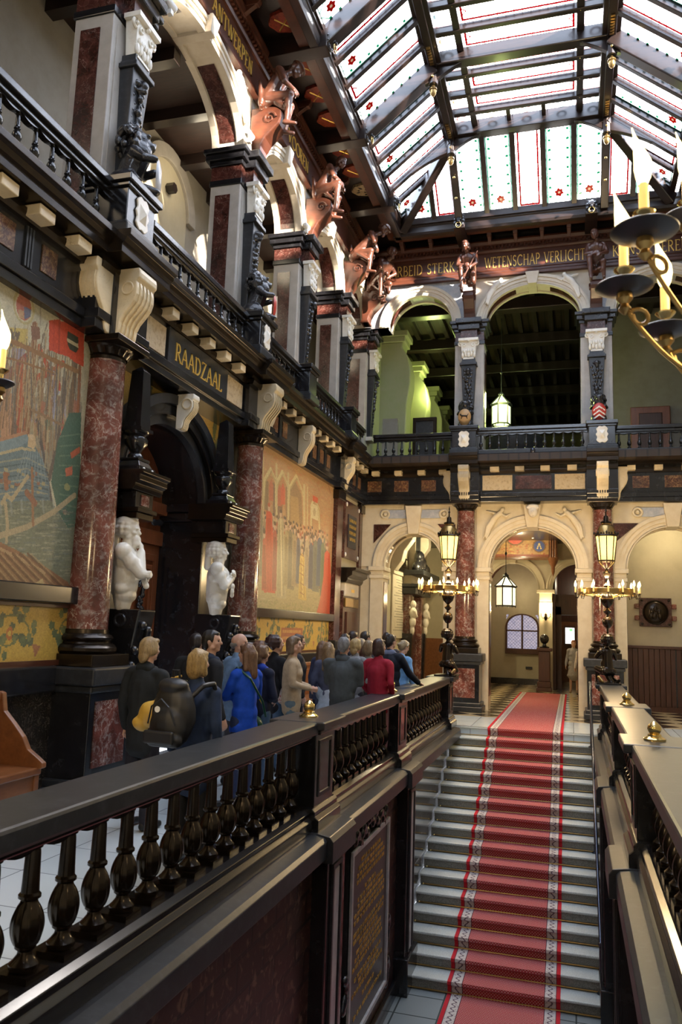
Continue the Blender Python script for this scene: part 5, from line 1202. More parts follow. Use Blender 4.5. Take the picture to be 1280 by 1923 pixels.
# dark passage with wooden door
struct('wall_passage_dark', MB().box(-.66,-.52,25.8,31,0,4.6).box(1.0,1.1,25.8,31,0,4.6).box(-.6,1.1,30.9,31,2.2,4.6), WAINS)
struct('wall_passage_partition', MB().box(-.6,-.35,26.5,26.7,0,2.6).box(-.6,1.1,26.5,26.7,2.35,3.0), WAINS)
t = thing('wooden_door','red brown wooden door with a bright window at the end of the dark passage','door',(.3,30.8,0))
MB().box(-.5,1.0,30.8,30.9,0,2.2).build('leaf', WOODB, t); a = at_y(922,1202,30.7)
MB().box(-.30,.10,30.74,30.82,1.35,2.05).build('frame', WAINS, t); MB().box(-.26,.06,30.72,30.76,1.4,1.98).build('bright_pane', mat('daylit_pane',(.8,.9,.9),.3,emit=((.8,.95,.9),1.6)), t); MB().box(-.12,.0,30.70,30.73,1.85,1.95).build('exit_sign', mat('green_sign',(.1,.5,.1),.4,emit=((.2,.8,.2),1.)), t)
# heraldic balcony
t = thing('heraldic_balcony','painted balcony front with red and blue shields above the inner arches','balcony',(-1.5,24.6,4.1))
bx0,bx1 = at_y(912,1030,24.6).x, at_y(1030,1030,24.6).x
p = Paint(90,44,(.42,.24,.09)); r_ = random.Random(1)
for _ in range(160): p.oval(r_.random(),r_.random(),.02,.03,r_.choice([(.55,.36,.12),(.30,.16,.06),(.40,.12,.05)]),.8)
for x,y,rx,ry,c in ((.13,.35,.09,.2,(.62,.13,.08)),(.47,.70,.12,.25,(.60,.13,.09)),(.85,.38,.085,.2,(.07,.10,.28))): p.oval(x,y,rx*1.25,ry*1.2,(.20,.11,.05)); p.oval(x,y,rx,ry,c)
p.line([(.82,.28),(.85,.5)],.008,(.75,.6,.25)); p.line([(.88,.28),(.85,.5)],.008,(.75,.6,.25)); p.rect(0,1,0,.06,(.25,.07,.04)); p.rect(0,1,.92,1,(.3,.1,.05)); p.grain(.2)
MB().box(bx0,bx1+.25,24.62,25.4,4.02,4.9).build('body', WOODB, t)
p.build('painted_front', lambda x,y: (bx0+(bx1-bx0)*x, 24.6, 4.06+.82*y), attr_mat('heraldic_paint',.5,.1), t)
for k in range(3): MB().box(bx1+.03+.07*k,bx1+.075+.07*k,24.57,24.63,4.02,4.9).build('fluted_post', WOODB, t, bevel=.01)
MB().lathe([(.005,3.45),(.05,3.6),(.06,3.75),(.13,3.9),(.17,4.05)],(bx1+.12,24.75,0),12).build('drop_finial', WOODB, t, True)
for k,(u,v) in enumerate(((989,996),(1000,1009))):
    q = at_y(u,v,24.0); t = thing('ceiling_spotlight','small lit spotlight in the passage ceiling, %s of the pair above the painted balcony'%['left','right'][k],'spotlight',q)
    MB().lathe([(.03,q.z-.02),(.05,q.z+.06),(.04,q.z+.10)],(q.x,q.y,0),12).build('housing', BLACKM, t, True); MB().ell((q.x,q.y,q.z-.02),(.03,.03,.015),10,6).build('bulb', LAMPW, t, True)
    MB().tube([(q.x,q.y,q.z+.08),(q.x,q.y,4.56)],.01,6).build('stem', BLACKM, t)
# newel with ball
t = thing('ball_newel','dark wooden newel post topped by a polished ball, below the sconce','post',(-.84,25.0,0))
MB().box(-1.07,-.61,24.8,25.26,0,.12).box(-1.04,-.64,24.82,25.22,.12,.3).build('foot', WAINS, t, bevel=.02)
MB().box(-1.0,-.66,24.84,25.2,.3,1.2).build('shaft', WAINS, t, bevel=.02); MB().box(-1.06,-.6,24.8,25.26,1.2,1.3).build('cap', WAINS, t, bevel=.02)
MB().lathe([(.14,1.3),(.15,1.33),(.06,1.37),(.05,1.42),(.10,1.46),(.135,1.54),(.13,1.62),(.09,1.68),(.03,1.71),(.001,1.73)],(-.83,25.02,0),20).build('ball', BLACK, t, True)
def sconce(x,y,z,label,s=1.):
    t = thing('wall_sconce',label,'sconce',(x,y,z))
    MB().lathe([(.001,z-.16),(.04,z-.12),(.06,z-.05),(.03,z),(.02,z+.08),(.035,z+.1)],(x,y-.12,0),12).build('stem', BRONZE, t, True)
    MB().box(x-.04,x+.04,y-.04,y,z-.1,z+.06).build('wall_plate', BRONZE, t)
    for dx,dy in ((-.14,0),(.14,0),(0,-.10)):
        MB().tube([(x,y-.12,z-.04),(x+dx*.6,y-.12+dy*.6,z-.08),(x+dx,y-.12+dy,z-.02),(x+dx,y-.12+dy,z+.05)],.010,6).lathe([(.01,z+.05),(.035,z+.06),(.01,z+.07)],(x+dx,y-.12+dy,0),10).build('arm', BRONZE, t, True)
        MB().lathe([(.012,z+.06),(.012,z+.14)],(x+dx,y-.12+dy,0),8).build('candle', CREAMC, t, True)
        MB().lathe([(.003,z+.14),(.02,z+.17),(.016,z+.21),(.001,z+.26)],(x+dx,y-.12+dy,0),8).build('flame', FLAME, t, True)
sconce(-.8,IY,2.28,'bronze three-branched sconce glowing on the cream pillar between the inner arches')
sconce(-2.78,IY-.02,2.5,'bronze sconce glowing on the pilaster left of the hanging lantern')
# left passage wall: tablet, portal, upper sculpture, doorway
WL = -4.85; GF = lambda u,n,z:(WL+n,u,z)
y0 = at_x(734,1100,WL).y; y1 = at_x(762,1100,WL).y
t = thing('inscribed_tablet','tall pale stone tablet with faint lines of text on the passage wall','tablet',GF(21.5,.03,2.4))
MB(GF).box(y0,y1,0,.05,1.45,3.25).build('slab', PALE, t, bevel=.01); MB(GF).box(y0-.06,y1+.06,0,.09,3.25,3.36).build('top_moulding', PALE, t, bevel=.01)
g = MB(GF); z = 3.1; r_ = random.Random(9)
while z > 1.6: w = r_.uniform(.3,.9)*(y1-y0)*.5; g.box((y0+y1)/2-w,(y0+y1)/2+w,.05,.052,z,z+.022); z -= .075
g.build('text_lines', TAUPE, t)
MB(GF).box(y0+.3,y1-.3,0,.12,3.36,3.5).box(y0+.5,y1-.5,0,.1,3.5,3.75).box(y0+.45,y1-.45,0,.13,3.75,3.8).build('crest', BRONZE, t, bevel=.02)
yp0 = at_x(768,1150,WL+.25).y; yp1 = yp0+2.4
t = thing('passage_portal','red marble doorway with a black cornice and pale term figures in the left passage','doorway',GF(yp0+1,.2,0))
MB(GF).box(yp0+.1,yp0+.45,0,.25,0,2.75).build('jamb', REDM, t, bevel=.02); MB(GF).box(yp1-.45,yp1-.1,0,.25,0,2.75).build('jamb', REDM, t, bevel=.02); MB(GF).box(yp0+.45,yp1-.45,-.05,.08,0,2.6).build('door_leaf', DREDM, t)
MB(GF).box(yp0-.1,yp1+.1,0,.45,2.75,2.95).box(yp0-.15,yp1+.15,0,.55,2.95,3.05).build('cornice', BLACKM, t, bevel=.02); MB(GF).box(yp0,yp1,0,.3,3.05,3.3).build('upper_frieze', PLASTER, t); MB(GF).box(yp0-.2,yp1+.2,0,.7,3.3,3.45).build('top_cornice', BLACKM, t, bevel=.02)
for yy in (yp0+.0,yp1-.25):
    bl = [el((.35,yy-yp0-1+.1,2.45),(.09,.09,.12)),el((.35,yy-yp0-1+.1,2.2),(.12,.16,.16)),el((.34,yy-yp0-1+.1,1.95),(.1,.13,.18)),el((.33,yy-yp0-1+.1,1.7),(.07,.09,.16)),cap((.4,yy-yp0-1-.02,2.25),(.46,yy-yp0-1+.08,2.1),.05,.04)]
    organic('term_figure', [(b_[0],b_[1]-V((.2,0,0)),*b_[2:]) if b_[0]=='e' else (b_[0],b_[1]-V((.2,0,0)),b_[2]-V((.2,0,0)),*b_[3:]) for b_ in bl], WHITEM, t, .018, 2)
    MB(GF).taper(yy-.02,yy+.22,.05,.3,0,yy,yy+.2,.05,.35,1.6).build('term_base', BLACK, t)
t = thing('dark_sculpture','dark carved group with a tall post above the passage doorway','sculpture',GF(yp0+1,.4,3.45))
organic('group', [el((.0,a*.35,b_),(.16,.22,.2)) for a,b_ in ((-2,.1),(-1,.2),(0,.3),(1,.15),(2,.1),(-1,.45))], IRONW, t, .03, 2)
MB(GF).box(yp0+.6,yp0+.72,.3,.42,3.45,4.55).build('post', BLACKM, t)
for k,yy in enumerate((yp0-1.3, yp0+1.2)):
    t = thing('stone_corbel','pale scrolled stone corbel under the passage ceiling, %s the dark sculpture'%['before','behind'][k],'corbel',GF(yy,.3,4))
    MB(GF).prism([(0,3.3),(.12,3.35),(.3,3.6),(.38,3.9),(.6,4.2),(.62,4.35),(.6,4.55),(0,4.55)],yy-.2,yy+.25,0).build('bracket', PALE, t, bevel=.02)
t = thing('passage_doorway','narrow doorway with a dark cornice just inside the left arch','doorway',GF(19.3,.1,0))
MB(GF).box(18.9,19.7,0,.08,0,2.5).build('leaf', DREDM, t); MB(GF).box(18.8,19.8,0,.18,2.5,2.7).box(18.7,19.9,0,.3,2.85,3.0).build('cornice', BLACKM, t, bevel=.02)
# end of the left wall: black tablet and niche doorway
LW2 = WX+.2; HF = lambda u,n,z:(LW2+n,u,z)
t = thing('gilt_tablet','black tablet with four gilt lines in a red marble frame by the left arch','tablet',HF(17.1,.02,3.9))
MB(HF).box(16.45,17.62,0,.06,3.22,4.52).build('frame', DREDM, t, bevel=.01); MB(HF).box(16.68,17.36,.06,.075,3.48,4.22).build('slab', BLACKM, t)
g = MB(HF); r_ = random.Random(4)
for k,z in enumerate((4.06,3.92,3.78,3.64)):
    u = 16.76+.04*(k==3)
    while u < 17.28-.05*(k==3): g.box(u,u+.02,.075,.08,z,z+.075); g.box(u,u+.045,.075,.08,z+r_.choice([0,.03,.06]),z+r_.choice([.0,.03,.06])+.015); u += .07
g.build('gilt_lines', GILT, t)
for a,b_ in ((16.52,3.3),(17.55,3.3),(16.52,4.42),(17.55,4.42)): MB(HF).ell((a,.07,b_),(.03,.02,.05)).build('stud', WHITEM, t, True)
t = thing('corner_doorway','doorway with gleaming black cornice and gilt panel at the far end of the left wall','doorway',HF(17,.1,0))
MB(HF).box(16.35,17.55,0,.10,0,2.5).build('surround', DREDM, t, bevel=.01); MB(HF).box(16.6,17.3,.10,.13,0,2.05).build('leaf', WAINS, t); MB(HF).box(16.42,17.5,.1,.14,2.15,2.35).build('gilt_panel', AGED, t, bevel=.01)
MB(HF).box(16.4,17.5,0,.14,2.38,2.68).build('plaque', PALE, t, bevel=.03); MB(HF).box(16.85,17.1,.14,.145,2.48,2.55).build('gilt_word', GILT, t)
MB(HF).prism([(0,2.68),(.16,2.68),(.2,2.74),(.2,2.78),(.3,2.84),(.3,2.92),(.38,2.95),(.38,3.0),(0,3.0)],16.3,17.62,0).build('cornice', BRONZE, t, bevel=.006)
# two visitors' benches
def bench(y0,y1,label,x=WX+.25):
    t = thing('oak_bench',label,'bench',(x,(y0+y1)/2,0))
    def bx(*a): return MB().box(*a)
    bx(x+.02,x+.52,y0,y1,.40,.46).build('seat', WOODB, t, bevel=.012)
    bx(x+.0,x+.05,y0,y1,.46,1.02).build('back', WOODB, t, bevel=.01); bx(x-.0,x+.09,y0,y1,.98,1.05).build('top_rail', WOODB, t, bevel=.015)
    u = y0+.1
    while u < y1-.5: bx(x+.05,x+.065,u,u+.5,.55,.92).build('panel', WOODB, t, bevel=.012); u += .6
    for y in (y0,y1-.05):
        P_ = [(x,.05),(x+.5,.05),(x+.5,.44),(x+.56,.46),(x+.56,.50),(x+.5,.54),(x+.40,.60),(x+.34,.70),(x+.24,.80),(x+.13,.90),(x+.10,1.05),(x,1.08)]
        MB().prism(P_,y,y+.055,1).build('end_panel', WOODB, t, bevel=.008)
        e = MB().prism([(x+.10,.14),(x+.42,.14),(x+.42,.38),(x+.10,.38)],y-.006,y+.06,1).build('inset_panel', WOODM, t, bevel=.008)
    bx(x+.05,x+.48,y0,y1,.05,.40).build('box_front', WOODB, t)
bench(3.6,5.85,'orange brown oak bench with a curved end under the ship mural')
bench(12.4,15.0,'orange brown oak bench under the procession mural, behind the visitors')
# ------------------------------------------------------------------ murals
MUR = attr_mat('mural_paint', .42, .12)
def mural_ship():
    y0, y1, z0, z1 = 4.6, 7.05, 2.0, 4.63
    W, Hh = 290, 290; p = Paint(W, Hh, (.50,.46,.31)); r_ = random.Random(11)
    def Q(u, v): q = at_x(u, v, WX+.225); return ((q.y-y0)/(y1-y0), (q.z-z0)/(z1-z0))
    G = lambda *pts: [Q(*q) for q in pts]
    def line(pts, w, c, al=1.): p.line(G(*pts), w, c, al)
    p.grain(.14,1,4)
    for _ in range(260): x = r_.random(); p.oval(x, r_.uniform(.62,1), .05, .025, r_.choice([(.56,.52,.36),(.47,.42,.27),(.42,.41,.32)]), .3)
    # hazy town, sails and distant rigging
    p.poly(G((-140,760),(150,740),(150,900),(-140,900)),(.30,.26,.18))
    for _ in range(240):
        u = r_.uniform(-130,150); v = r_.uniform(700,840); c = r_.choice([(.34,.22,.12),(.22,.20,.16),(.42,.34,.20),(.30,.28,.30),(.40,.14,.08),(.24,.14,.09)])
        p.poly(G((u,v),(u+r_.uniform(4,12),v+4),(u+r_.uniform(2,10),v+r_.uniform(20,60)),(u-3,v+r_.uniform(15,40))),c,.7)
    p.poly(G((20,615),(52,618),(52,652),(18,656),(-10,640)),(.52,.40,.12)); 
    for _ in range(9): u=r_.uniform(8,50); line([(u,r_.uniform(620,632)),(u+r_.uniform(-6,8),r_.uniform(638,652))],.006,(.16,.12,.08))
    p.poly(G((22,652),(48,656),(44,672),(30,684),(20,672)),(.30,.27,.32)); p.poly(G((-20,715),(10,700),(48,662),(52,672),(22,715),(-10,740)),(.30,.10,.08)); p.poly(G((-30,590),(0,560),(6,610),(-6,640)),(.45,.44,.26))
    p.poly(G((-10,650),(10,640),(18,668),(10,700),(-12,700)),(.50,.40,.14))
    p.poly(G((70,655),(88,650),(96,690),(80,700),(70,688)),(.55,.50,.38)); p.poly(G((86,668),(118,690),(116,732),(88,736),(84,700)),(.54,.50,.38))
    line([(74,652),(86,680),(92,700)],.012,(.50,.09,.045)); line([(118,682),(96,700),(70,708)],.012,(.50,.09,.045)); line([(104,702),(112,728)],.012,(.50,.09,.045))
    p.poly(G((90,692),(104,697),(104,706),(90,700)),(.08,.09,.22)); line([(90,696),(104,701)],.004,(.6,.6,.55))
    p.poly(G((92,715),(104,712),(112,738),(104,745)),(.32,.30,.38)); p.poly(G((96,745),(104,742),(108,770),(100,800)),(.33,.32,.38)); p.poly(G((116,760),(124,755),(126,800)),(.36,.34,.40))
    p.poly(G((84,712),(90,730),(96,742),(82,738)),(.56,.52,.40)); p.poly(G((0,745),(22,738),(26,820),(2,830)),(.46,.26,.15)); p.poly(G((30,765),(54,760),(52,818),(32,822)),(.38,.09,.05)); p.poly(G((32,742),(44,738),(46,762),(34,766)),(.45,.32,.14))
    p.poly(G((26,835),(34,800),(24,790),(18,830)),(.2,.12,.08)); p.poly(G((108,800),(118,785),(122,810),(112,850)),(.46,.10,.07)); p.poly(G((84,790),(96,786),(98,806),(86,808)),(.12,.20,.14)); p.poly(G((88,806),(92,806),(92,830),(88,830)),(.5,.42,.26)); p.oval(*Q(90,782),.012,.008,(.5,.25,.15))
    # masts, yards and shrouds
    for pts,w,c in (([(66,612),(60,700),(50,815)],.016,(.26,.12,.06)),([(52,664),(46,740),(38,800)],.009,(.40,.20,.09)),([(142,682),(134,760),(120,870)],.014,(.17,.11,.07)),([(128,690),(118,760),(104,850),(92,900)],.010,(.14,.11,.09)),([(34,690),(32,780)],.009,(.34,.14,.07)),([(82,690),(72,780),(60,850)],.008,(.36,.24,.12)),([(150,690),(146,800)],.010,(.34,.13,.06)),([(98,690),(90,760)],.006,(.3,.18,.1)),([(70,790),(84,870),(96,940)],.009,(.12,.10,.09)),([(-60,600),(-70,800)],.018,(.26,.12,.06)),([(42,690),(40,760)],.012,(.42,.12,.06)),([(110,690),(104,790)],.006,(.42,.30,.14))): line(pts,w,c)
    for _ in range(130): u=r_.uniform(-20,150); v=r_.uniform(600,720); line([(u,v),(u+r_.uniform(-22,8),v+r_.uniform(60,170))],r_.uniform(.0016,.004),r_.choice([(.16,.11,.07),(.30,.18,.09),(.42,.32,.18),(.14,.13,.12)]),.8)
    line([(-40,620),(16,638),(84,668),(146,698)],.009,(.30,.16,.07)); line([(-40,660),(30,676),(100,700)],.004,(.28,.15,.07)); line([(60,770),(120,800)],.005,(.28,.18,.1)); p.poly(G((58,612),(74,614),(76,636),(60,640)),(.22,.11,.07))
    for k in range(5): line([(76,520+4*k),(76,610)],.004,(.3,.27,.2),.5)
    # hulls
    p.poly(G((-140,850),(0,832),(46,818),(66,838),(82,868),(92,905),(94,940),(-140,945)),(.14,.20,.21))
    p.poly(G((-140,842),(0,826),(48,812),(56,826),(40,838),(0,850),(-140,866)),(.20,.27,.28)); line([(-140,868),(0,852),(40,842),(66,846)],.005,(.46,.38,.22)); line([(-140,842),(0,826),(50,812)],.006,(.42,.22,.12))
    for k in range(8): line([(-140,884+9*k),(0,868+10*k),(50,860+10*k),(90,880+8*k)],.0026,(.07,.11,.12) if k%2 else (.34,.33,.22),.85)
    for _ in range(16): u=r_.uniform(-10,80); v=r_.uniform(880,930); p.rect(*(lambda q:(q[0],q[0]+.02,q[1],q[1]+.012))(Q(u,v)),r_.choice([(.42,.34,.16),(.30,.12,.06)]),.8)
    for k in range(9): line([(46+4*k,848),(30+7*k,905)],.0025,(.24,.30,.30),.8)
    p.poly(G((53,816),(65,818),(68,834),(64,843),(52,838)),(.56,.40,.22)); p.oval(*Q(59,820),.010,.010,(.60,.45,.28))
    p.poly(G((108,830),(130,775),(152,775),(150,985),(128,992),(108,960),(96,905)),(.065,.14,.10))
    for k in range(8): line([(112,820+18*k),(150,815+20*k)],.003,(.15,.23,.15),.8)
    p.poly(G((132,850),(150,838),(150,850),(134,862)),(.48,.12,.06)); p.poly(G((122,880),(136,875),(136,892),(124,895)),(.5,.13,.07)); p.oval(*Q(126,915),.02,.014,(.30,.30,.13)); p.oval(*Q(122,962),.014,.010,(.28,.14,.08))
    # water with streaks
    p.poly(G((-140,945),(96,940),(110,965),(128,992),(150,985),(150,1104),(-140,1104)),(.17,.19,.13))
    for _ in range(420): u=r_.uniform(-140,140); v=r_.uniform(945,1085); line([(u,v),(u+r_.uniform(8,24),v+r_.uniform(-1,1))],.0024,r_.choice([(.25,.27,.19),(.11,.13,.10),(.33,.33,.23),(.16,.19,.17)]),.7)
    for k in range(7): line([(-20+20*k,940),(-18+20*k,962)],.006,(.34,.38,.34),.4)
    line([(-60,1022),(0,1006),(50,990),(100,962),(140,930)],.011,(.40,.32,.19)); line([(4,945),(12,930),(22,938),(52,895)],.008,(.44,.35,.20)); line([(10,945),(14,985),(12,1018)],.008,(.42,.33,.19)); line([(60,880),(62,985)],.007,(.32,.16,.08)); line([(50,925),(66,945)],.012,(.28,.12,.07)); line([(10,892),(12,915)],.012,(.30,.13,.07))
    # quay timbers
    p.poly(G((-140,1010),(0,1030),(30,1048),(80,1076),(122,1102),(122,1110),(-140,1110)),(.25,.13,.06))
    line([(-20,1026),(30,1050),(80,1078),(122,1106)],.030,(.24,.11,.055)); line([(-20,1021),(30,1045),(84,1075)],.006,(.40,.25,.13))
    for k in range(9): line([(-60+14*k,1040),(-10+16*k,1104)],.005,(.13,.06,.03),.9); line([(-54+14*k,1040),(-4+16*k,1104)],.003,(.38,.25,.13),.6)
    p.poly(G((52,1104),(80,1086),(84,1104)),(.46,.34,.16))
    # flag and arms painted last
    p.poly(G((92,602),(108,600),(114,604),(124,604),(158,618),(157,690),(140,680),(128,670),(110,664),(92,657)),(.58,.065,.030)); line([(112,602),(110,662)],.006,(.42,.045,.025)); line([(102,602),(100,658)],.004,(.50,.05,.025))
    p.poly(G((127,621),(147,633),(147,656),(142,663),(130,655),(126,642)),(.030,.040,.030)); p.poly(G((126,635),(147,646),(147,653),(126,642)),(.52,.44,.27))
    p.oval(*Q(45,577),.060,.060,(.42,.36,.17)); p.oval(*Q(45,577),.050,.052,(.52,.47,.30)); p.oval(*Q(45,577),.042,.046,(.42,.12,.08)); p.poly(G((45,575),(58,582),(57,595),(46,600)),(.12,.13,.20)); p.poly(G((34,580),(45,584),(45,600),(36,596)),(.48,.30,.16)); p.oval(*Q(45,553),.035,.014,(.46,.14,.09))
    p.a = p.a*.88 + np.array((.26,.22,.13))*.12
    p.grain(.20,5); p.grain(.12,7,3)
    t = thing('ship_mural','large mural of sailing ships and a red flag beside the nearest column','mural',LF(5.9,.23,3.3))
    p.build('painted_canvas', lambda x,y: LF(y0+(y1-y0)*x, .225, z0+(z1-z0)*y), MUR, t)
mural_ship()
def mural_crowd():
    y0, y1, z0, z1 = 10.95, 15.66, 1.96, 4.62
    W, Hh = 330, 260; p = Paint(W, Hh, (.40,.24,.12)); r_ = random.Random(21)
    def Q(u, v): q = at_x(u, v, WX+.225); return ((q.y-y0)/(y1-y0), (q.z-z0)/(z1-z0))
    G = lambda *pts: [Q(*q) for q in pts]
    def line(pts, w, c, al=1.): p.line(G(*pts), w, c, al)
    vt = lambda u: 822+(u-478)*.75          # top edge of the canvas in the view
    for _ in range(900): x=r_.random(); z=r_.uniform(.45,1); p.rect(x,x+.03,z,z+.010,r_.choice([(.44,.20,.10),(.38,.26,.13),(.34,.18,.10),(.46,.32,.15),(.42,.16,.08)]),.5)
    p.poly(G((512,905),(530,925),(530,975),(512,970)),(.22,.15,.10)); p.poly(G((536,915),(552,900),(566,930),(568,985),(536,978)),(.27,.18,.10)); p.poly(G((492,900),(504,905),(504,960),(492,955)),(.24,.17,.10))
    for pts in ([(494,950),(497,900),(508,880),(518,905),(518,950)],[(518,950),(520,905),(530,885),(541,915),(541,965)],[(541,965),(543,915),(556,893),(570,930),(571,985)],[(584,985),(584,950),(590,935),(598,955),(600,1000)]):
        line(pts,.010,(.52,.44,.22)); line([(u+1.5,v+5) for u,v in pts],.004,(.36,.28,.14))
    for u,w in ((494,.006),(519,.010),(541,.010),(571,.012),(577,.008)): line([(u,vt(u)+20),(u,985)],w,(.46,.38,.20))
    p.poly(G((478,850),(484,845),(492,905),(486,930)),(.50,.15,.09)); p.poly(G((480,880),(486,870),(490,940),(482,950)),(.26,.30,.32)); p.poly(G((545,930),(560,935),(562,990),(545,985)),(.36,.24,.11))
    for u,v in ((509,905),(525,915),(531,912)): p.poly(G((u-4,v+35),(u-4,v+6),(u,v-6),(u+4,v+6),(u+4,v+36)),r_.choice([(.48,.13,.08),(.46,.44,.38),(.40,.15,.09)]))
    p.poly(G((584,945),(596,950),(597,978),(584,972)),(.56,.48,.27)); p.oval(*Q(590,962),.018,.030,(.42,.32,.17)); p.poly(G((587,930),(597,935),(596,945),(587,941)),(.52,.10,.05)); line([(600,900),(608,880),(620,925)],.006,(.28,.12,.08))
    # pavement
    p.poly(G((468,1068),(625,1095),(625,1170),(468,1160)),(.38,.31,.15))
    for _ in range(170): u=r_.uniform(472,618); v=r_.uniform(1080,1150); line([(u,v),(u+r_.uniform(3,9),v+1)],.0025,r_.choice([(.30,.26,.13),(.46,.40,.22),(.27,.24,.12)]),.7)
    for _ in range(260): p.oval(r_.random(), r_.uniform(0,.055), .008,.007,r_.choice([(.28,.27,.11),(.36,.30,.14)]),.8)
    cols = [(.10,.08,.07),(.24,.10,.06),(.20,.17,.10),(.13,.15,.13),(.36,.28,.14),(.30,.22,.13),(.42,.37,.26),(.15,.13,.17),(.30,.12,.08)]
    for row in range(4):
        for i in range(30-3*row):
            u = 480+(i+r_.random()*.7)*138/(30-3*row); v = 958+(u-478)*.33+row*11+r_.uniform(-4,4); c = r_.choice(cols); w = 2.2+row*.5
            p.poly(G((u-w,v+75),(u-w*.9,v+12),(u,v+6),(u+w*.9,v+12),(u+w*1.1,v+80)),c,.95); p.oval(*Q(u,v+3),.0075,.017,(.46,.31,.20)); p.oval(*Q(u,v-1),.0085,.011,r_.choice([(.12,.08,.05),(.38,.11,.06),(.11,.10,.09),(.32,.24,.12),(.16,.11,.08)]))
    def robe(u, vt_, vb, w, c, trim=None, hat=(.12,.08,.05)):
        p.poly(G((u-w,vb),(u-w*.8,(vt_+vb)/2),(u-w*.55,vt_+14),(u,vt_+8),(u+w*.55,vt_+15),(u+w*.85,(vt_+vb)/2),(u+w*1.15,vb+3)),c)
        for k in range(4): a = u+(k-1.5)*w*.4; line([(a,vb-3),(u+(k-1.5)*w*.18,vt_+24)],.0035,tuple(q*.62 for q in c),.8)
        if trim: line([(u+w*.2,vb-4),(u,vt_+14)],.006,trim)
        p.oval(*Q(u,vt_+4),.011,.022,(.50,.35,.23)); p.oval(*Q(u,vt_-2),.012,.013,hat)
    for a in ((484,962,1060,7,(.13,.15,.11),None,(.12,.1,.08)),(489,945,1080,6,(.26,.22,.14),None,(.46,.09,.05)),(505,950,1112,10,(.50,.085,.045),None,(.40,.10,.06)),(516,985,1108,6,(.36,.10,.07)),(496,1000,1108,5,(.44,.09,.05)),(527,962,1122,9,(.40,.34,.19),(.56,.47,.25),(.12,.1,.08)),(537,985,1100,5,(.36,.29,.15)),(545,985,1105,6,(.22,.19,.12)),(553,992,1100,6,(.33,.25,.14)),(560,1000,1095,5,(.12,.13,.15)),(567,1030,1125,7,(.52,.36,.10),(.60,.48,.18)),(576,1005,1100,6,(.38,.31,.20)),(584,1010,1105,6,(.10,.11,.14)),(592,1005,1110,6,(.16,.17,.13)),(600,1000,1100,7,(.08,.11,.16)),(606,1010,1118,6,(.13,.17,.10)),(614,1025,1156,9,(.52,.075,.04),None,(.3,.08,.05))): robe(*a)
    p.poly(G((600,1130),(612,1050),(620,1052),(622,1160),(594,1150)),(.52,.075,.04),.9)
    for k in range(9): v = 1040+9*k; line([(563+(k%2)*3,v),(570-(k%2)*3,v+5)],.004,(.24,.10,.05),.8)
    p.a = p.a*.88 + np.array((.40,.29,.13))*.10
    p.grain(.18,6); p.grain(.10,8,2)
    t = thing('procession_mural','large mural of a robed crowd in red and gold under gothic arches','mural',LF(13.4,.23,3.3))
    p.build('painted_canvas', lambda x,y: LF(y0+(y1-y0)*x, .225, z0+(z1-z0)*y), MUR, t)
mural_crowd()
def vine(u0,u1,z0,z1,n,label,seed,text=False,F=LF,name='vine_frieze_panel',keep=None):
    W = max(40,int((u1-u0)*64)); Hh = max(28,int((z1-z0)*80)); asp = (z1-z0)/(u1-u0)
    p = Paint(W,Hh,(.52,.34,.075)); r_ = random.Random(seed)
    k = (u1-u0)/.9
    for i in range(int(k)+2):
        cx = (i+.3)/k; pts = [(cx+(.30/k)*math.cos(a)*(1-a/9), .5+.38*math.sin(a)*(1-a/11)) for a in [j*.3 for j in range(20)]]
        p.line(pts,.010/ max(1,(u1-u0)),(.16,.17,.07),1,asp)
        for a,b_ in pts[::3]:
            for _ in range(5):
                x,z = a+r_.uniform(-.10,.10)/k*1.6, b_+r_.uniform(-.20,.20); rr = r_.uniform(.035,.06)/k; p.poly([(x-rr,z),(x-rr*.3,z+.08),(x+rr,z+.05),(x+rr*.8,z-.06),(x-rr*.2,z-.1)],r_.choice([(.13,.16,.08),(.18,.20,.09),(.10,.12,.07)]))
        p.oval(cx,.5,.05/k,.12,(.42,.15,.05)); p.oval(cx,.5,.025/k,.06,(.60,.42,.10)); p.poly([(cx+.36/k,.3),(cx+.42/k,.05),(cx+.5/k,.28)],(.36,.16,.08))
    if text:
        p.rect(.36,.62,.28,.72,(.34,.12,.06)); 
        for j in range(2):
            x = .38
            while x < .6: p.rect(x,x+.007,.56-.2*j,.66-.2*j,(.62,.40,.12)); x += .014
    p.grain(.22,seed); 
    t = thing(name,label,'frieze',F((u0+u1)/2,n,z0)); p.build('gold_ground', lambda x,y: F(u0+(u1-u0)*x, n, z0+(z1-z0)*y), attr_mat('gilt_paint_%d'%seed,.4,.1), t, keep)
vine(3.0,6.9,1.30,1.80,.225,'gold frieze panel painted with dark green vines under the ship mural',31)
vine(11.3,15.6,1.26,1.82,.225,'gold frieze panel with vines and a red text block under the procession mural',32,True)

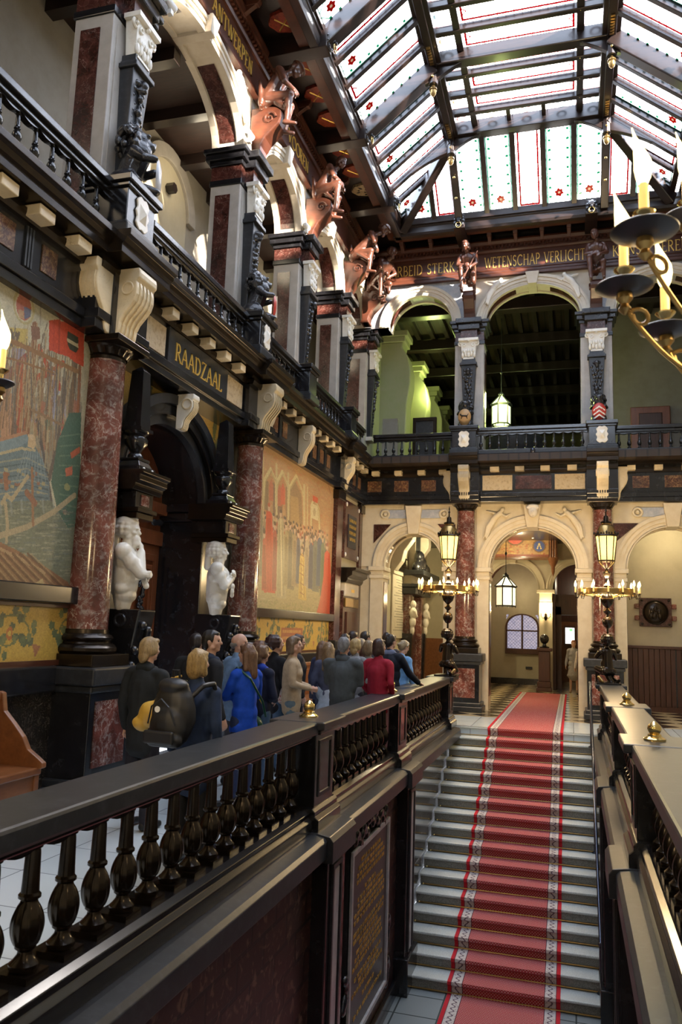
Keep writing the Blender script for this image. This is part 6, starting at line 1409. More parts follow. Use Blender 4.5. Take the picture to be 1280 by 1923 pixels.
# ------------------------------------------------------------------ carved doorway
DY, DA, DB, DZ = 8.85, 1.03, .85, 3.35
vine(7.25,10.75,3.3,4.62,.012,'ochre wall panel with gilt foliage around the black door arch',33,F=LF,name='gilt_wall_panel',keep=lambda x,y: ((7.25+3.5*x-DY)/1.25)**2+(max(0,3.3+1.32*y-DZ)/1.08)**2 > 1)
t = thing('door_portal','black stone arched doorway with moulded jambs below the RAADZAAL sign','doorway',LF(DY,0,0))
for k,(i0,i1,nn) in enumerate(((0,.12,.10),(.12,.26,.16),(.26,.38,.22))):
    MB(LF).ring(half_ell(DY,DA+i0,DB+i0,DZ,28),half_ell(DY,DA+i1,DB+i1,DZ,28),-.02,nn,1).build('archivolt', BLACKM if k != 1 else BLACK, t, True)
MB(LF).ring(half_ell(DY,DA+.12,DB+.12,DZ,28),half_ell(DY,DA+.135,DB+.135,DZ,28),.10,.165,1).build('gilt_line', BRONZE, t, True)
MB(LF).ring(half_ell(DY,DA,DB,DZ,28),half_ell(DY,DA+.2,DB+.2,DZ,28),-.9,0,1).build('soffit', BLACK, t, True)
for s_ in (-1,1):
    a,b_ = sorted((DY+s_*DA, DY+s_*(DA+.38)))
    MB(LF).box(a,b_,-.9,.12,0,DZ-.25).build('jamb', BLACK, t, bevel=.012); MB(LF).box(a-.04,b_+.04,-.9,.18,DZ-.25,DZ-.12).box(a-.07,b_+.07,-.9,.24,DZ-.12,DZ).build('impost', BLACK, t, bevel=.015)
key = console(LF, DY-.02, .20, .44, 4.14, 4.60, .17, t)
key.data.materials.clear(); key.data.materials.append(WHITEM); key['label'] = 'pale marble scroll keystone'
t = thing('council_door','mahogany double door with carved panels recessed in the black arch','door',LF(DY,-.55,0))
for s_ in (-1,1):
    a,b_ = sorted((DY+s_*.015, DY+s_*DA)); lf = MB(LF).box(a,b_,-.62,-.55,0,2.75).build('leaf', WOODM, t, bevel=.01)
    for z0,z1 in ((.25,1.25),(1.42,2.62)):
        MB(LF).ring([(a+.2,z0+.1),(b_-.2,z0+.1),(b_-.2,z1-.1),(a+.2,z1-.1),(a+.2,z0+.1)],[(a+.12,z0),(b_-.12,z0),(b_-.12,z1),(a+.12,z1),(a+.12,z0)],-.56,-.515,1).build('panel_moulding', WOODM, lf, bevel=.012)
        MB(LF).ring([(a+.30,z0+.22),(b_-.30,z0+.22),(b_-.30,z1-.22),(a+.30,z1-.22),(a+.30,z0+.22)],[(a+.24,z0+.15),(b_-.24,z0+.15),(b_-.24,z1-.15),(a+.24,z1-.15),(a+.24,z0+.15)],-.56,-.50,1).build('panel_moulding', WOODM, lf, bevel=.01)
        r_ = random.Random(int(z0*10)+s_); bl = []
        for j in range(16): zz = z0+.26+(z1-z0-.52)*j/15; bl.append(el((-.50+.55, (a+b_)/2+r_.uniform(-.07,.07)-DY, zz),(.03,r_.uniform(.03,.05),.04)))
        organic('carved_ornament', bl, IRONW, lf, .013, 1)
MB(LF).box(DY-DA,DY+DA,-.62,-.5,2.75,2.95).box(DY-DA,DY+DA,-.62,-.44,3.18,3.34).build('transom', WOODM, t, bevel=.015); MB(LF).box(DY-DA,DY+DA,-.62,-.56,2.95,3.18).build('frieze_board', WOODM, t)
MB(LF).prism([(DY-DA,3.34)]+half_ell(DY,DA,DB,DZ,20)+[(DY+DA,3.34)],-.62,-.56,1).build('tympanum', WOODM, t); MB(LF).ring(half_ell(DY,.62,.5,3.42),half_ell(DY,.7,.58,3.42),-.57,-.53,1).build('tympanum_moulding', WOODM, t, True)
bl = [el((.08,(k-5)*.17+.03*math.sin(k*5),3.06+.03*math.cos(k*3)),(.03,.09,.05)) for k in range(11)]; organic('carved_ornament', bl, IRONW, t, .014, 1)
def term_support(y, lab1, lab2, lab3):
    n = .55; F = LF
    t = thing('bracket_pedestal', lab1, 'pedestal', F(y,.3,0))
    MB(F).taper(y-.17,y+.17,.10,.52,0,y-.20,y+.20,.10,.58,.5).build('foot', BLACK, t, bevel=.02)
    MB(F).taper(y-.13,y+.13,.12,.42,.5,y-.17,y+.17,.12,.66,1.82).build('tapered_shaft', BLACK, t, bevel=.02)
    r_ = random.Random(int(y*7)); bl = []
    for k in range(22):
        a = k/21; bl.append(el((.30+.20+.10*a*2-.1+r_.uniform(-.01,.03)-.30+.30-.3, r_.choice([-1,1])*r_.uniform(.03,.17), .55+1.1*a),(.045,.045,.05)))
    bl = [el((.14+.24*((b_[1].z-.5)/1.3), b_[1].y, b_[1].z), b_[2]) for b_ in bl]
    for k in range(7): bl.append(el((.30,-.18+.06*k,.62-.08*math.sin(PI*k/6)),(.05,.05,.05)))
    organic('carved_garland', bl, IRONW, t, .014, 1)
    for a in (-.16,.16): MB(F).torus((y+a,.42,1.70),.06,.02,0,16,6).build('volute', IRONW, t, True)
    t = thing('entablature_block', lab2, 'cornice', F(y,.3,2.86))
    MB(F).box(y-.17,y+.17,0,.54,2.80,2.87).box(y-.20,y+.20,0,.57,2.87,2.92).build('capital', BRONZE, t, bevel=.008)
    MB(F).box(y-.18,y+.18,0,.52,2.92,3.10).build('block', BLACK, t, bevel=.008); MB(F).box(y-.08,y+.08,.52,.532,2.95,3.07).build('marble_panel', REDM, t)
    MB(F).prism([(0,3.10),(.54,3.10),(.57,3.14),(.57,3.17),(.62,3.20),(.62,3.26),(.66,3.28),(.66,3.32),(0,3.32)],y-.30,y+.30,0).build('cornice', BRONZE, t, bevel=.006)
    t = thing('obelisk', lab3, 'obelisk', F(y,.36,3.32))
    MB(F).box(y-.17,y+.17,.19,.53,3.32,3.39).taper(y-.15,y+.15,.21,.51,3.39,y-.11,y+.11,.25,.47,3.46).box(y-.12,y+.12,.24,.48,3.46,3.49).build('foot', BLACK, t, bevel=.008)
    for a in (-.09,.09): MB(F).ell((y+a,.535,3.36),(.018,.012,.018),8,6).build('white_stud', WHITE, t, True)
    MB(F).lathe([(.09,3.49),(.085,3.53),(.055,3.56),(.075,3.59),(.125,3.66),(.13,3.71),(.10,3.75),(.13,3.77),(.14,3.80)],(y,.36,0),16,flute=8,fr=(3.6,3.74),fd=.1).build('urn', BLACK, t, True)
    MB(F).box(y-.13,y+.13,.23,.49,3.80,3.84).taper(y-.105,y+.105,.255,.465,3.84,y-.075,y+.075,.285,.435,4.50).taper(y-.075,y+.075,.285,.435,4.50,y-.002,y+.002,.358,.362,4.57).build('needle', BLACK, t, bevel=.004)
term_support(7.60,'black carved pedestal with garlands under the bearded marble bust','black block and cornice above the bearded marble bust','black stone obelisk on an urn standing left of the door arch')
term_support(9.92,'black carved pedestal with garlands under the young marble bust','black block and cornice above the young marble bust','black stone obelisk on an urn standing right of the door arch')
# ------------------------------------------------------------------ human figures
def rotp(p, c, M): return c + M @ (V(p)-c)
def turn(bl, c, M):
    out = []
    for b_ in bl:
        if b_[0] == 'c': out.append(('c', rotp(b_[1],c,M), rotp(b_[2],c,M), b_[3], b_[4]))
        else:
            e0 = Euler(b_[3]).to_matrix() if b_[3] else Matrix.Identity(3)
            out.append(('e', rotp(b_[1],c,M), b_[2], tuple((M.to_3x3() @ e0).to_euler())))
    return out
def scaled(bl, s, off=(0,0,0)):
    o = V(off); r = []
    for b_ in bl:
        if b_[0] == 'c': r.append(('c', b_[1]*s+o, b_[2]*s+o, b_[3]*s, b_[4]*s))
        else: r.append(('e', b_[1]*s+o, tuple(q*s for q in b_[2]), b_[3]))
    return r
def head_blobs(beard=False, female=False):
    k = .94 if female else 1.
    B = [el((0,.0,.125),(.074*k,.090,.092)), el((0,.03,.075),(.056*k,.062,.062)), el((0,-.045,.12),(.068*k,.06,.075)),
         cap((0,.088,.120),(0,.106,.088),.010,.0145), el((0,.066,.022),(.026,.026,.020)), el((0,.086,.052),(.022,.010,.006)), el((0,.082,.042),(.018,.010,.007)),
         el((0,.078,.135),(.048,.016,.009)), el((.040,.064,.085),(.022,.020,.024)), el((-.040,.064,.085),(.022,.020,.024)),
         el((.075*k,-.004,.095),(.010,.020,.030)), el((-.075*k,-.004,.095),(.010,.020,.030)), el((.052*k,.02,.045),(.018,.035,.025)), el((-.052*k,.02,.045),(.018,.035,.025))]
    return B
def hand_blobs(wr, d, palm, curl=.5, s=1., side=1):
    """wrist point, direction of the forearm, palm normal"""
    wr = V(wr); d = V(d).normalized(); n = V(palm); n = (n-d*n.dot(d)).normalized(); w = d.cross(n)*side
    B = [('e', wr+d*.045*s, (.040*s,.016*s,.048*s), tuple(Matrix((w,n,d)).transposed().to_euler()))]
    for i,L in enumerate((.072,.080,.075,.060)):
        b0 = wr + d*.082*s + w*(.030-.020*i)*s; d1 = (d*math.cos(curl*.6)+n*math.sin(curl*.6)); d2 = (d*math.cos(curl*1.5)+n*math.sin(curl*1.5))
        m_ = b0 + d1*L*.5*s; B += [cap(b0,m_,.0095*s,.0088*s), cap(m_, m_+d2*L*.5*s, .0088*s,.0075*s)]
    t0 = wr + d*.025*s + w*.034*s; t1 = t0 + (d*.55+w*.75+n*.25).normalized()*.038*s; B += [cap(t0,t1,.013*s,.011*s), cap(t1,t1+(d*.85+w*.2+n*.4).normalized()*.032*s,.011*s,.009*s)]
    return B
ARMS = {  # elbow, wrist, palm normal for the right side (x mirrored for the left)
 'down':((.245,-.03,1.14),(.255,.05,.90),(-1,0,0)), 'pocket':((.27,-.06,1.15),(.20,.08,.98),(-1,0,0)),
 'front':((.235,.02,1.14),(.07,.22,1.06),(0,-1,.3)), 'cross':((.235,.06,1.16),(-.02,.20,1.16),(0,-1,0)), 'hold':((.24,.0,1.16),(.15,.24,1.10),(-1,0,.2)),
 'rail':((.27,.16,1.16),(.30,.42,1.02),(0,0,-1)), 'face':((.16,.16,1.16),(.06,.13,1.42),(-.3,-1,0)), 'chest':((.20,.08,1.17),(.03,.16,1.30),(-.2,-1,0))}
def human(h=1.72, arms=('down','down'), female=False, head=(0,0), lean=0., wide=1.):
    """blob lists in metres, feet at z=0, facing +Y; head=(yaw, nod)"""
    s = h/1.75; k = .90 if female else 1.; sh = .180*k*wide
    D = {}
    body = [cap((-.04,0,.98),(.04,0,.98),.085), el((0,.0,1.29),(.138*k,.092,.18)), el((0,.008,1.12),(.118*k,.088,.14)), el((0,-.008,.95),(.115,.085,.11)),
            cap((-sh+.05,-.005,1.42),(sh-.05,-.005,1.42),.042), cap((0,-.012,1.42),(0,.008,1.56),.056,.052)]
    if female: body += [el((.07,.075,1.28),(.06,.055,.06)), el((-.07,.075,1.28),(.06,.055,.06))]
    top = []; hands = []; sl = []
    for sx,a in ((1,arms[0]),(-1,arms[1])):
        e,w_,pn = ARMS[a]; e = V((e[0]*sx*(k if a != 'cross' else 1),e[1],e[2])); w_ = V((w_[0]*sx,w_[1],w_[2])); pn = V((pn[0]*sx,pn[1],pn[2])); S0 = V((sx*sh,-.005,1.41))
        body += [cap(S0,e,.042*k,.036*k), cap(e,w_,.036*k,.026*k)]
        hands += hand_blobs(w_, (w_-e), pn, .7 if a in ('down','pocket') else .9, k, -sx)
        d = (w_-e).normalized()
        sl += [cap(S0,e,.069*k,.056*k), cap(e,w_-d*.012,.056*k,.042*k), el(S0+V((0,0,-.01)),(.074*k,.072,.072))]
    legs = []; tr = []; sho = []
    for sx in (1,-1):
        hp,kn,an = V((sx*.088,0,.90)), V((sx*.10,.015,.49)), V((sx*.105,-.015,.09))
        legs += [cap(hp+V((-sx*.02,0,0)),kn,.062,.046), cap(kn,an,.046,.034), el(kn+V((0,-.02,-.13)),(.045,.046,.12)), cap(an+V((0,-.02,-.045)),an+V((sx*.02,.15,-.055)),.032,.028)]
        tr += [cap(hp,kn,.098*k,.075), cap(kn,an+V((0,0,-.02)),.074,.062)]
        sho += [cap(an+V((0,-.03,-.045)),an+V((sx*.02,.17,-.052)),.043,.036), cap(an+V((0,-.01,.01)),an+V((0,-.01,-.03)),.045,.046)]
    tr += [el((0,-.006,.95),(.160*k,.115,.12)), cap((-.05,0,.98),(.05,0,1.04),.095*k)]
    hb = head_blobs(female=female)
    M = (Matrix.Rotation(head[0],4,'Z') @ Matrix.Rotation(-head[1],4,'X')).to_3x3(); hc = V((0,.008,1.545))
    D['place_head'] = lambda bl: turn([(b_[0],b_[1]+hc,*( (b_[2]+hc,)+b_[3:] if b_[0]=='c' else b_[2:])) for b_ in bl], hc, M)
    D['body'] = body + hands + legs + D['place_head'](hb)
    D['torso'] = body; D['hands'] = hands; D['legs'] = legs
    D['sleeves'] = sl
    D['jacket'] = [el((0,-.004,1.30),(.186*k*wide,.132,.20)), cap((0,0,1.0),(0,0,1.3),.135*wide,.14*wide), el((0,.004,1.14),(.172*k*wide,.130,.19)), el((0,-.004,.98),(.180*k,.138,.17)), cap((-sh+.02,-.012,1.425),(sh-.02,-.012,1.425),.064), cap((0,-.02,1.43),(0,-.006,1.50),.068,.062)] + ([el((.06,.075,1.28),(.075,.065,.07)), el((-.06,.075,1.28),(.075,.065,.07))] if female else [])
    D['trousers'] = tr; D['shoes'] = sho; D['s'] = s; D['k'] = k
    return D
def hair_blobs(style):
    c = [el((0,-.016,.140),(.084,.096,.090)), el((0,-.050,.105),(.078,.062,.085))]
    if style == 'short': return c + [el((0,.045,.185),(.055,.035,.028)), el((0,-.06,.06),(.058,.036,.045))]
    if style == 'shag': return c + [el((0,.04,.190),(.062,.045,.03)), el((.066,-.01,.10),(.028,.055,.06)), el((-.066,-.01,.10),(.028,.055,.06)), el((0,-.065,.035),(.072,.042,.065))]
    if style == 'bob': return c + [el((0,.035,.186),(.066,.048,.03)), el((0,-.055,.055),(.082,.052,.095)), cap((.072,-.02,.12),(.078,-.008,.015),.030,.030), cap((-.072,-.02,.12),(-.078,-.008,.015),.030,.030)]
    if style == 'long': return c + [el((0,.035,.186),(.064,.048,.03)), cap((0,-.062,.10),(0,-.098,-.13),.078,.060), cap((.07,-.025,.11),(.085,-.05,-.07),.032,.030), cap((-.07,-.025,.11),(-.085,-.05,-.07),.032,.030)]
    if style == 'verylong': return c + [el((0,.035,.186),(.064,.048,.03)), cap((0,-.062,.10),(0,-.125,-.36),.078,.055), cap((.07,-.025,.11),(.07,-.09,-.2),.034,.030), cap((-.07,-.025,.11),(-.07,-.09,-.2),.034,.030)]
    if style == 'bald': return [cap((.068,-.02,.085),(.03,-.085,.075),.020,.026), cap((-.068,-.02,.085),(-.03,-.085,.075),.020,.026), el((0,-.07,.08),(.055,.036,.05))]
    if style == 'curly':
        r_ = random.Random(3); return c + [el((.09*math.cos(a)*math.cos(b_), -.02+.10*math.sin(a)*math.cos(b_)-(.02), .125+.09*math.sin(b_)),(.03,.03,.03)) for a in [PI+.5*i-.4 for i in range(9)] for b_ in (-.5,0,.5,1.)]
    if style == 'bun': return c + [el((0,.04,.186),(.06,.045,.028)), el((0,-.11,.11),(.04,.038,.04))]
    return c
CLM = {}
def cloth(c, rough=.75, name='cloth'):
    key = (c, rough)
    if key not in CLM: CLM[key] = mat('%s_%02x%02x%02x'%(name,*[int(min(1,q)*255) for q in c]), c, rough, spec=.25, noise=(22,tuple(q*.72 for q in c),.35,.75), bump=(160,.10))
    return CLM[key]
HRM = {}
def hairm(c):
    if c not in HRM: HRM[c] = mat('hair_%02x%02x%02x'%tuple(int(q*255) for q in c), c, .45, noise=(16,tuple(q*.45 for q in c),.38,.68,(6,6,.8)), bump=(60,.25))
    return HRM[c]
def mesh_part(name, bl, s, m, t, voxel=.012, it=3, noise=None): return organic(name, scaled(bl, s), m, t, voxel, it, None, noise)
def person(u, vtop, y, label, group='visitors gathered on the upper floor', rz=0., arms=('down','down'), female=False, head=(0,0), hair='short', hc=(.05,.03,.02), top=(.03,.03,.035), bottom=(.03,.03,.04), shoes=(.02,.02,.02), hem=.80, skirt=None, wide=1., seed=1, collar=None, skin=SKIN, bare=False, x=None, h=None, extra=None):
    q = at_y(u, vtop, y)
    h = h or max(1.45, min(1.9, q.z)); x = q.x if x is None else x
    t = thing('person', label, 'person', (x, y, 0), group, rz)
    D = human(h/1.02, arms, female, head, wide=wide); s = D['s']
    mesh_part('body', D['body'], s, skin, t, .0105, 2)
    jk = D['jacket'][:]
    if hem < .8: jk += [el((0,0,(hem+1.0)/2),(.175*D['k'],.135,(1.0-hem)/2+.06)), cap((-.05,0,hem+.04),(.05,0,hem+.04),.125,.125)]
    else: jk += [cap((-.06,0,hem+.04),(.06,0,hem+.04),.118,.118)]
    mesh_part('jacket' if hem <= .8 else 'shirt', jk + D['sleeves'], s, cloth(top), t, .0125, 3, (.0045, 17, 17, 15, seed))
    if skirt: organic('skirt', scaled([cap((-.04,0,.98),(.04,0,.98),.145), cap((0,0,.92),(0,0,skirt+.1),.15,.21), el((0,0,skirt+.08),(.23,.21,.09))], s), cloth(bottom), t, .016, 3, None, (.006,22,22,4,seed))
    else: mesh_part('trousers', D['trousers'], s, cloth(bottom), t, .015, 3, (.003,20,20,16,seed+3))
    mesh_part('shoes', D['shoes'], s, cloth(shoes, .4), t, .014, 2)
    if hair: mesh_part('hair', D['place_head'](hair_blobs(hair)), s, hairm(hc), t, .0095, 1, (.0035,75,75,9,seed))
    ey = MB()
    for sx in (-1,1):
        b_ = D['place_head']([el((sx*.030,.080,.112),(.010,.006,.006))])[0]; ey.ell(tuple(b_[1]*s),(.0105*s,.0105*s,.0085*s),8,6)
    ey.build('eyes', hairm((.03,.02,.02)), t, True, W=False)
    if collar: mesh_part('collar', [cap((-.05,-.03,1.475),(.05,-.03,1.475),.058), cap((-.055,.04,1.455),(.055,.04,1.455),.045)], s, cloth(collar), t, .012, 2, (.004,30,30,30,2))
    if extra: extra(t, s, D)
    return t
def strap(pts, w, m, t, s=1., name='strap'):
    pts = [V(p)*s for p in pts]; mb = MB()
    for p,q in zip(pts,pts[1:]): mb.tube([p,q],w,6)
    return mb.build(name, m, t, True, W=False)

# ---- carved wooden figures on scroll brackets
def seated(var):
    r_ = random.Random(var); ln = .30+.12*(var%3); B = []
    hip = V((0,.02,.12)); ch = V((0,.02+ln*.75,.12+.44)); nk = ch + V((0,.10+ln*.15,.12))
    B += [el(hip,(.17,.15,.13)), cap(hip,ch,.14,.15), el(ch,(.185,.13,.15)), cap(ch+V((-.15,.02,.06)),ch+V((.15,.02,.06)),.07), cap(ch+V((0,.03,.08)),nk,.065,.055)]
    hd = nk + V((0,.03,.02))
    M = (Matrix.Rotation([.3,-.25,.2,-.4,.1,-.2][var%6],4,'Z') @ Matrix.Rotation(-.75+.25*(var%2),4,'X')).to_3x3()
    hb = [(b_[0],b_[1]+hd,*((b_[2]+hd,)+b_[3:] if b_[0]=='c' else b_[2:])) for b_ in scaled(head_blobs(),1.12)+scaled(hair_blobs(['short','bob','curly'][var%3]),1.12)]
    if var%2 == 0: hb += [el(hd+V((0,.0,.20)),(.15,.16,.022)), el(hd+V((0,-.01,.23)),(.10,.11,.06))]
    if var%3 == 2: hb += [el(hd+V((0,.08,.01)),(.045,.035,.06))]
    B += turn(hb, nk, M)
    kn = [V((.16,.44,.16+.08*(var%2))), V((-.15,.42,.10+.06*((var+1)%2)))]; an = [V((.13,.40,-.30)), V((-.17,.34-.1*(var%3),-.28))]
    for i in (0,1):
        hp = hip+V((.09*(1-2*i),.02,0)); B += [cap(hp,kn[i],.105,.078), cap(kn[i],an[i],.070,.042), el(kn[i]+V((0,-.03,-.14)),(.06,.06,.12)), cap(an[i]+V((0,-.03,-.03)),an[i]+V((0,.15,-.05)),.042,.034)]
    wr = [V((.05,.50,.34)), V((-.04,.48,.30))] if var%2 == 0 else [V((.10,.46,.34)), V((-.10,.50,.26))]
    for i in (0,1):
        sx = 1-2*i; S0 = ch+V((sx*.19,.0,.05)); e = ch+V((sx*.24,.10,-.20)); B += [cap(S0,e,.068,.054), cap(e,wr[i],.052,.034)]; B += hand_blobs(wr[i],(wr[i]-e),(0,-1,-.3),.8,1.05,-sx)
    B += [el((0,.50,.30),(.075,.05,.075)), cap(hip+V((-.07,0,0)),ch+V((-.08,0,-.02)),.12,.13), cap(hip+V((.07,0,0)),ch+V((.08,0,-.02)),.12,.13)]
    for _ in range(9): a = r_.uniform(-.16,.16); B.append(cap((a,.05,.16),(a+r_.uniform(-.04,.04),.38,.03-r_.random()*.18),.045,.028))
    for _ in range(5): a = r_.uniform(-.15,.15); B.append(cap((a,-.05,.0),(a*1.1,-.08,.40),.05,.035))
    return B
def wood_figure(F, u, n, label, var, rz, s=.92, z=9.80, z0=ZI1, w=.15):
    c = F(u, n, z); t = thing('carved_figure', label, 'sculpture', c, None)
    organic('figure', scaled(seated(var), s), WOODS, t, .0135, 2, Matrix.Rotation(rz,4,'Z'), (.0025,34,34,22,var))
    return t
def scroll_bracket(F, u, n, label, w=.15, z0=ZI1, zt=9.82, d=.52):
    t = thing('scroll_bracket', label, 'bracket', F(u,n,z0))
    h = zt-z0
    prof = [(0,1),(.55,1.),(.80,.97),(.98,.88),(1.0,.74),(.92,.62),(.72,.50),(.50,.36),(.36,.2),(.30,.04),(.30,0),(0,0)]
    MB(F).prism([(n+p_*d,z0+q*h) for p_,q in prof],u-w,u+w,0).build('body', WOODR, t, bevel=.02)
    for s_ in (-1,1):
        g = MB(F)
        pts = [(u+s_*(w+.008), n+.62*d+(.21-.022*i/2)*d*math.cos(.55*i), z0+h*.74+(.21-.022*i/2)*d*math.sin(.55*i)) for i in range(18)]
        g.tube(pts,[.024-.0008*i for i in range(18)],6); g.build('volute', WOODR, t, True)
    MB(F).box(u-w-.02,u+w+.02,n-.02,n+.34*d,z0-.0,z0+.06).build('foot', WOODR, t, bevel=.012)
    return t
oi = ['first','second','third','fourth']
FG = ['carved wooden workman in a brimmed hat bent over his tool, nearest of the roof figures','carved wooden bareheaded man leaning over his knee, second roof figure along the left wall','carved wooden figure in a wide hat hunched forward, third roof figure along the left wall']
for k,(yy,lb) in enumerate(zip(LP[1:4], FG)):
    scroll_bracket(LF, yy, UN+.02, 'red brown scroll bracket under the %s carved figure of the left wall'%oi[k])
    wood_figure(LF, yy-.12, UN+.24, lb, [0,3,2][k], R(-90)+[.25,.2,.1][k], s=.92)
scroll_bracket(LF, LP[0], UN+.02, 'red brown scroll bracket above the pier nearest the camera')
wood_figure(LF, LP[0], UN+.24, 'carved wooden figure above the pier nearest the camera, out at the top of the view', 4, R(-90))
scroll_bracket(LF, 17.55, UN+.02, 'red brown scroll bracket under the carved figure in the corner')
wood_figure(LF, 17.45, UN+.30, 'carved wooden apron-clad smith in the corner between the two friezes', 5, R(-125), s=.95)
for k,(x,lb) in enumerate(((CX1+.03,'carved wooden robed figure holding a staff, between STERKT and WETENSCHAP'),(CX2-.06,'carved wooden draped figure with crossed arms, right of VERLICHT'))):
    scroll_bracket(FF, x, UF+.02, 'reeded red brown bracket under the figure %s'%['with the staff','right of VERLICHT'][k], w=.13, zt=9.65, d=.4)
    t = wood_figure(FF, x, UF+.28, lb, 1+2*k, PI, s=.92, z=9.80)
    if k == 0: MB().tube([(.24,-.42,.62),(-.16,-.54,-.26)],.016,8).build('staff', WOODS, t, True, W=False)
wood_figure(FF, 3.0, UF+.36, 'carved wooden figure beside the word KUNST behind the chandelier', 2, PI)

# ---- lions holding shields
def lion(F, u, n, z, label, rz, s=1., shield=None, slab='round shield'):
    c = F(u, n, z); t = thing('stone_lion', label, 'sculpture', c, None, rz); r_ = random.Random(int(u*13)); B = []
    B += [cap((0,-.05,.12),(0,.06,.50),.12,.13), el((.10,-.04,.12),(.09,.16,.12)), el((-.10,-.04,.12),(.09,.16,.12)), el((0,.05,.61),(.11,.12,.12)), el((0,.15,.57),(.06,.07,.06)), el((0,.205,.60),(.028,.02,.02))]
    for sx in (-1,1): B += [cap((sx*.12,.02,.44),(sx*.17,.12,.36),.055,.045), cap((sx*.17,.12,.36),(sx*.13,.21,.38),.045,.042), cap((sx*.11,.02,.08),(sx*.12,.20,.05),.06,.05), el((sx*.12,.24,.04),(.05,.06,.04)), el((sx*.055,.14,.655),(.03,.03,.02))]
    for i in range(3): B += [el((sx_*.13+(i-1)*.022,.24,.375),(.012,.018,.022)) for sx_ in (-1,1)]
    for _ in range(70):
        a = r_.uniform(0,2*PI); b_ = r_.uniform(-.6,1.4); rr = .165; B.append(el((rr*math.cos(a)*math.cos(b_), -.01+rr*.75*math.sin(a)*math.cos(b_)-.02, .57+rr*math.sin(b_)),(.036,.036,.042)))
    organic('lion', scaled(B, s), IRONW, t, .0115, 1)
    if shield:
        sh = shield_mb(.16*s,.21*s).xf(Matrix.Translation((0,.245*s,.24*s)) @ Matrix.Rotation(PI,4,'Z')).build('shield', shield[0], t, True, W=False)
        if shield[1] == 'bend': MB().add([(-.06*s,.31*s,.42*s),(-.01*s,.31*s,.43*s),(.07*s,.31*s,.06*s),(.02*s,.31*s,.04*s)],[(0,1,2,3)]).xf(Matrix.Identity(4)).build('pale_band', CREAMM, sh, W=False).modifiers.new('t','SOLIDIFY').thickness = .03*s
        if shield[1] == 'chevron':
            for k in range(3):
                zz = (.10+.10*k)*s; MB().add([(-.13*s,.28*s,zz-.03*s),(0,.32*s,zz+.06*s),(.13*s,.28*s,zz-.03*s),(.13*s,.28*s,zz-.065*s),(0,.32*s,zz+.02*s),(-.13*s,.28*s,zz-.065*s)],[(0,1,4,5),(1,2,3,4)]).build('chevron', WHITEM, sh, W=False).modifiers.new('t','SOLIDIFY').thickness = .02*s
        if shield[1] == 'beast': organic('charge', scaled([cap((-.06,.30,.25),(.06,.30,.26),.022), el((.09,.30,.29),(.025,.015,.025)), cap((-.05,.30,.25),(-.07,.295,.19),.012), cap((.05,.30,.25),(.07,.295,.19),.012), cap((-.07,.30,.26),(-.1,.295,.31),.01)], s), BRONZE, sh, .008, 1)
    return t
TAN = mat('tan_painted_shield',(.42,.25,.10),.4)
lion(LF, 7.0, .42, 6.28, 'large dark lion with curled mane resting its paws on a pale oval shield', R(-62), 1.12, (PALEG,''))
lion(LF, 10.55, .44, 6.28, 'dark lion with curled mane holding a red oval shield with a pale band', R(-62), 1.05, (SHIELDR,'bend'))
lion(FF, CX1, .52, 6.28, 'small dark lion holding a tan oval shield on the far gallery', PI, .92, (TAN,'beast'))
lion(FF, CX2-.05, .52, 6.28, 'small dark lion holding a red shield with white chevrons on the far gallery', PI, .92, (SHIELDR,'chevron'))

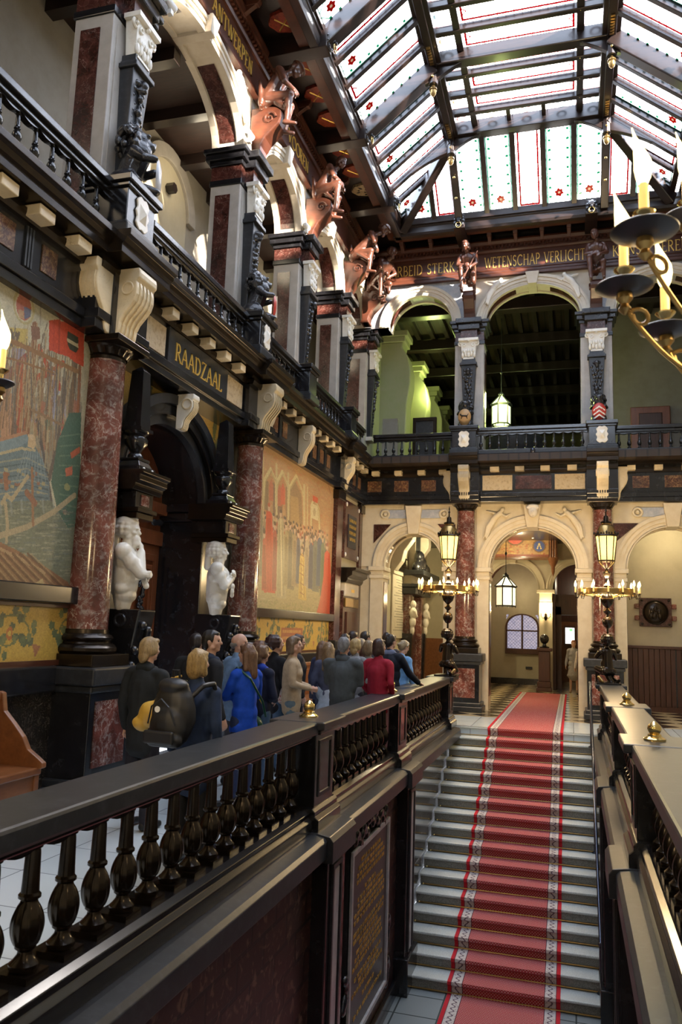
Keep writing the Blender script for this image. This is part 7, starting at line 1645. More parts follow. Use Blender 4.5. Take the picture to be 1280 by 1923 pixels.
# ---- marble busts of the doorway
def bust(y, label, beard, arms, head, seed):
    D = human(1.75,arms,False,head); s = 1.0
    t = thing('marble_bust', label, 'sculpture', (WX+.40, y, 1.80))
    B = [cap((0,0,.80),(0,.0,1.02),.085,.135), cap((0,0,1.0),(0,.01,1.32),.14,.155), el((0,.0,1.33),(.20,.135,.17)), el((0,.03,1.12),(.155,.12,.16)), cap((-.15,0,1.42),(.15,0,1.42),.075), cap((0,-.01,1.42),(0,.02,1.56),.078,.066), el((.08,.075,1.33),(.09,.06,.07)), el((-.08,.075,1.33),(.09,.06,.07)), el((.0,.02,.92),(.14,.115,.10)), el((.12,0,1.0),(.06,.08,.07)), el((-.12,0,1.0),(.06,.08,.07))]
    for sx,a in ((1,arms[0]),(-1,arms[1])):
        e,w_,pn = ARMS[a]; e = V((e[0]*sx,e[1]+.02,e[2])); w_ = V((w_[0]*sx,w_[1]+.03,w_[2])); S0 = V((sx*.20,0,1.41)); B += [cap(S0,e,.076,.060), cap(e,w_,.062,.040), el(S0,(.098,.09,.10)), el(e*.5+S0*.5,(.078,.075,.09))] + hand_blobs(w_,(w_-e),V((pn[0]*sx,pn[1],pn[2])),.9,1.15,-sx)
    hb = scaled(head_blobs(),1.12)+scaled(hair_blobs('curly'),1.12)
    if beard: hb += [el((0,.085,.02),(.06,.05,.06)), el((.03,.10,-.03),(.035,.03,.045)), el((-.03,.10,-.03),(.035,.03,.045))]
    hb += [el((0,-.04,.22),(.11,.12,.07)), el((0,.03,.28),(.04,.05,.03)), cap((0,-.15,.22),(0,-.15,-.10),.035,.05), el((0,-.13,.24),(.04,.04,.04))]
    B += D['place_head'](hb)
    B = [(b_[0], b_[1]-V((0,0,.74)), *((b_[2]-V((0,0,.74)),)+b_[3:] if b_[0]=='c' else b_[2:])) for b_ in B]
    organic('torso', scaled(B, .94), WHITEM, t, .009, 3, Matrix.Rotation(R(-68),4,'Z') @ Matrix.Diagonal((1.12,1.12,1.0,1)))
    extra = [cap((-.12,.20,.36),(.10,.26,.28),.035)] if beard else [el((.06,.22,.42),(.05,.035,.05)), el((.07,.22,.35),(.04,.03,.05)), el((.05,.22,.30),(.035,.03,.04)), cap((.1,.2,.55),(.02,.2,.60),.025)]
    organic('scroll' if beard else 'flower_bunch', scaled(extra,.96), WHITEM, t, .011, 1, Matrix.Rotation(R(-68),4,'Z'))
bust(7.50,'white marble bust of a bearded man resting his chin on his hand',True,('face','cross'),(-.25,.1),1)
bust(9.82,'white marble bust of a young garlanded figure clutching flowers to the chest',False,('chest','chest'),(-.25,0),2)

# ---- spandrel reliefs on the arches
def relief(F, u, n, z, s_, label, m=WHITEM, sc=1.):
    t = thing('relief_figure', label, 'relief', F(u,n,z)); P_ = []
    def q(a,b_): p = F(u+s_*a*sc, n+.02, z+b_*sc); o = F(u,n,z); return V((p[0]-o[0],p[1]-o[1],p[2]-o[2]))
    L_ = [((-.30,.12),.06,.055),((-.40,.20),.05,.05),((-.30,.02),.05,.05)]
    B = [cap(q(-.30,.22),q(-.12,.05),.065,.07), el(q(-.36,.31),(.05,.045,.055)), cap(q(-.12,.05),q(.04,-.16),.06,.05), cap(q(.04,-.16),q(.10,-.42),.045,.03), cap(q(-.14,.02),q(-.02,-.22),.055,.045), cap(q(-.02,-.22),q(.06,-.48),.04,.028),
         cap(q(-.26,.24),q(-.46,.12),.035,.028), cap(q(-.46,.12),q(-.58,.20),.026,.02), cap(q(-.24,.18),q(-.08,.24),.033,.026), cap(q(-.08,.24),q(.06,.28),.024,.02)]
    for k in range(6): B.append(cap(q(-.2+.05*k,.0-.07*k),q(-.05+.04*k,-.12-.07*k),.022,.014))
    organic('figure', B, m, t, .013, 2)
for s_,w_ in ((1,'left'),(-1,'right')):
    relief(FF, XC-s_*.98, .04, 4.22, s_*-1 if 0 else -s_, 'cream reclining relief figure in the %s spandrel of the central lower arch'%w_, CREAMS, .82)
    relief(FF, XC-s_*.98, UF+.05, 9.72, -s_, 'white reclining relief figure in the %s spandrel of the central upper arch'%w_, WHITEM, .72)
relief(LF, 10.1, UN+.06, 9.72, 1, 'white relief figure in the sunlit spandrel beside the first wooden figure', WHITEM, .75)
# small mask keystone on the central lower arch
t = thing('mask_keystone','pale carved mask on the crown of the central lower arch','mask',(XC,17.75,4.4)); organic('mask',[el((0,0,0),(.1,.06,.13)),el((0,-.05,-.01),(.02,.03,.035)),el((0,-.04,-.07),(.04,.02,.015)),el((.09,0,.1),(.05,.04,.05)),el((-.09,0,.1),(.05,.04,.05)),el((0,0,.13),(.12,.05,.05))],PALE,t,.01,1)

# ---- bronze putti with candelabra
def candle_mb(c, h=.07): return None
def candelabrum(x, y, z0, label, ringr=.47, nc=14, figure=True, zr=2.46, s=1., flip=1):
    t = thing('bronze_candelabrum', label, 'candelabrum', (x,y,z0))
    MB().lathe([(.018,z0+.05),(.018,zr-.62),(.05,zr-.60),(.085,zr-.54),(.09,zr-.50),(.075,zr-.45),(.03,zr-.41),(.025,zr-.38),(.06,zr-.34),(.07,zr-.32),(.04,zr-.30),(.022,zr-.27),(.09,zr-.20),(.115,zr-.13),(.11,zr-.08),(.06,zr-.02),(.03,zr),(.022,zr+.05),(.05,zr+.08),(.06,zr+.12),(.03,zr+.16),(.02,zr+.25),(.06,zr+.30),(.07,zr+.34),(.03,zr+.38),(.02,zr+.42)],(x,y,0),20).build('stem', BRONZE, t, True)
    r = MB(); r.ring([(x+ringr*math.cos(2*PI*i/40),y+ringr*math.sin(2*PI*i/40)) for i in range(41)],[(x+(ringr+.016)*math.cos(2*PI*i/40),y+(ringr+.016)*math.sin(2*PI*i/40)) for i in range(41)],zr-.04,zr+.05,2)
    r.torus((x,y,zr-.04),ringr+.01,.012,2,40,6).torus((x,y,zr+.05),ringr+.01,.012,2,40,6)
    for k in range(6): a = PI/3*k; r.tube([(x+.03*math.cos(a),y+.03*math.sin(a),zr),(x+ringr*.5*math.cos(a),y+ringr*.5*math.sin(a),zr-.07),(x+ringr*math.cos(a),y+ringr*math.sin(a),zr-.02)],.010,6)
    r.build('crown_ring', AGED, t, True)
    for k in range(nc):
        a = 2*PI*(k+.5)/nc; cx,cy = x+(ringr+.07)*math.cos(a), y+(ringr+.07)*math.sin(a); bx,by = x+ringr*math.cos(a), y+ringr*math.sin(a)
        MB().tube([(bx,by,zr-.03),(bx+(cx-bx)*.4,by+(cy-by)*.4,zr-.10),(cx,cy,zr-.09),(cx,cy,zr-.02)],.008,6).lathe([(.008,zr-.03),(.034,zr-.02),(.010,zr-.01)],(cx,cy,0),10).build('candle_arm', BRONZE, t, True)
        MB().lathe([(.013,zr-.01),(.013,zr+.085)],(cx,cy,0),8).build('candle', CREAMC, t, True)
        MB().lathe([(.004,zr+.085),(.019,zr+.11),(.022,zr+.13),(.014,zr+.165),(.001,zr+.20)],(cx,cy,0),8).build('flame', FLAME, t, True)
    # glazed lantern
    zl = zr+.42
    l = MB()
    for k in range(8):
        a = PI/4*k; ca,sa = math.cos(a),math.sin(a); a2 = a+PI/4; cb,sb = math.cos(a2),math.sin(a2)
        MB().add([(x+.12*ca,y+.12*sa,zl+.14),(x+.12*cb,y+.12*sb,zl+.14),(x+.172*cb,y+.172*sb,zl+.56),(x+.172*ca,y+.172*sa,zl+.56)],[(0,1,2,3)]).build('lantern_pane', LAMPG, t).modifiers.new('t','SOLIDIFY').thickness = .003
        l.tube([(x+.03*ca,y+.03*sa,zl+.0),(x+.08*ca,y+.08*sa,zl+.05),(x+.135*ca,y+.135*sa,zl+.12),(x+.178*ca,y+.178*sa,zl+.57)],.009,6)
        l.ell((x+.20*ca,y+.20*sa,zl+.62),(.016,.016,.03),6,5)
        for q_ in (.33,.66): l.ell((x+.19*(ca+(cb-ca)*q_),y+.19*(sa+(sb-sa)*q_),zl+.61),(.010,.010,.022),6,4)
    l.torus((x,y,zl+.13),.13,.016,2,16,6).torus((x,y,zl+.57),.19,.018,2,16,6); l.build('lantern_frame', BRONZE, t, True)
    MB().lathe([(.175,zl+.58),(.165,zl+.66),(.13,zl+.73),(.08,zl+.77),(.08,zl+.80)],(x,y,0),16,flute=8,fr=(zl+.6,zl+.75),fd=.1).build('lantern_dome', AGED, t, True)
    MB().lathe([(.10,zl+.79),(.10,zl+.82),(.05,zl+.84),(.04,zl+.92),(.015,zl+.94),(.012,zl+1.0),(.022,zl+1.02),(.008,zl+1.05),(.014,zl+1.08),(.001,zl+1.14)],(x,y,0),12).build('finial', BRONZE, t, True)
    if figure:
        B = [cap((0,-.02,.30),(0,0,.55),.095,.085), el((0,.03,.35),(.10,.10,.10)), el((0,-.02,.24),(.12,.11,.10)), el((.07,-.09,.22),(.06,.05,.06)), el((-.07,-.09,.22),(.06,.05,.06)), cap((-.08,0,.56),(.08,0,.56),.045), cap((0,0,.56),(0,.01,.64),.04)]
        B += [(b_[0],b_[1]+V((0,.01,.64)),*((b_[2]+V((0,.01,.64)),)+b_[3:] if b_[0]=='c' else b_[2:])) for b_ in scaled(head_blobs(),1.0)+scaled(hair_blobs('curly'),1.0)]
        B += [cap((.12,0,.55),(.17,.04,.44),.045,.038), cap((.17,.04,.44),(.10,.13,.50),.036,.028), cap((-.12,0,.55),(-.17,.05,.46),.045,.038), cap((-.17,.05,.46),(-.06,.14,.58),.036,.028)] + hand_blobs((.10,.13,.50),(-.6,.5,.3),(0,1,0),1.,.62) + hand_blobs((-.06,.14,.58),(.6,.4,.5),(0,1,0),1.,.62)
        B += [cap((.07,.0,.22),(.10,.14,.10),.075,.055), cap((.10,.14,.10),(.13,-.12,.05),.048,.034), cap((.13,-.12,.05),(.14,-.20,.09),.030,.024), cap((-.07,.02,.22),(-.12,.16,.26),.072,.055), cap((-.12,.16,.26),(-.12,.15,.05),.046,.034), cap((-.12,.14,.04),(-.12,.22,.03),.032,.026), cap((.0,-.02,.14),(.05,-.08,.03),.05,.04), el((0,.0,.02),(.17,.17,.03))]
        organic('putto', scaled(B,.98), BRONZE, t, .0105, 2, Matrix.Translation((-.02*flip,-.10,0)) @ Matrix.Rotation(R(18*flip),4,'Z'))
        organic('gilt_foot', scaled([cap((.13,-.14,.06),(.16,-.22,.12),.034,.028), cap((.16,-.22,.12),(.10,-.27,.05),.030,.022)],1.), AGED, t, .01, 1, Matrix.Scale(-flip,4,(1,0,0)))
        MB().box(-.2,.2,-.26,.2,-.0,.03).build('foot_plate', BRONZE, t, bevel=.01, W=False)
    return t
candelabrum(-2.19,14.45,.90,'bronze kneeling putto candelabrum with lantern at the end of the left parapet',flip=-1)
candelabrum(.58,14.45,.90,'bronze kneeling putto candelabrum with lantern at the end of the right parapet')

# ---- branched candelabra close to the camera
def near_arm(t, hub, c, zc, rp=.058, cs=1.):
    """c = candle foot position (x,y), zc = drip pan height"""
    x,y = c; hx,hy,hz = hub; d = V((x-hx,y-hy,0)); L_ = d.length; d.normalize()
    P_ = []
    for a,b_ in ((0,0),(.18,-.16),(.45,-.26),(.75,-.22),(.95,-.10),(1.0,-.03)): P_.append((hx+d.x*L_*a, hy+d.y*L_*a, hz+(zc-hz)*a+b_*.7))
    # smooth the scroll with a curl at the tip
    sm = []
    for i in range(len(P_)-1):
        for k in range(6):
            q = k/6; p0 = V(P_[max(i-1,0)]); p1 = V(P_[i]); p2 = V(P_[i+1]); p3 = V(P_[min(i+2,len(P_)-1)])
            sm.append(tuple(.5*((2*p1)+(-p0+p2)*q+(2*p0-5*p1+4*p2-p3)*q*q+(-p0+3*p1-3*p2+p3)*q**3)))
    sm.append(P_[-1])
    curl = [(x-d.x*(.045-.035*math.cos(.5*i))*(1-i/16)-d.x*.01, y-d.y*(.045-.035*math.cos(.5*i))*(1-i/16), zc-.06-.035*math.sin(.5*i)*(1-i/16)) for i in range(13)]
    arm = MB().tube(sm,.0062,10); arm.tube(curl,.0060,8); arm.lathe([(.004,zc-.06),(.018,zc-.045),(.010,zc-.03),(.022,zc-.015),(.02,zc)],(x,y,0),14).build('scroll_arm', AGED, t, True)
    MB().lathe([(.012,zc),(rp*.6,zc+.004),(rp,zc+.018),(rp*1.02,zc+.021),(rp*.98,zc+.024),(rp*.6,zc+.010),(.012,zc+.008)],(x,y,0),32).build('drip_pan', PAN, t, True)
    MB().lathe([(.009,zc+.006),(.010,zc+.05),(.014,zc+.055),(.026,zc+.066),(.028,zc+.07),(.013,zc+.074)],(x,y,0),20).build('socket', BRASS, t, True)
    MB().lathe([(.0125,zc+.07),(.0125,zc+.145),(.010,zc+.15)],(x,y,0),16).build('candle', CREAMC, t, True)
    f = MB(); n_ = 14; prof = [(.009,.145),(.018,.165),(.0225,.19),(.0215,.212),(.016,.237),(.009,.262),(.004,.285),(.0015,.31)]
    f.lathe([(r,zc+z) for r,z in prof],(x,y,0),14); 
    for i,v_ in enumerate(f.v): k = max(0,(v_[2]-zc-.21)); f.v[i] = (v_[0]-k*.25, v_[1], v_[2])
    f.build('flame', FLAME, t, True)
def near_cand(hub, label, arms):
    x,y,zh = hub
    t = thing('branched_candelabrum', label, 'candelabrum', (x,y,.90))
    MB().lathe([(.14,.90),(.14,.93),(.06,.98),(.03,1.05),(.025,1.5),(.05,1.55),(.025,1.6),(.02,zh-.3),(.05,zh-.2),(.06,zh-.1),(.03,zh),(.02,zh+.15),(.04,zh+.2),(.001,zh+.3)],(x,y,0),20).build('stem', BRONZE, t, True)
    for (u,v,d,rp) in arms:
        q = at_y(u,v,d); near_arm(t, hub, (q.x,q.y), q.z, rp)
    return t
near_cand((.66,2.25,2.45),'branched brass candelabrum with flame bulbs at the upper right, nearest the camera',[(1210,448,2.0,.082),(1172,552,2.15,.075),(1250,632,2.3,.072),(1290,420,2.45,.07)])
near_cand((-2.45,2.3,2.32),'branched brass candelabrum whose single flame shows at the left edge of the view',[(-1,728,2.35,.052)])
# ------------------------------------------------------------------ visitors
def fwd(deg): return R(deg)      # heading: 0 faces away from the camera (+Y), positive turns left
NAVY=(.018,.03,.075); BLK=(.014,.015,.018); JEAN=(.07,.12,.20)
BLONDE=(.42,.28,.12); DKBL=(.22,.14,.065); BRN=(.10,.05,.025); DARK=(.022,.015,.012); GREY=(.26,.25,.24)
def tube_part(name, pts, w, m, s, t): return MB().tube([tuple(V(p)*s) for p in pts], w, 8).build(name, m, t, True, W=False)

def ex_man1(t, s, D):
    pass
person(281,1193,6.05,'person with shaggy blond hair in a charcoal blazer, standing nearest the red column',rz=fwd(-10),hair='shag',hc=(.36,.25,.12),top=(.017,.020,.023),bottom=(.02,.02,.03),hem=.72,female=False,wide=1.08,seed=2,head=(-.25,.05),collar=(.015,.018,.02))
# woman with backpack
pw = person(374,1215,5.35,'person with straight blond bob in a navy coat wearing a large black backpack',rz=fwd(-6),hair='bob',hc=(.36,.24,.095),top=(.022,.038,.085),bottom=BLK,hem=.62,female=True,wide=1.15,seed=4,head=(-.1,.0))
px, py = pw.location.x, pw.location.y; h_ = 1.60
bp = thing('backpack','large black backpack with padded straps worn over the navy coat','backpack',tuple(at_y(325,1362,5.10)),None,fwd(-6))
organic('pack', [el((0,0,.08),(.17,.11,.24)), el((0,-.07,.00),(.145,.08,.15)), cap((-.09,-.10,-.09),(.09,-.10,-.09),.05), el((0,-.02,.27),(.12,.08,.06))], mat('black_nylon',(.012,.012,.014),.42,bump=(300,.15)), bp, .012, 2, None, (.003,24,24,20,3))
MB().tube([(-.11,-.145,.02),(-.07,-.17,.14),(0,-.16,.19),(.07,-.17,.14),(.11,-.145,.02)],.006,6).build('zip', BLACKM, bp, True, W=False)
MB().lathe([(.001,-.16),(.022,-.16),(.018,-.15)],(-.03,0,.12),12,ax=1).build('badge', MATS['polished_brass'] if 0 else WHITE, bp, W=False)
MB().box(-.12,.12,-.185,-.155,-.11,-.02).build('lower_pocket', MATS['black_nylon'], bp, bevel=.015, W=False)
for sx in (-1,1):
    organic('shoulder_strap', [cap((sx*.09+.03,.03,.20),(sx*.11+.06,.09,.275),.020), cap((sx*.11+.06,.09,.275),(sx*.12+.07,.20,.285),.020), cap((sx*.12+.07,.20,.285),(sx*.12+.07,.29,.12),.018)], MATS['black_nylon'], bp, .011, 1)
MB().tube([(-.02,.0,.33),(-.02,-.01,.38),(.03,-.01,.38),(.03,0,.33)],.009,6).build('grab_loop', MATS['black_nylon'], bp, True, W=False)
YB_ = mat('mustard_leather',(.55,.33,.05),.4,bump=(60,.1))
q = at_y(284,1340,5.35)
hb = thing('shoulder_bag','mustard yellow leather bag hanging behind the black backpack','bag',(q.x,5.35,q.z),None)
organic('bag_body', [el((0,0,0),(.10,.09,.10)), el((.08,.02,.06),(.08,.08,.07)), el((-.07,-.01,-.07),(.07,.06,.06))], YB_, hb, .012, 2, None, (.004,30,30,30,1))
MB().tube([(.02,0,.08),(.07,0,.18),(.13,.03,.26),(.19,.08,.28)],.009,8).build('strap', YB_, hb, True, W=False)
MB().tube([(.06,.04,.08),(.11,.05,.18),(.17,.08,.26)],.007,8).build('strap', YB_, hb, True, W=False)

def glasses(t, s, D): pass
person(398,1180,7.0,'person with short dark hair in a black jacket, face in profile to the right',rz=fwd(-40),hair='short',hc=(.018,.014,.012),top=(.016,.018,.024),bottom=(.02,.025,.05),female=False,wide=1.05,seed=6,head=(-.75,0),collar=(.02,.03,.06))
person(369,1187,8.2,'person with dark thinning hair half hidden behind the man in the black jacket',rz=fwd(10),hair='short',hc=(.03,.022,.02),top=(.02,.02,.02),seed=7)
person(449,1186,8.0,'balding person with grey hair in a light blue shirt looking to the right',rz=fwd(-35),hair='bald',hc=(.22,.20,.18),top=(.20,.32,.50),bottom=(.10,.10,.12),seed=8,head=(-.8,.05),wide=1.08)
def ex_bluewoman(t, s, D):
    m = mat('dark_green_leather',(.008,.055,.030),.28,bump=(50,.1)); 
    o = organic('handbag', scaled([el((.20,.10,.82),(.15,.09,.12)), el((.20,.10,.72),(.165,.095,.11)), el((.20,.10,.88),(.12,.07,.05))], s), m, None, .012, 2, None, (.004,26,26,22,2))
    o.location = t.location; o.rotation_euler = t.rotation_euler; tag(o,'dark green leather shoulder bag at the hip of the person in the bright blue jacket','handbag')
    s_ = MB().tube([(.08*s,.14*s,.92*s),(.06*s,.17*s,1.1*s),(-.10*s,.155*s,1.42*s),(-.13*s,.0,1.50*s),(-.05*s,-.15*s,1.38*s),(.14*s,-.15*s,1.12*s),(.30*s,-.02*s,.93*s)],.012,8).build('strap', m, o, True, W=False)
person(465,1206,7.35,'person with long brown hair in a bright blue jacket turning left, arms crossed',rz=fwd(60),hair='long',hc=(.17,.085,.045),top=(.012,.075,.52),bottom=(.03,.04,.09),female=True,arms=('cross','cross'),seed=9,head=(.35,.0),collar=(.02,.02,.03),extra=ex_bluewoman,hem=.78)
person(492,1208,8.0,'person with short brown hair, long navy coat, blue scarf and yellow strap',rz=fwd(-20),hair='shag',hc=(.16,.085,.045),top=(.013,.018,.045),bottom=JEAN,female=True,hem=.48,seed=11,collar=(.02,.06,.40),arms=('front','down'),head=(-.2,0),
       extra=lambda t,s,D: tube_part('yellow_strap',[(-.14,-.10,1.50),(-.05,-.16,1.40),(.06,-.165,1.22),(.16,-.12,1.05)],.010,mat('yellow_webbing',(.6,.42,.03),.5),s,t))
person(488,1201,9.6,'brown-haired person barely showing between the blue jacket and the curly head',rz=fwd(20),hair='curly',hc=(.17,.08,.045),top=(.03,.03,.04),female=True,seed=12)
person(519,1190,9.0,'person with dark curly hair and a pink hair clip, wearing black',rz=fwd(-25),hair='curly',hc=(.05,.02,.018),top=(.014,.014,.018),bottom=JEAN,female=True,seed=13,head=(-.4,0),
       extra=lambda t,s,D: mesh_part('hair_clip',D['place_head']([el((.03,-.07,.20),(.035,.02,.02)),el((.0,-.08,.19),(.03,.02,.018))]),s,cloth((.62,.38,.36)),t,.008,1))
def ex_flower(t, s, D):
    p_ = mat('floral_canvas',(.62,.52,.44),.7,noise=(38,(.42,.09,.07),.52,.56))
    o = organic('handbag', scaled([el((-.16,-.10,.98),(.15,.09,.11)), el((-.16,-.10,.93),(.17,.10,.08)), el((-.16,-.10,1.05),(.10,.07,.05))], s), p_, None, .012, 2, None, (.003,26,26,22,2))
    o.location = t.location; o.rotation_euler = t.rotation_euler; tag(o,'cream shoulder bag with red flower pattern under the arm of the beige jacket','handbag')
    MB().tube([tuple(V(p)*s) for p in [(-.26,-.12,1.02),(-.23,-.12,1.25),(-.17,-.05,1.47),(-.17,.03,1.45),(-.17,.02,1.2),(-.10,-.03,1.04)]],.011,8).build('strap', cloth((.50,.36,.20)), o, True, W=False)
person(552,1192,8.9,'person with streaked brown hair in a beige jacket facing right, hands together',rz=fwd(-70),hair='bob',hc=(.20,.13,.075),top=(.50,.38,.25),bottom=(.16,.22,.26),female=True,arms=('hold','hold'),seed=14,head=(-.2,0),extra=ex_flower,hem=.79)
person(560,1189,9.9,'person with glasses and dark hair just behind the beige jacket',rz=fwd(-60),hair='short',hc=(.06,.035,.03),top=(.03,.03,.035),seed=15,
       extra=lambda t,s,D: MB().tube([tuple(b_[1]*s) for b_ in D['place_head']([el((a,c,.112),(.01,)*3) for a,c in ((.078,.0),(.06,.085),(.03,.10),(0,.10),(-.03,.10),(-.06,.085),(-.078,0))])],.0035,6).build('glasses', BLACKM, t, W=False))
person(617,1204,10.2,'person with very long straight light brown hair and a pale skirt',rz=fwd(10),hair='verylong',hc=(.27,.17,.085),top=(.10,.11,.18),bottom=(.52,.58,.66),female=True,skirt=.42,seed=16,head=(.15,.1))
person(606,1202,11.2,'wavy-haired brown head beside the long-haired person',rz=fwd(-20),hair='long',hc=(.20,.11,.06),top=(.06,.07,.13),female=True,seed=17)
def ex_hood(t, s, D): mesh_part('hood',[cap((-.10,-.08,1.44),(.10,-.08,1.44),.055), el((0,-.11,1.42),(.12,.06,.05))],s,cloth((.24,.25,.27)),t,.012,2,(.004,30,30,30,2))
person(646,1194,9.3,'grey-haired person in a slate grey suit jacket with arms folded, seen from behind',rz=fwd(-4),hair='short',hc=(.24,.24,.25),top=(.075,.088,.098),bottom=(.06,.07,.08),wide=1.22,hem=.66,seed=18,arms=('cross','cross'),collar=(.07,.08,.09))
person(668,1197,10.7,'blond person with a grey hood, head showing behind the slate suit',rz=fwd(-20),hair='shag',hc=(.50,.36,.16),top=(.24,.25,.27),female=True,seed=19,extra=ex_hood)
for u,v,y,l,hc_ in ((648,1188,12.3,'dark-haired head in the back row above the grey-haired man, leftmost of three',(.03,.02,.018)),(663,1183,12.8,'dark-haired head in the back row above the blond hooded person, middle of three',(.035,.02,.018)),(686,1184,12.5,'black-haired head in the back row, rightmost of three',(.018,.013,.014))):
    person(u,v,y,l,hair='short',hc=hc_,rz=fwd(-30),top=(.05,.05,.06),seed=int(u))
person(678,1197,11.9,'grey-blond person in the middle of the group beyond the hood',rz=fwd(15),hair='shag',hc=(.40,.33,.24),top=(.10,.10,.12),seed=23,female=True)
person(692,1200,11.0,'person with dull blond straight hair in front of the red jacket',rz=fwd(0),hair='bob',hc=(.27,.20,.12),top=(.30,.30,.30),seed=24,female=True)
person(683,1219,11.3,'shorter person with auburn hair between the hooded person and the red jacket',rz=fwd(10),hair='bob',hc=(.11,.045,.03),top=(.03,.03,.03),seed=25,female=True)
person(712,1197,9.9,'person with dark shoulder-length hair in a crimson jacket, seen from behind',rz=fwd(-18),hair='bob',hc=(.055,.026,.020),top=(.36,.018,.040),bottom=(.40,.20,.24),female=True,seed=26,wide=1.12,arms=('pocket','pocket'),head=(-.3,0),hem=.74)
person(733,1189,11.3,'dark-haired person in a black suit resting a hand on the parapet rail',rz=fwd(-16),hair='short',hc=(.02,.016,.015),top=(.014,.018,.030),bottom=(.015,.018,.03),seed=27,wide=1.05,arms=('rail','down'),head=(-.3,.05),hem=.68,collar=(.18,.22,.35))
person(726,1186,12.6,'second dark-haired head behind the black-suited person',rz=fwd(10),hair='short',hc=(.03,.022,.02),top=(.03,.03,.04),seed=28)
person(755,1200,12.1,'person with tied blond hair in a sky blue and white top, head bent',rz=fwd(-25),hair='bun',hc=(.42,.31,.17),top=(.20,.42,.75),bottom=(.12,.2,.4),female=True,seed=29,head=(-.3,.35),
       extra=lambda t,s,D: mesh_part('white_headband',D['place_head']([cap((.075,.01,.14),(.04,.02,.20),.016),cap((.04,.02,.20),(-.04,.02,.20),.016),cap((-.075,.01,.14),(-.04,.02,.20),.016)]),s,cloth((.7,.7,.7)),t,.008,1))
person(1077,1207,25.0,'person in a grey patterned dress standing in the far passage',None,rz=fwd(180),hair='short',hc=(.40,.16,.10),top=(.34,.33,.33),bottom=(.36,.33,.30),female=True,skirt=.50,seed=30,shoes=(.30,.20,.14),x=.02,h=1.58)
person(1094,1218,24.2,'person in a white shirt half hidden behind the right pier of the central arch',None,rz=fwd(150),hair='short',hc=(.10,.06,.04),top=(.62,.56,.52),bottom=(.02,.02,.03),seed=31,x=.27,h=1.52)

# small fixtures: white spotlights on the upper imposts
for k,(y,n,z,lb) in enumerate(((7.55,.42,9.12,'white spotlight on the impost nearest the camera'),(10.15,.36,9.12,'white spotlight on the impost beside the widest gallery arch'),(12.98,.32,9.12,'white spotlight on the impost beside the second wooden figure'))):
    t = thing('gallery_spotlight',lb,'spotlight',LF(y,n,9.0))
    MB(LF).box(y-.03,y+.03,n-.03,n+.03,9.0,9.06).build('bracket', WHITE, t); MB(LF).lathe([(.03,-.10),(.055,-.06),(.06,.07),(.05,.08)],(0,0,0),16,ax=0).xf(Matrix.Translation((y,n,9.13))).build('housing', WHITE, t, True)
    MB(LF).ell((y+.085,n,9.13),(.012,.045,.045),12,8).build('lens', LAMPW, t, True)
# tiny camera dome on the far gallery base
tag(MB().lathe([(.001,5.60),(.04,5.63),(.055,5.68),(.04,5.72),(.02,5.73)],(-.80,17.22,0),14).build('dome_camera', STEEL, None, True), 'small dark dome camera on the base of the far gallery rail', 'camera')
# ------------------------------------------------------------------ light
w = bpy.data.worlds.new('World'); S.world = w; w.use_nodes = True; nt = w.node_tree
bg = nt.nodes['Background']
stx = nt.nodes.new('ShaderNodeTexSky'); stx.sky_type = 'NISHITA' if 'NISHITA' in [e.identifier for e in stx.bl_rna.properties['sky_type'].enum_items] else stx.sky_type
try: stx.sun_disc = False; stx.sun_elevation = R(38); stx.air_density = 1.; stx.dust_density = 4.
except Exception: pass
mxw = nt.nodes.new('ShaderNodeMix'); mxw.data_type = 'RGBA'; mxw.inputs[0].default_value = .9
nt.links.new(stx.outputs[0], mxw.inputs[6]); mxw.inputs[7].default_value = (.90,.96,1.06,1)
nt.links.new(mxw.outputs[2], bg.inputs[0]); bg.inputs[1].default_value = 4.2
def portal(a, b, c, sx, sy, rot):
    l = bpy.data.lights.new('sky_portal','AREA'); l.shape = 'RECTANGLE'; l.size = sx; l.size_y = sy; l.cycles.is_portal = True
    o = bpy.data.objects.new('sky_portal', l); C.objects.link(o); o.location = (a,b,c); o.rotation_euler = rot
portal(XC, 9, PZ+.28, 3.0, 13, (0,0,0))
portal((EX+PX1)/2-.15, 7.6, (ez+PZ)/2+.2, 2.1, 19, (0,R(-42),0))
portal((EXR+PX2)/2+.15, 7.6, (ez+PZ)/2+.2, 2.1, 19, (0,R(42),0))
portal(XC, (EY+HYP)/2+.15, (ez+PZ)/2+.2, 6.4, 2.1, (R(-42),0,0))
sn = bpy.data.lights.new('sun','SUN'); sn.energy = 26.; sn.color = (1.,.84,.66); sn.angle = R(1.0)
so = bpy.data.objects.new('sun', sn); C.objects.link(so)
so.rotation_euler = V((-.80,.50,-.30)).to_track_quat('-Z','Y').to_euler()
def pt(loc, e, col=(1.,.72,.38), r=.08, name='lamp_light'):
    l = bpy.data.lights.new(name,'POINT'); l.energy = e; l.color = col; l.shadow_soft_size = r
    o = bpy.data.objects.new(name, l); C.objects.link(o); o.location = loc; return o
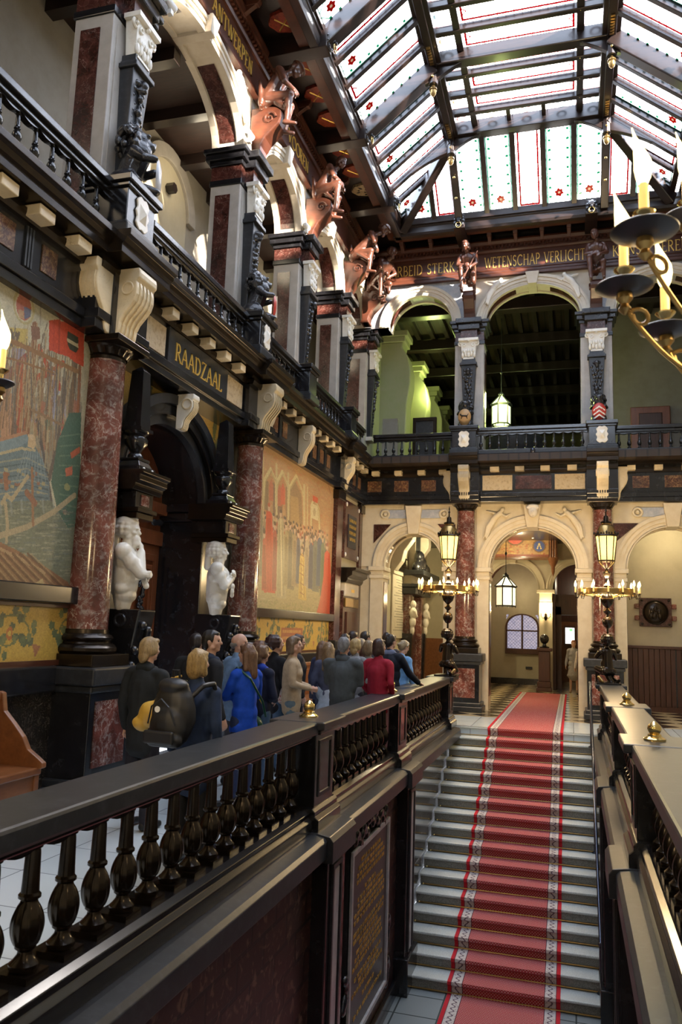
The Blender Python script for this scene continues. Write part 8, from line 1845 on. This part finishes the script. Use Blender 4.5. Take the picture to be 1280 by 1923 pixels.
def spot(loc, to, e, col=(1.,.86,.66), a=70, r=.06):
    l = bpy.data.lights.new('spot_light','SPOT'); l.energy = e; l.color = col; l.spot_size = R(a); l.spot_blend = .6; l.shadow_soft_size = r
    o = bpy.data.objects.new('spot_light', l); C.objects.link(o); o.location = loc; o.rotation_euler = (V(to)-V(loc)).to_track_quat('-Z','Y').to_euler()
LIGHTS = []
S.view_settings.view_transform = 'Standard'; S.view_settings.look = 'None'; S.view_settings.gamma = 1; S.view_settings.exposure = 1.05
S.view_settings.use_curve_mapping = False
S.cycles.max_bounces = 6; S.cycles.diffuse_bounces = 3; S.cycles.glossy_bounces = 3; S.cycles.transparent_max_bounces = 12; S.cycles.transmission_bounces = 3
S.cycles.use_denoising = True; S.cycles.sample_clamp_indirect = 4.; S.cycles.caustics_reflective = False; S.cycles.caustics_refractive = False
try: S.cycles.denoiser = 'OPENIMAGEDENOISE'
except Exception: pass
# lamps of the hall
pt((-2.19,14.45,2.66),160,r=.3); pt((.58,14.45,2.66),150,r=.3)
pt((-2.19,14.45,3.2),14,(1,.75,.35)); pt((.58,14.45,3.2),14,(1,.75,.35))
pt((.66,2.2,2.95),24,r=.25); pt((-2.45,2.2,2.85),55,r=.25)
pt((-1.67,21,2.75),55,(1,.86,.55),.2); pt((-1.72,19.4,7.5),45,(.86,1.,.34),.2)
pt((-3.9,22.2,8.6),45,(.85,1.,.30),.2,'gallery_lamp')
pt((-.8,25.3,2.5),30,r=.1); pt((-2.75,25.2,2.7),20,r=.1); pt((-1.5,23.5,4.2),25,(1,.8,.5)); pt((-3.6,22.5,3.9),85,(1,.85,.45)); pt((2.2,19.2,4.2),30,(1,.82,.5))
pt((-1.7,27.0,3.2),10,(1,.8,.5)); pt((.3,29.5,3.5),16,(1,.85,.6))
for y,n in ((7.7,.45),(10.3,.4),(13.1,.35)): spot(LF(y,n,9.2), LF(y+.6,0.1,10.5), 30)
pt((-5.9,11,9.2),9,(1,.85,.6),.2,'gallery_lamp'); pt((-5.9,15.5,9.0),7,(1,.85,.6),.2,'gallery_lamp')
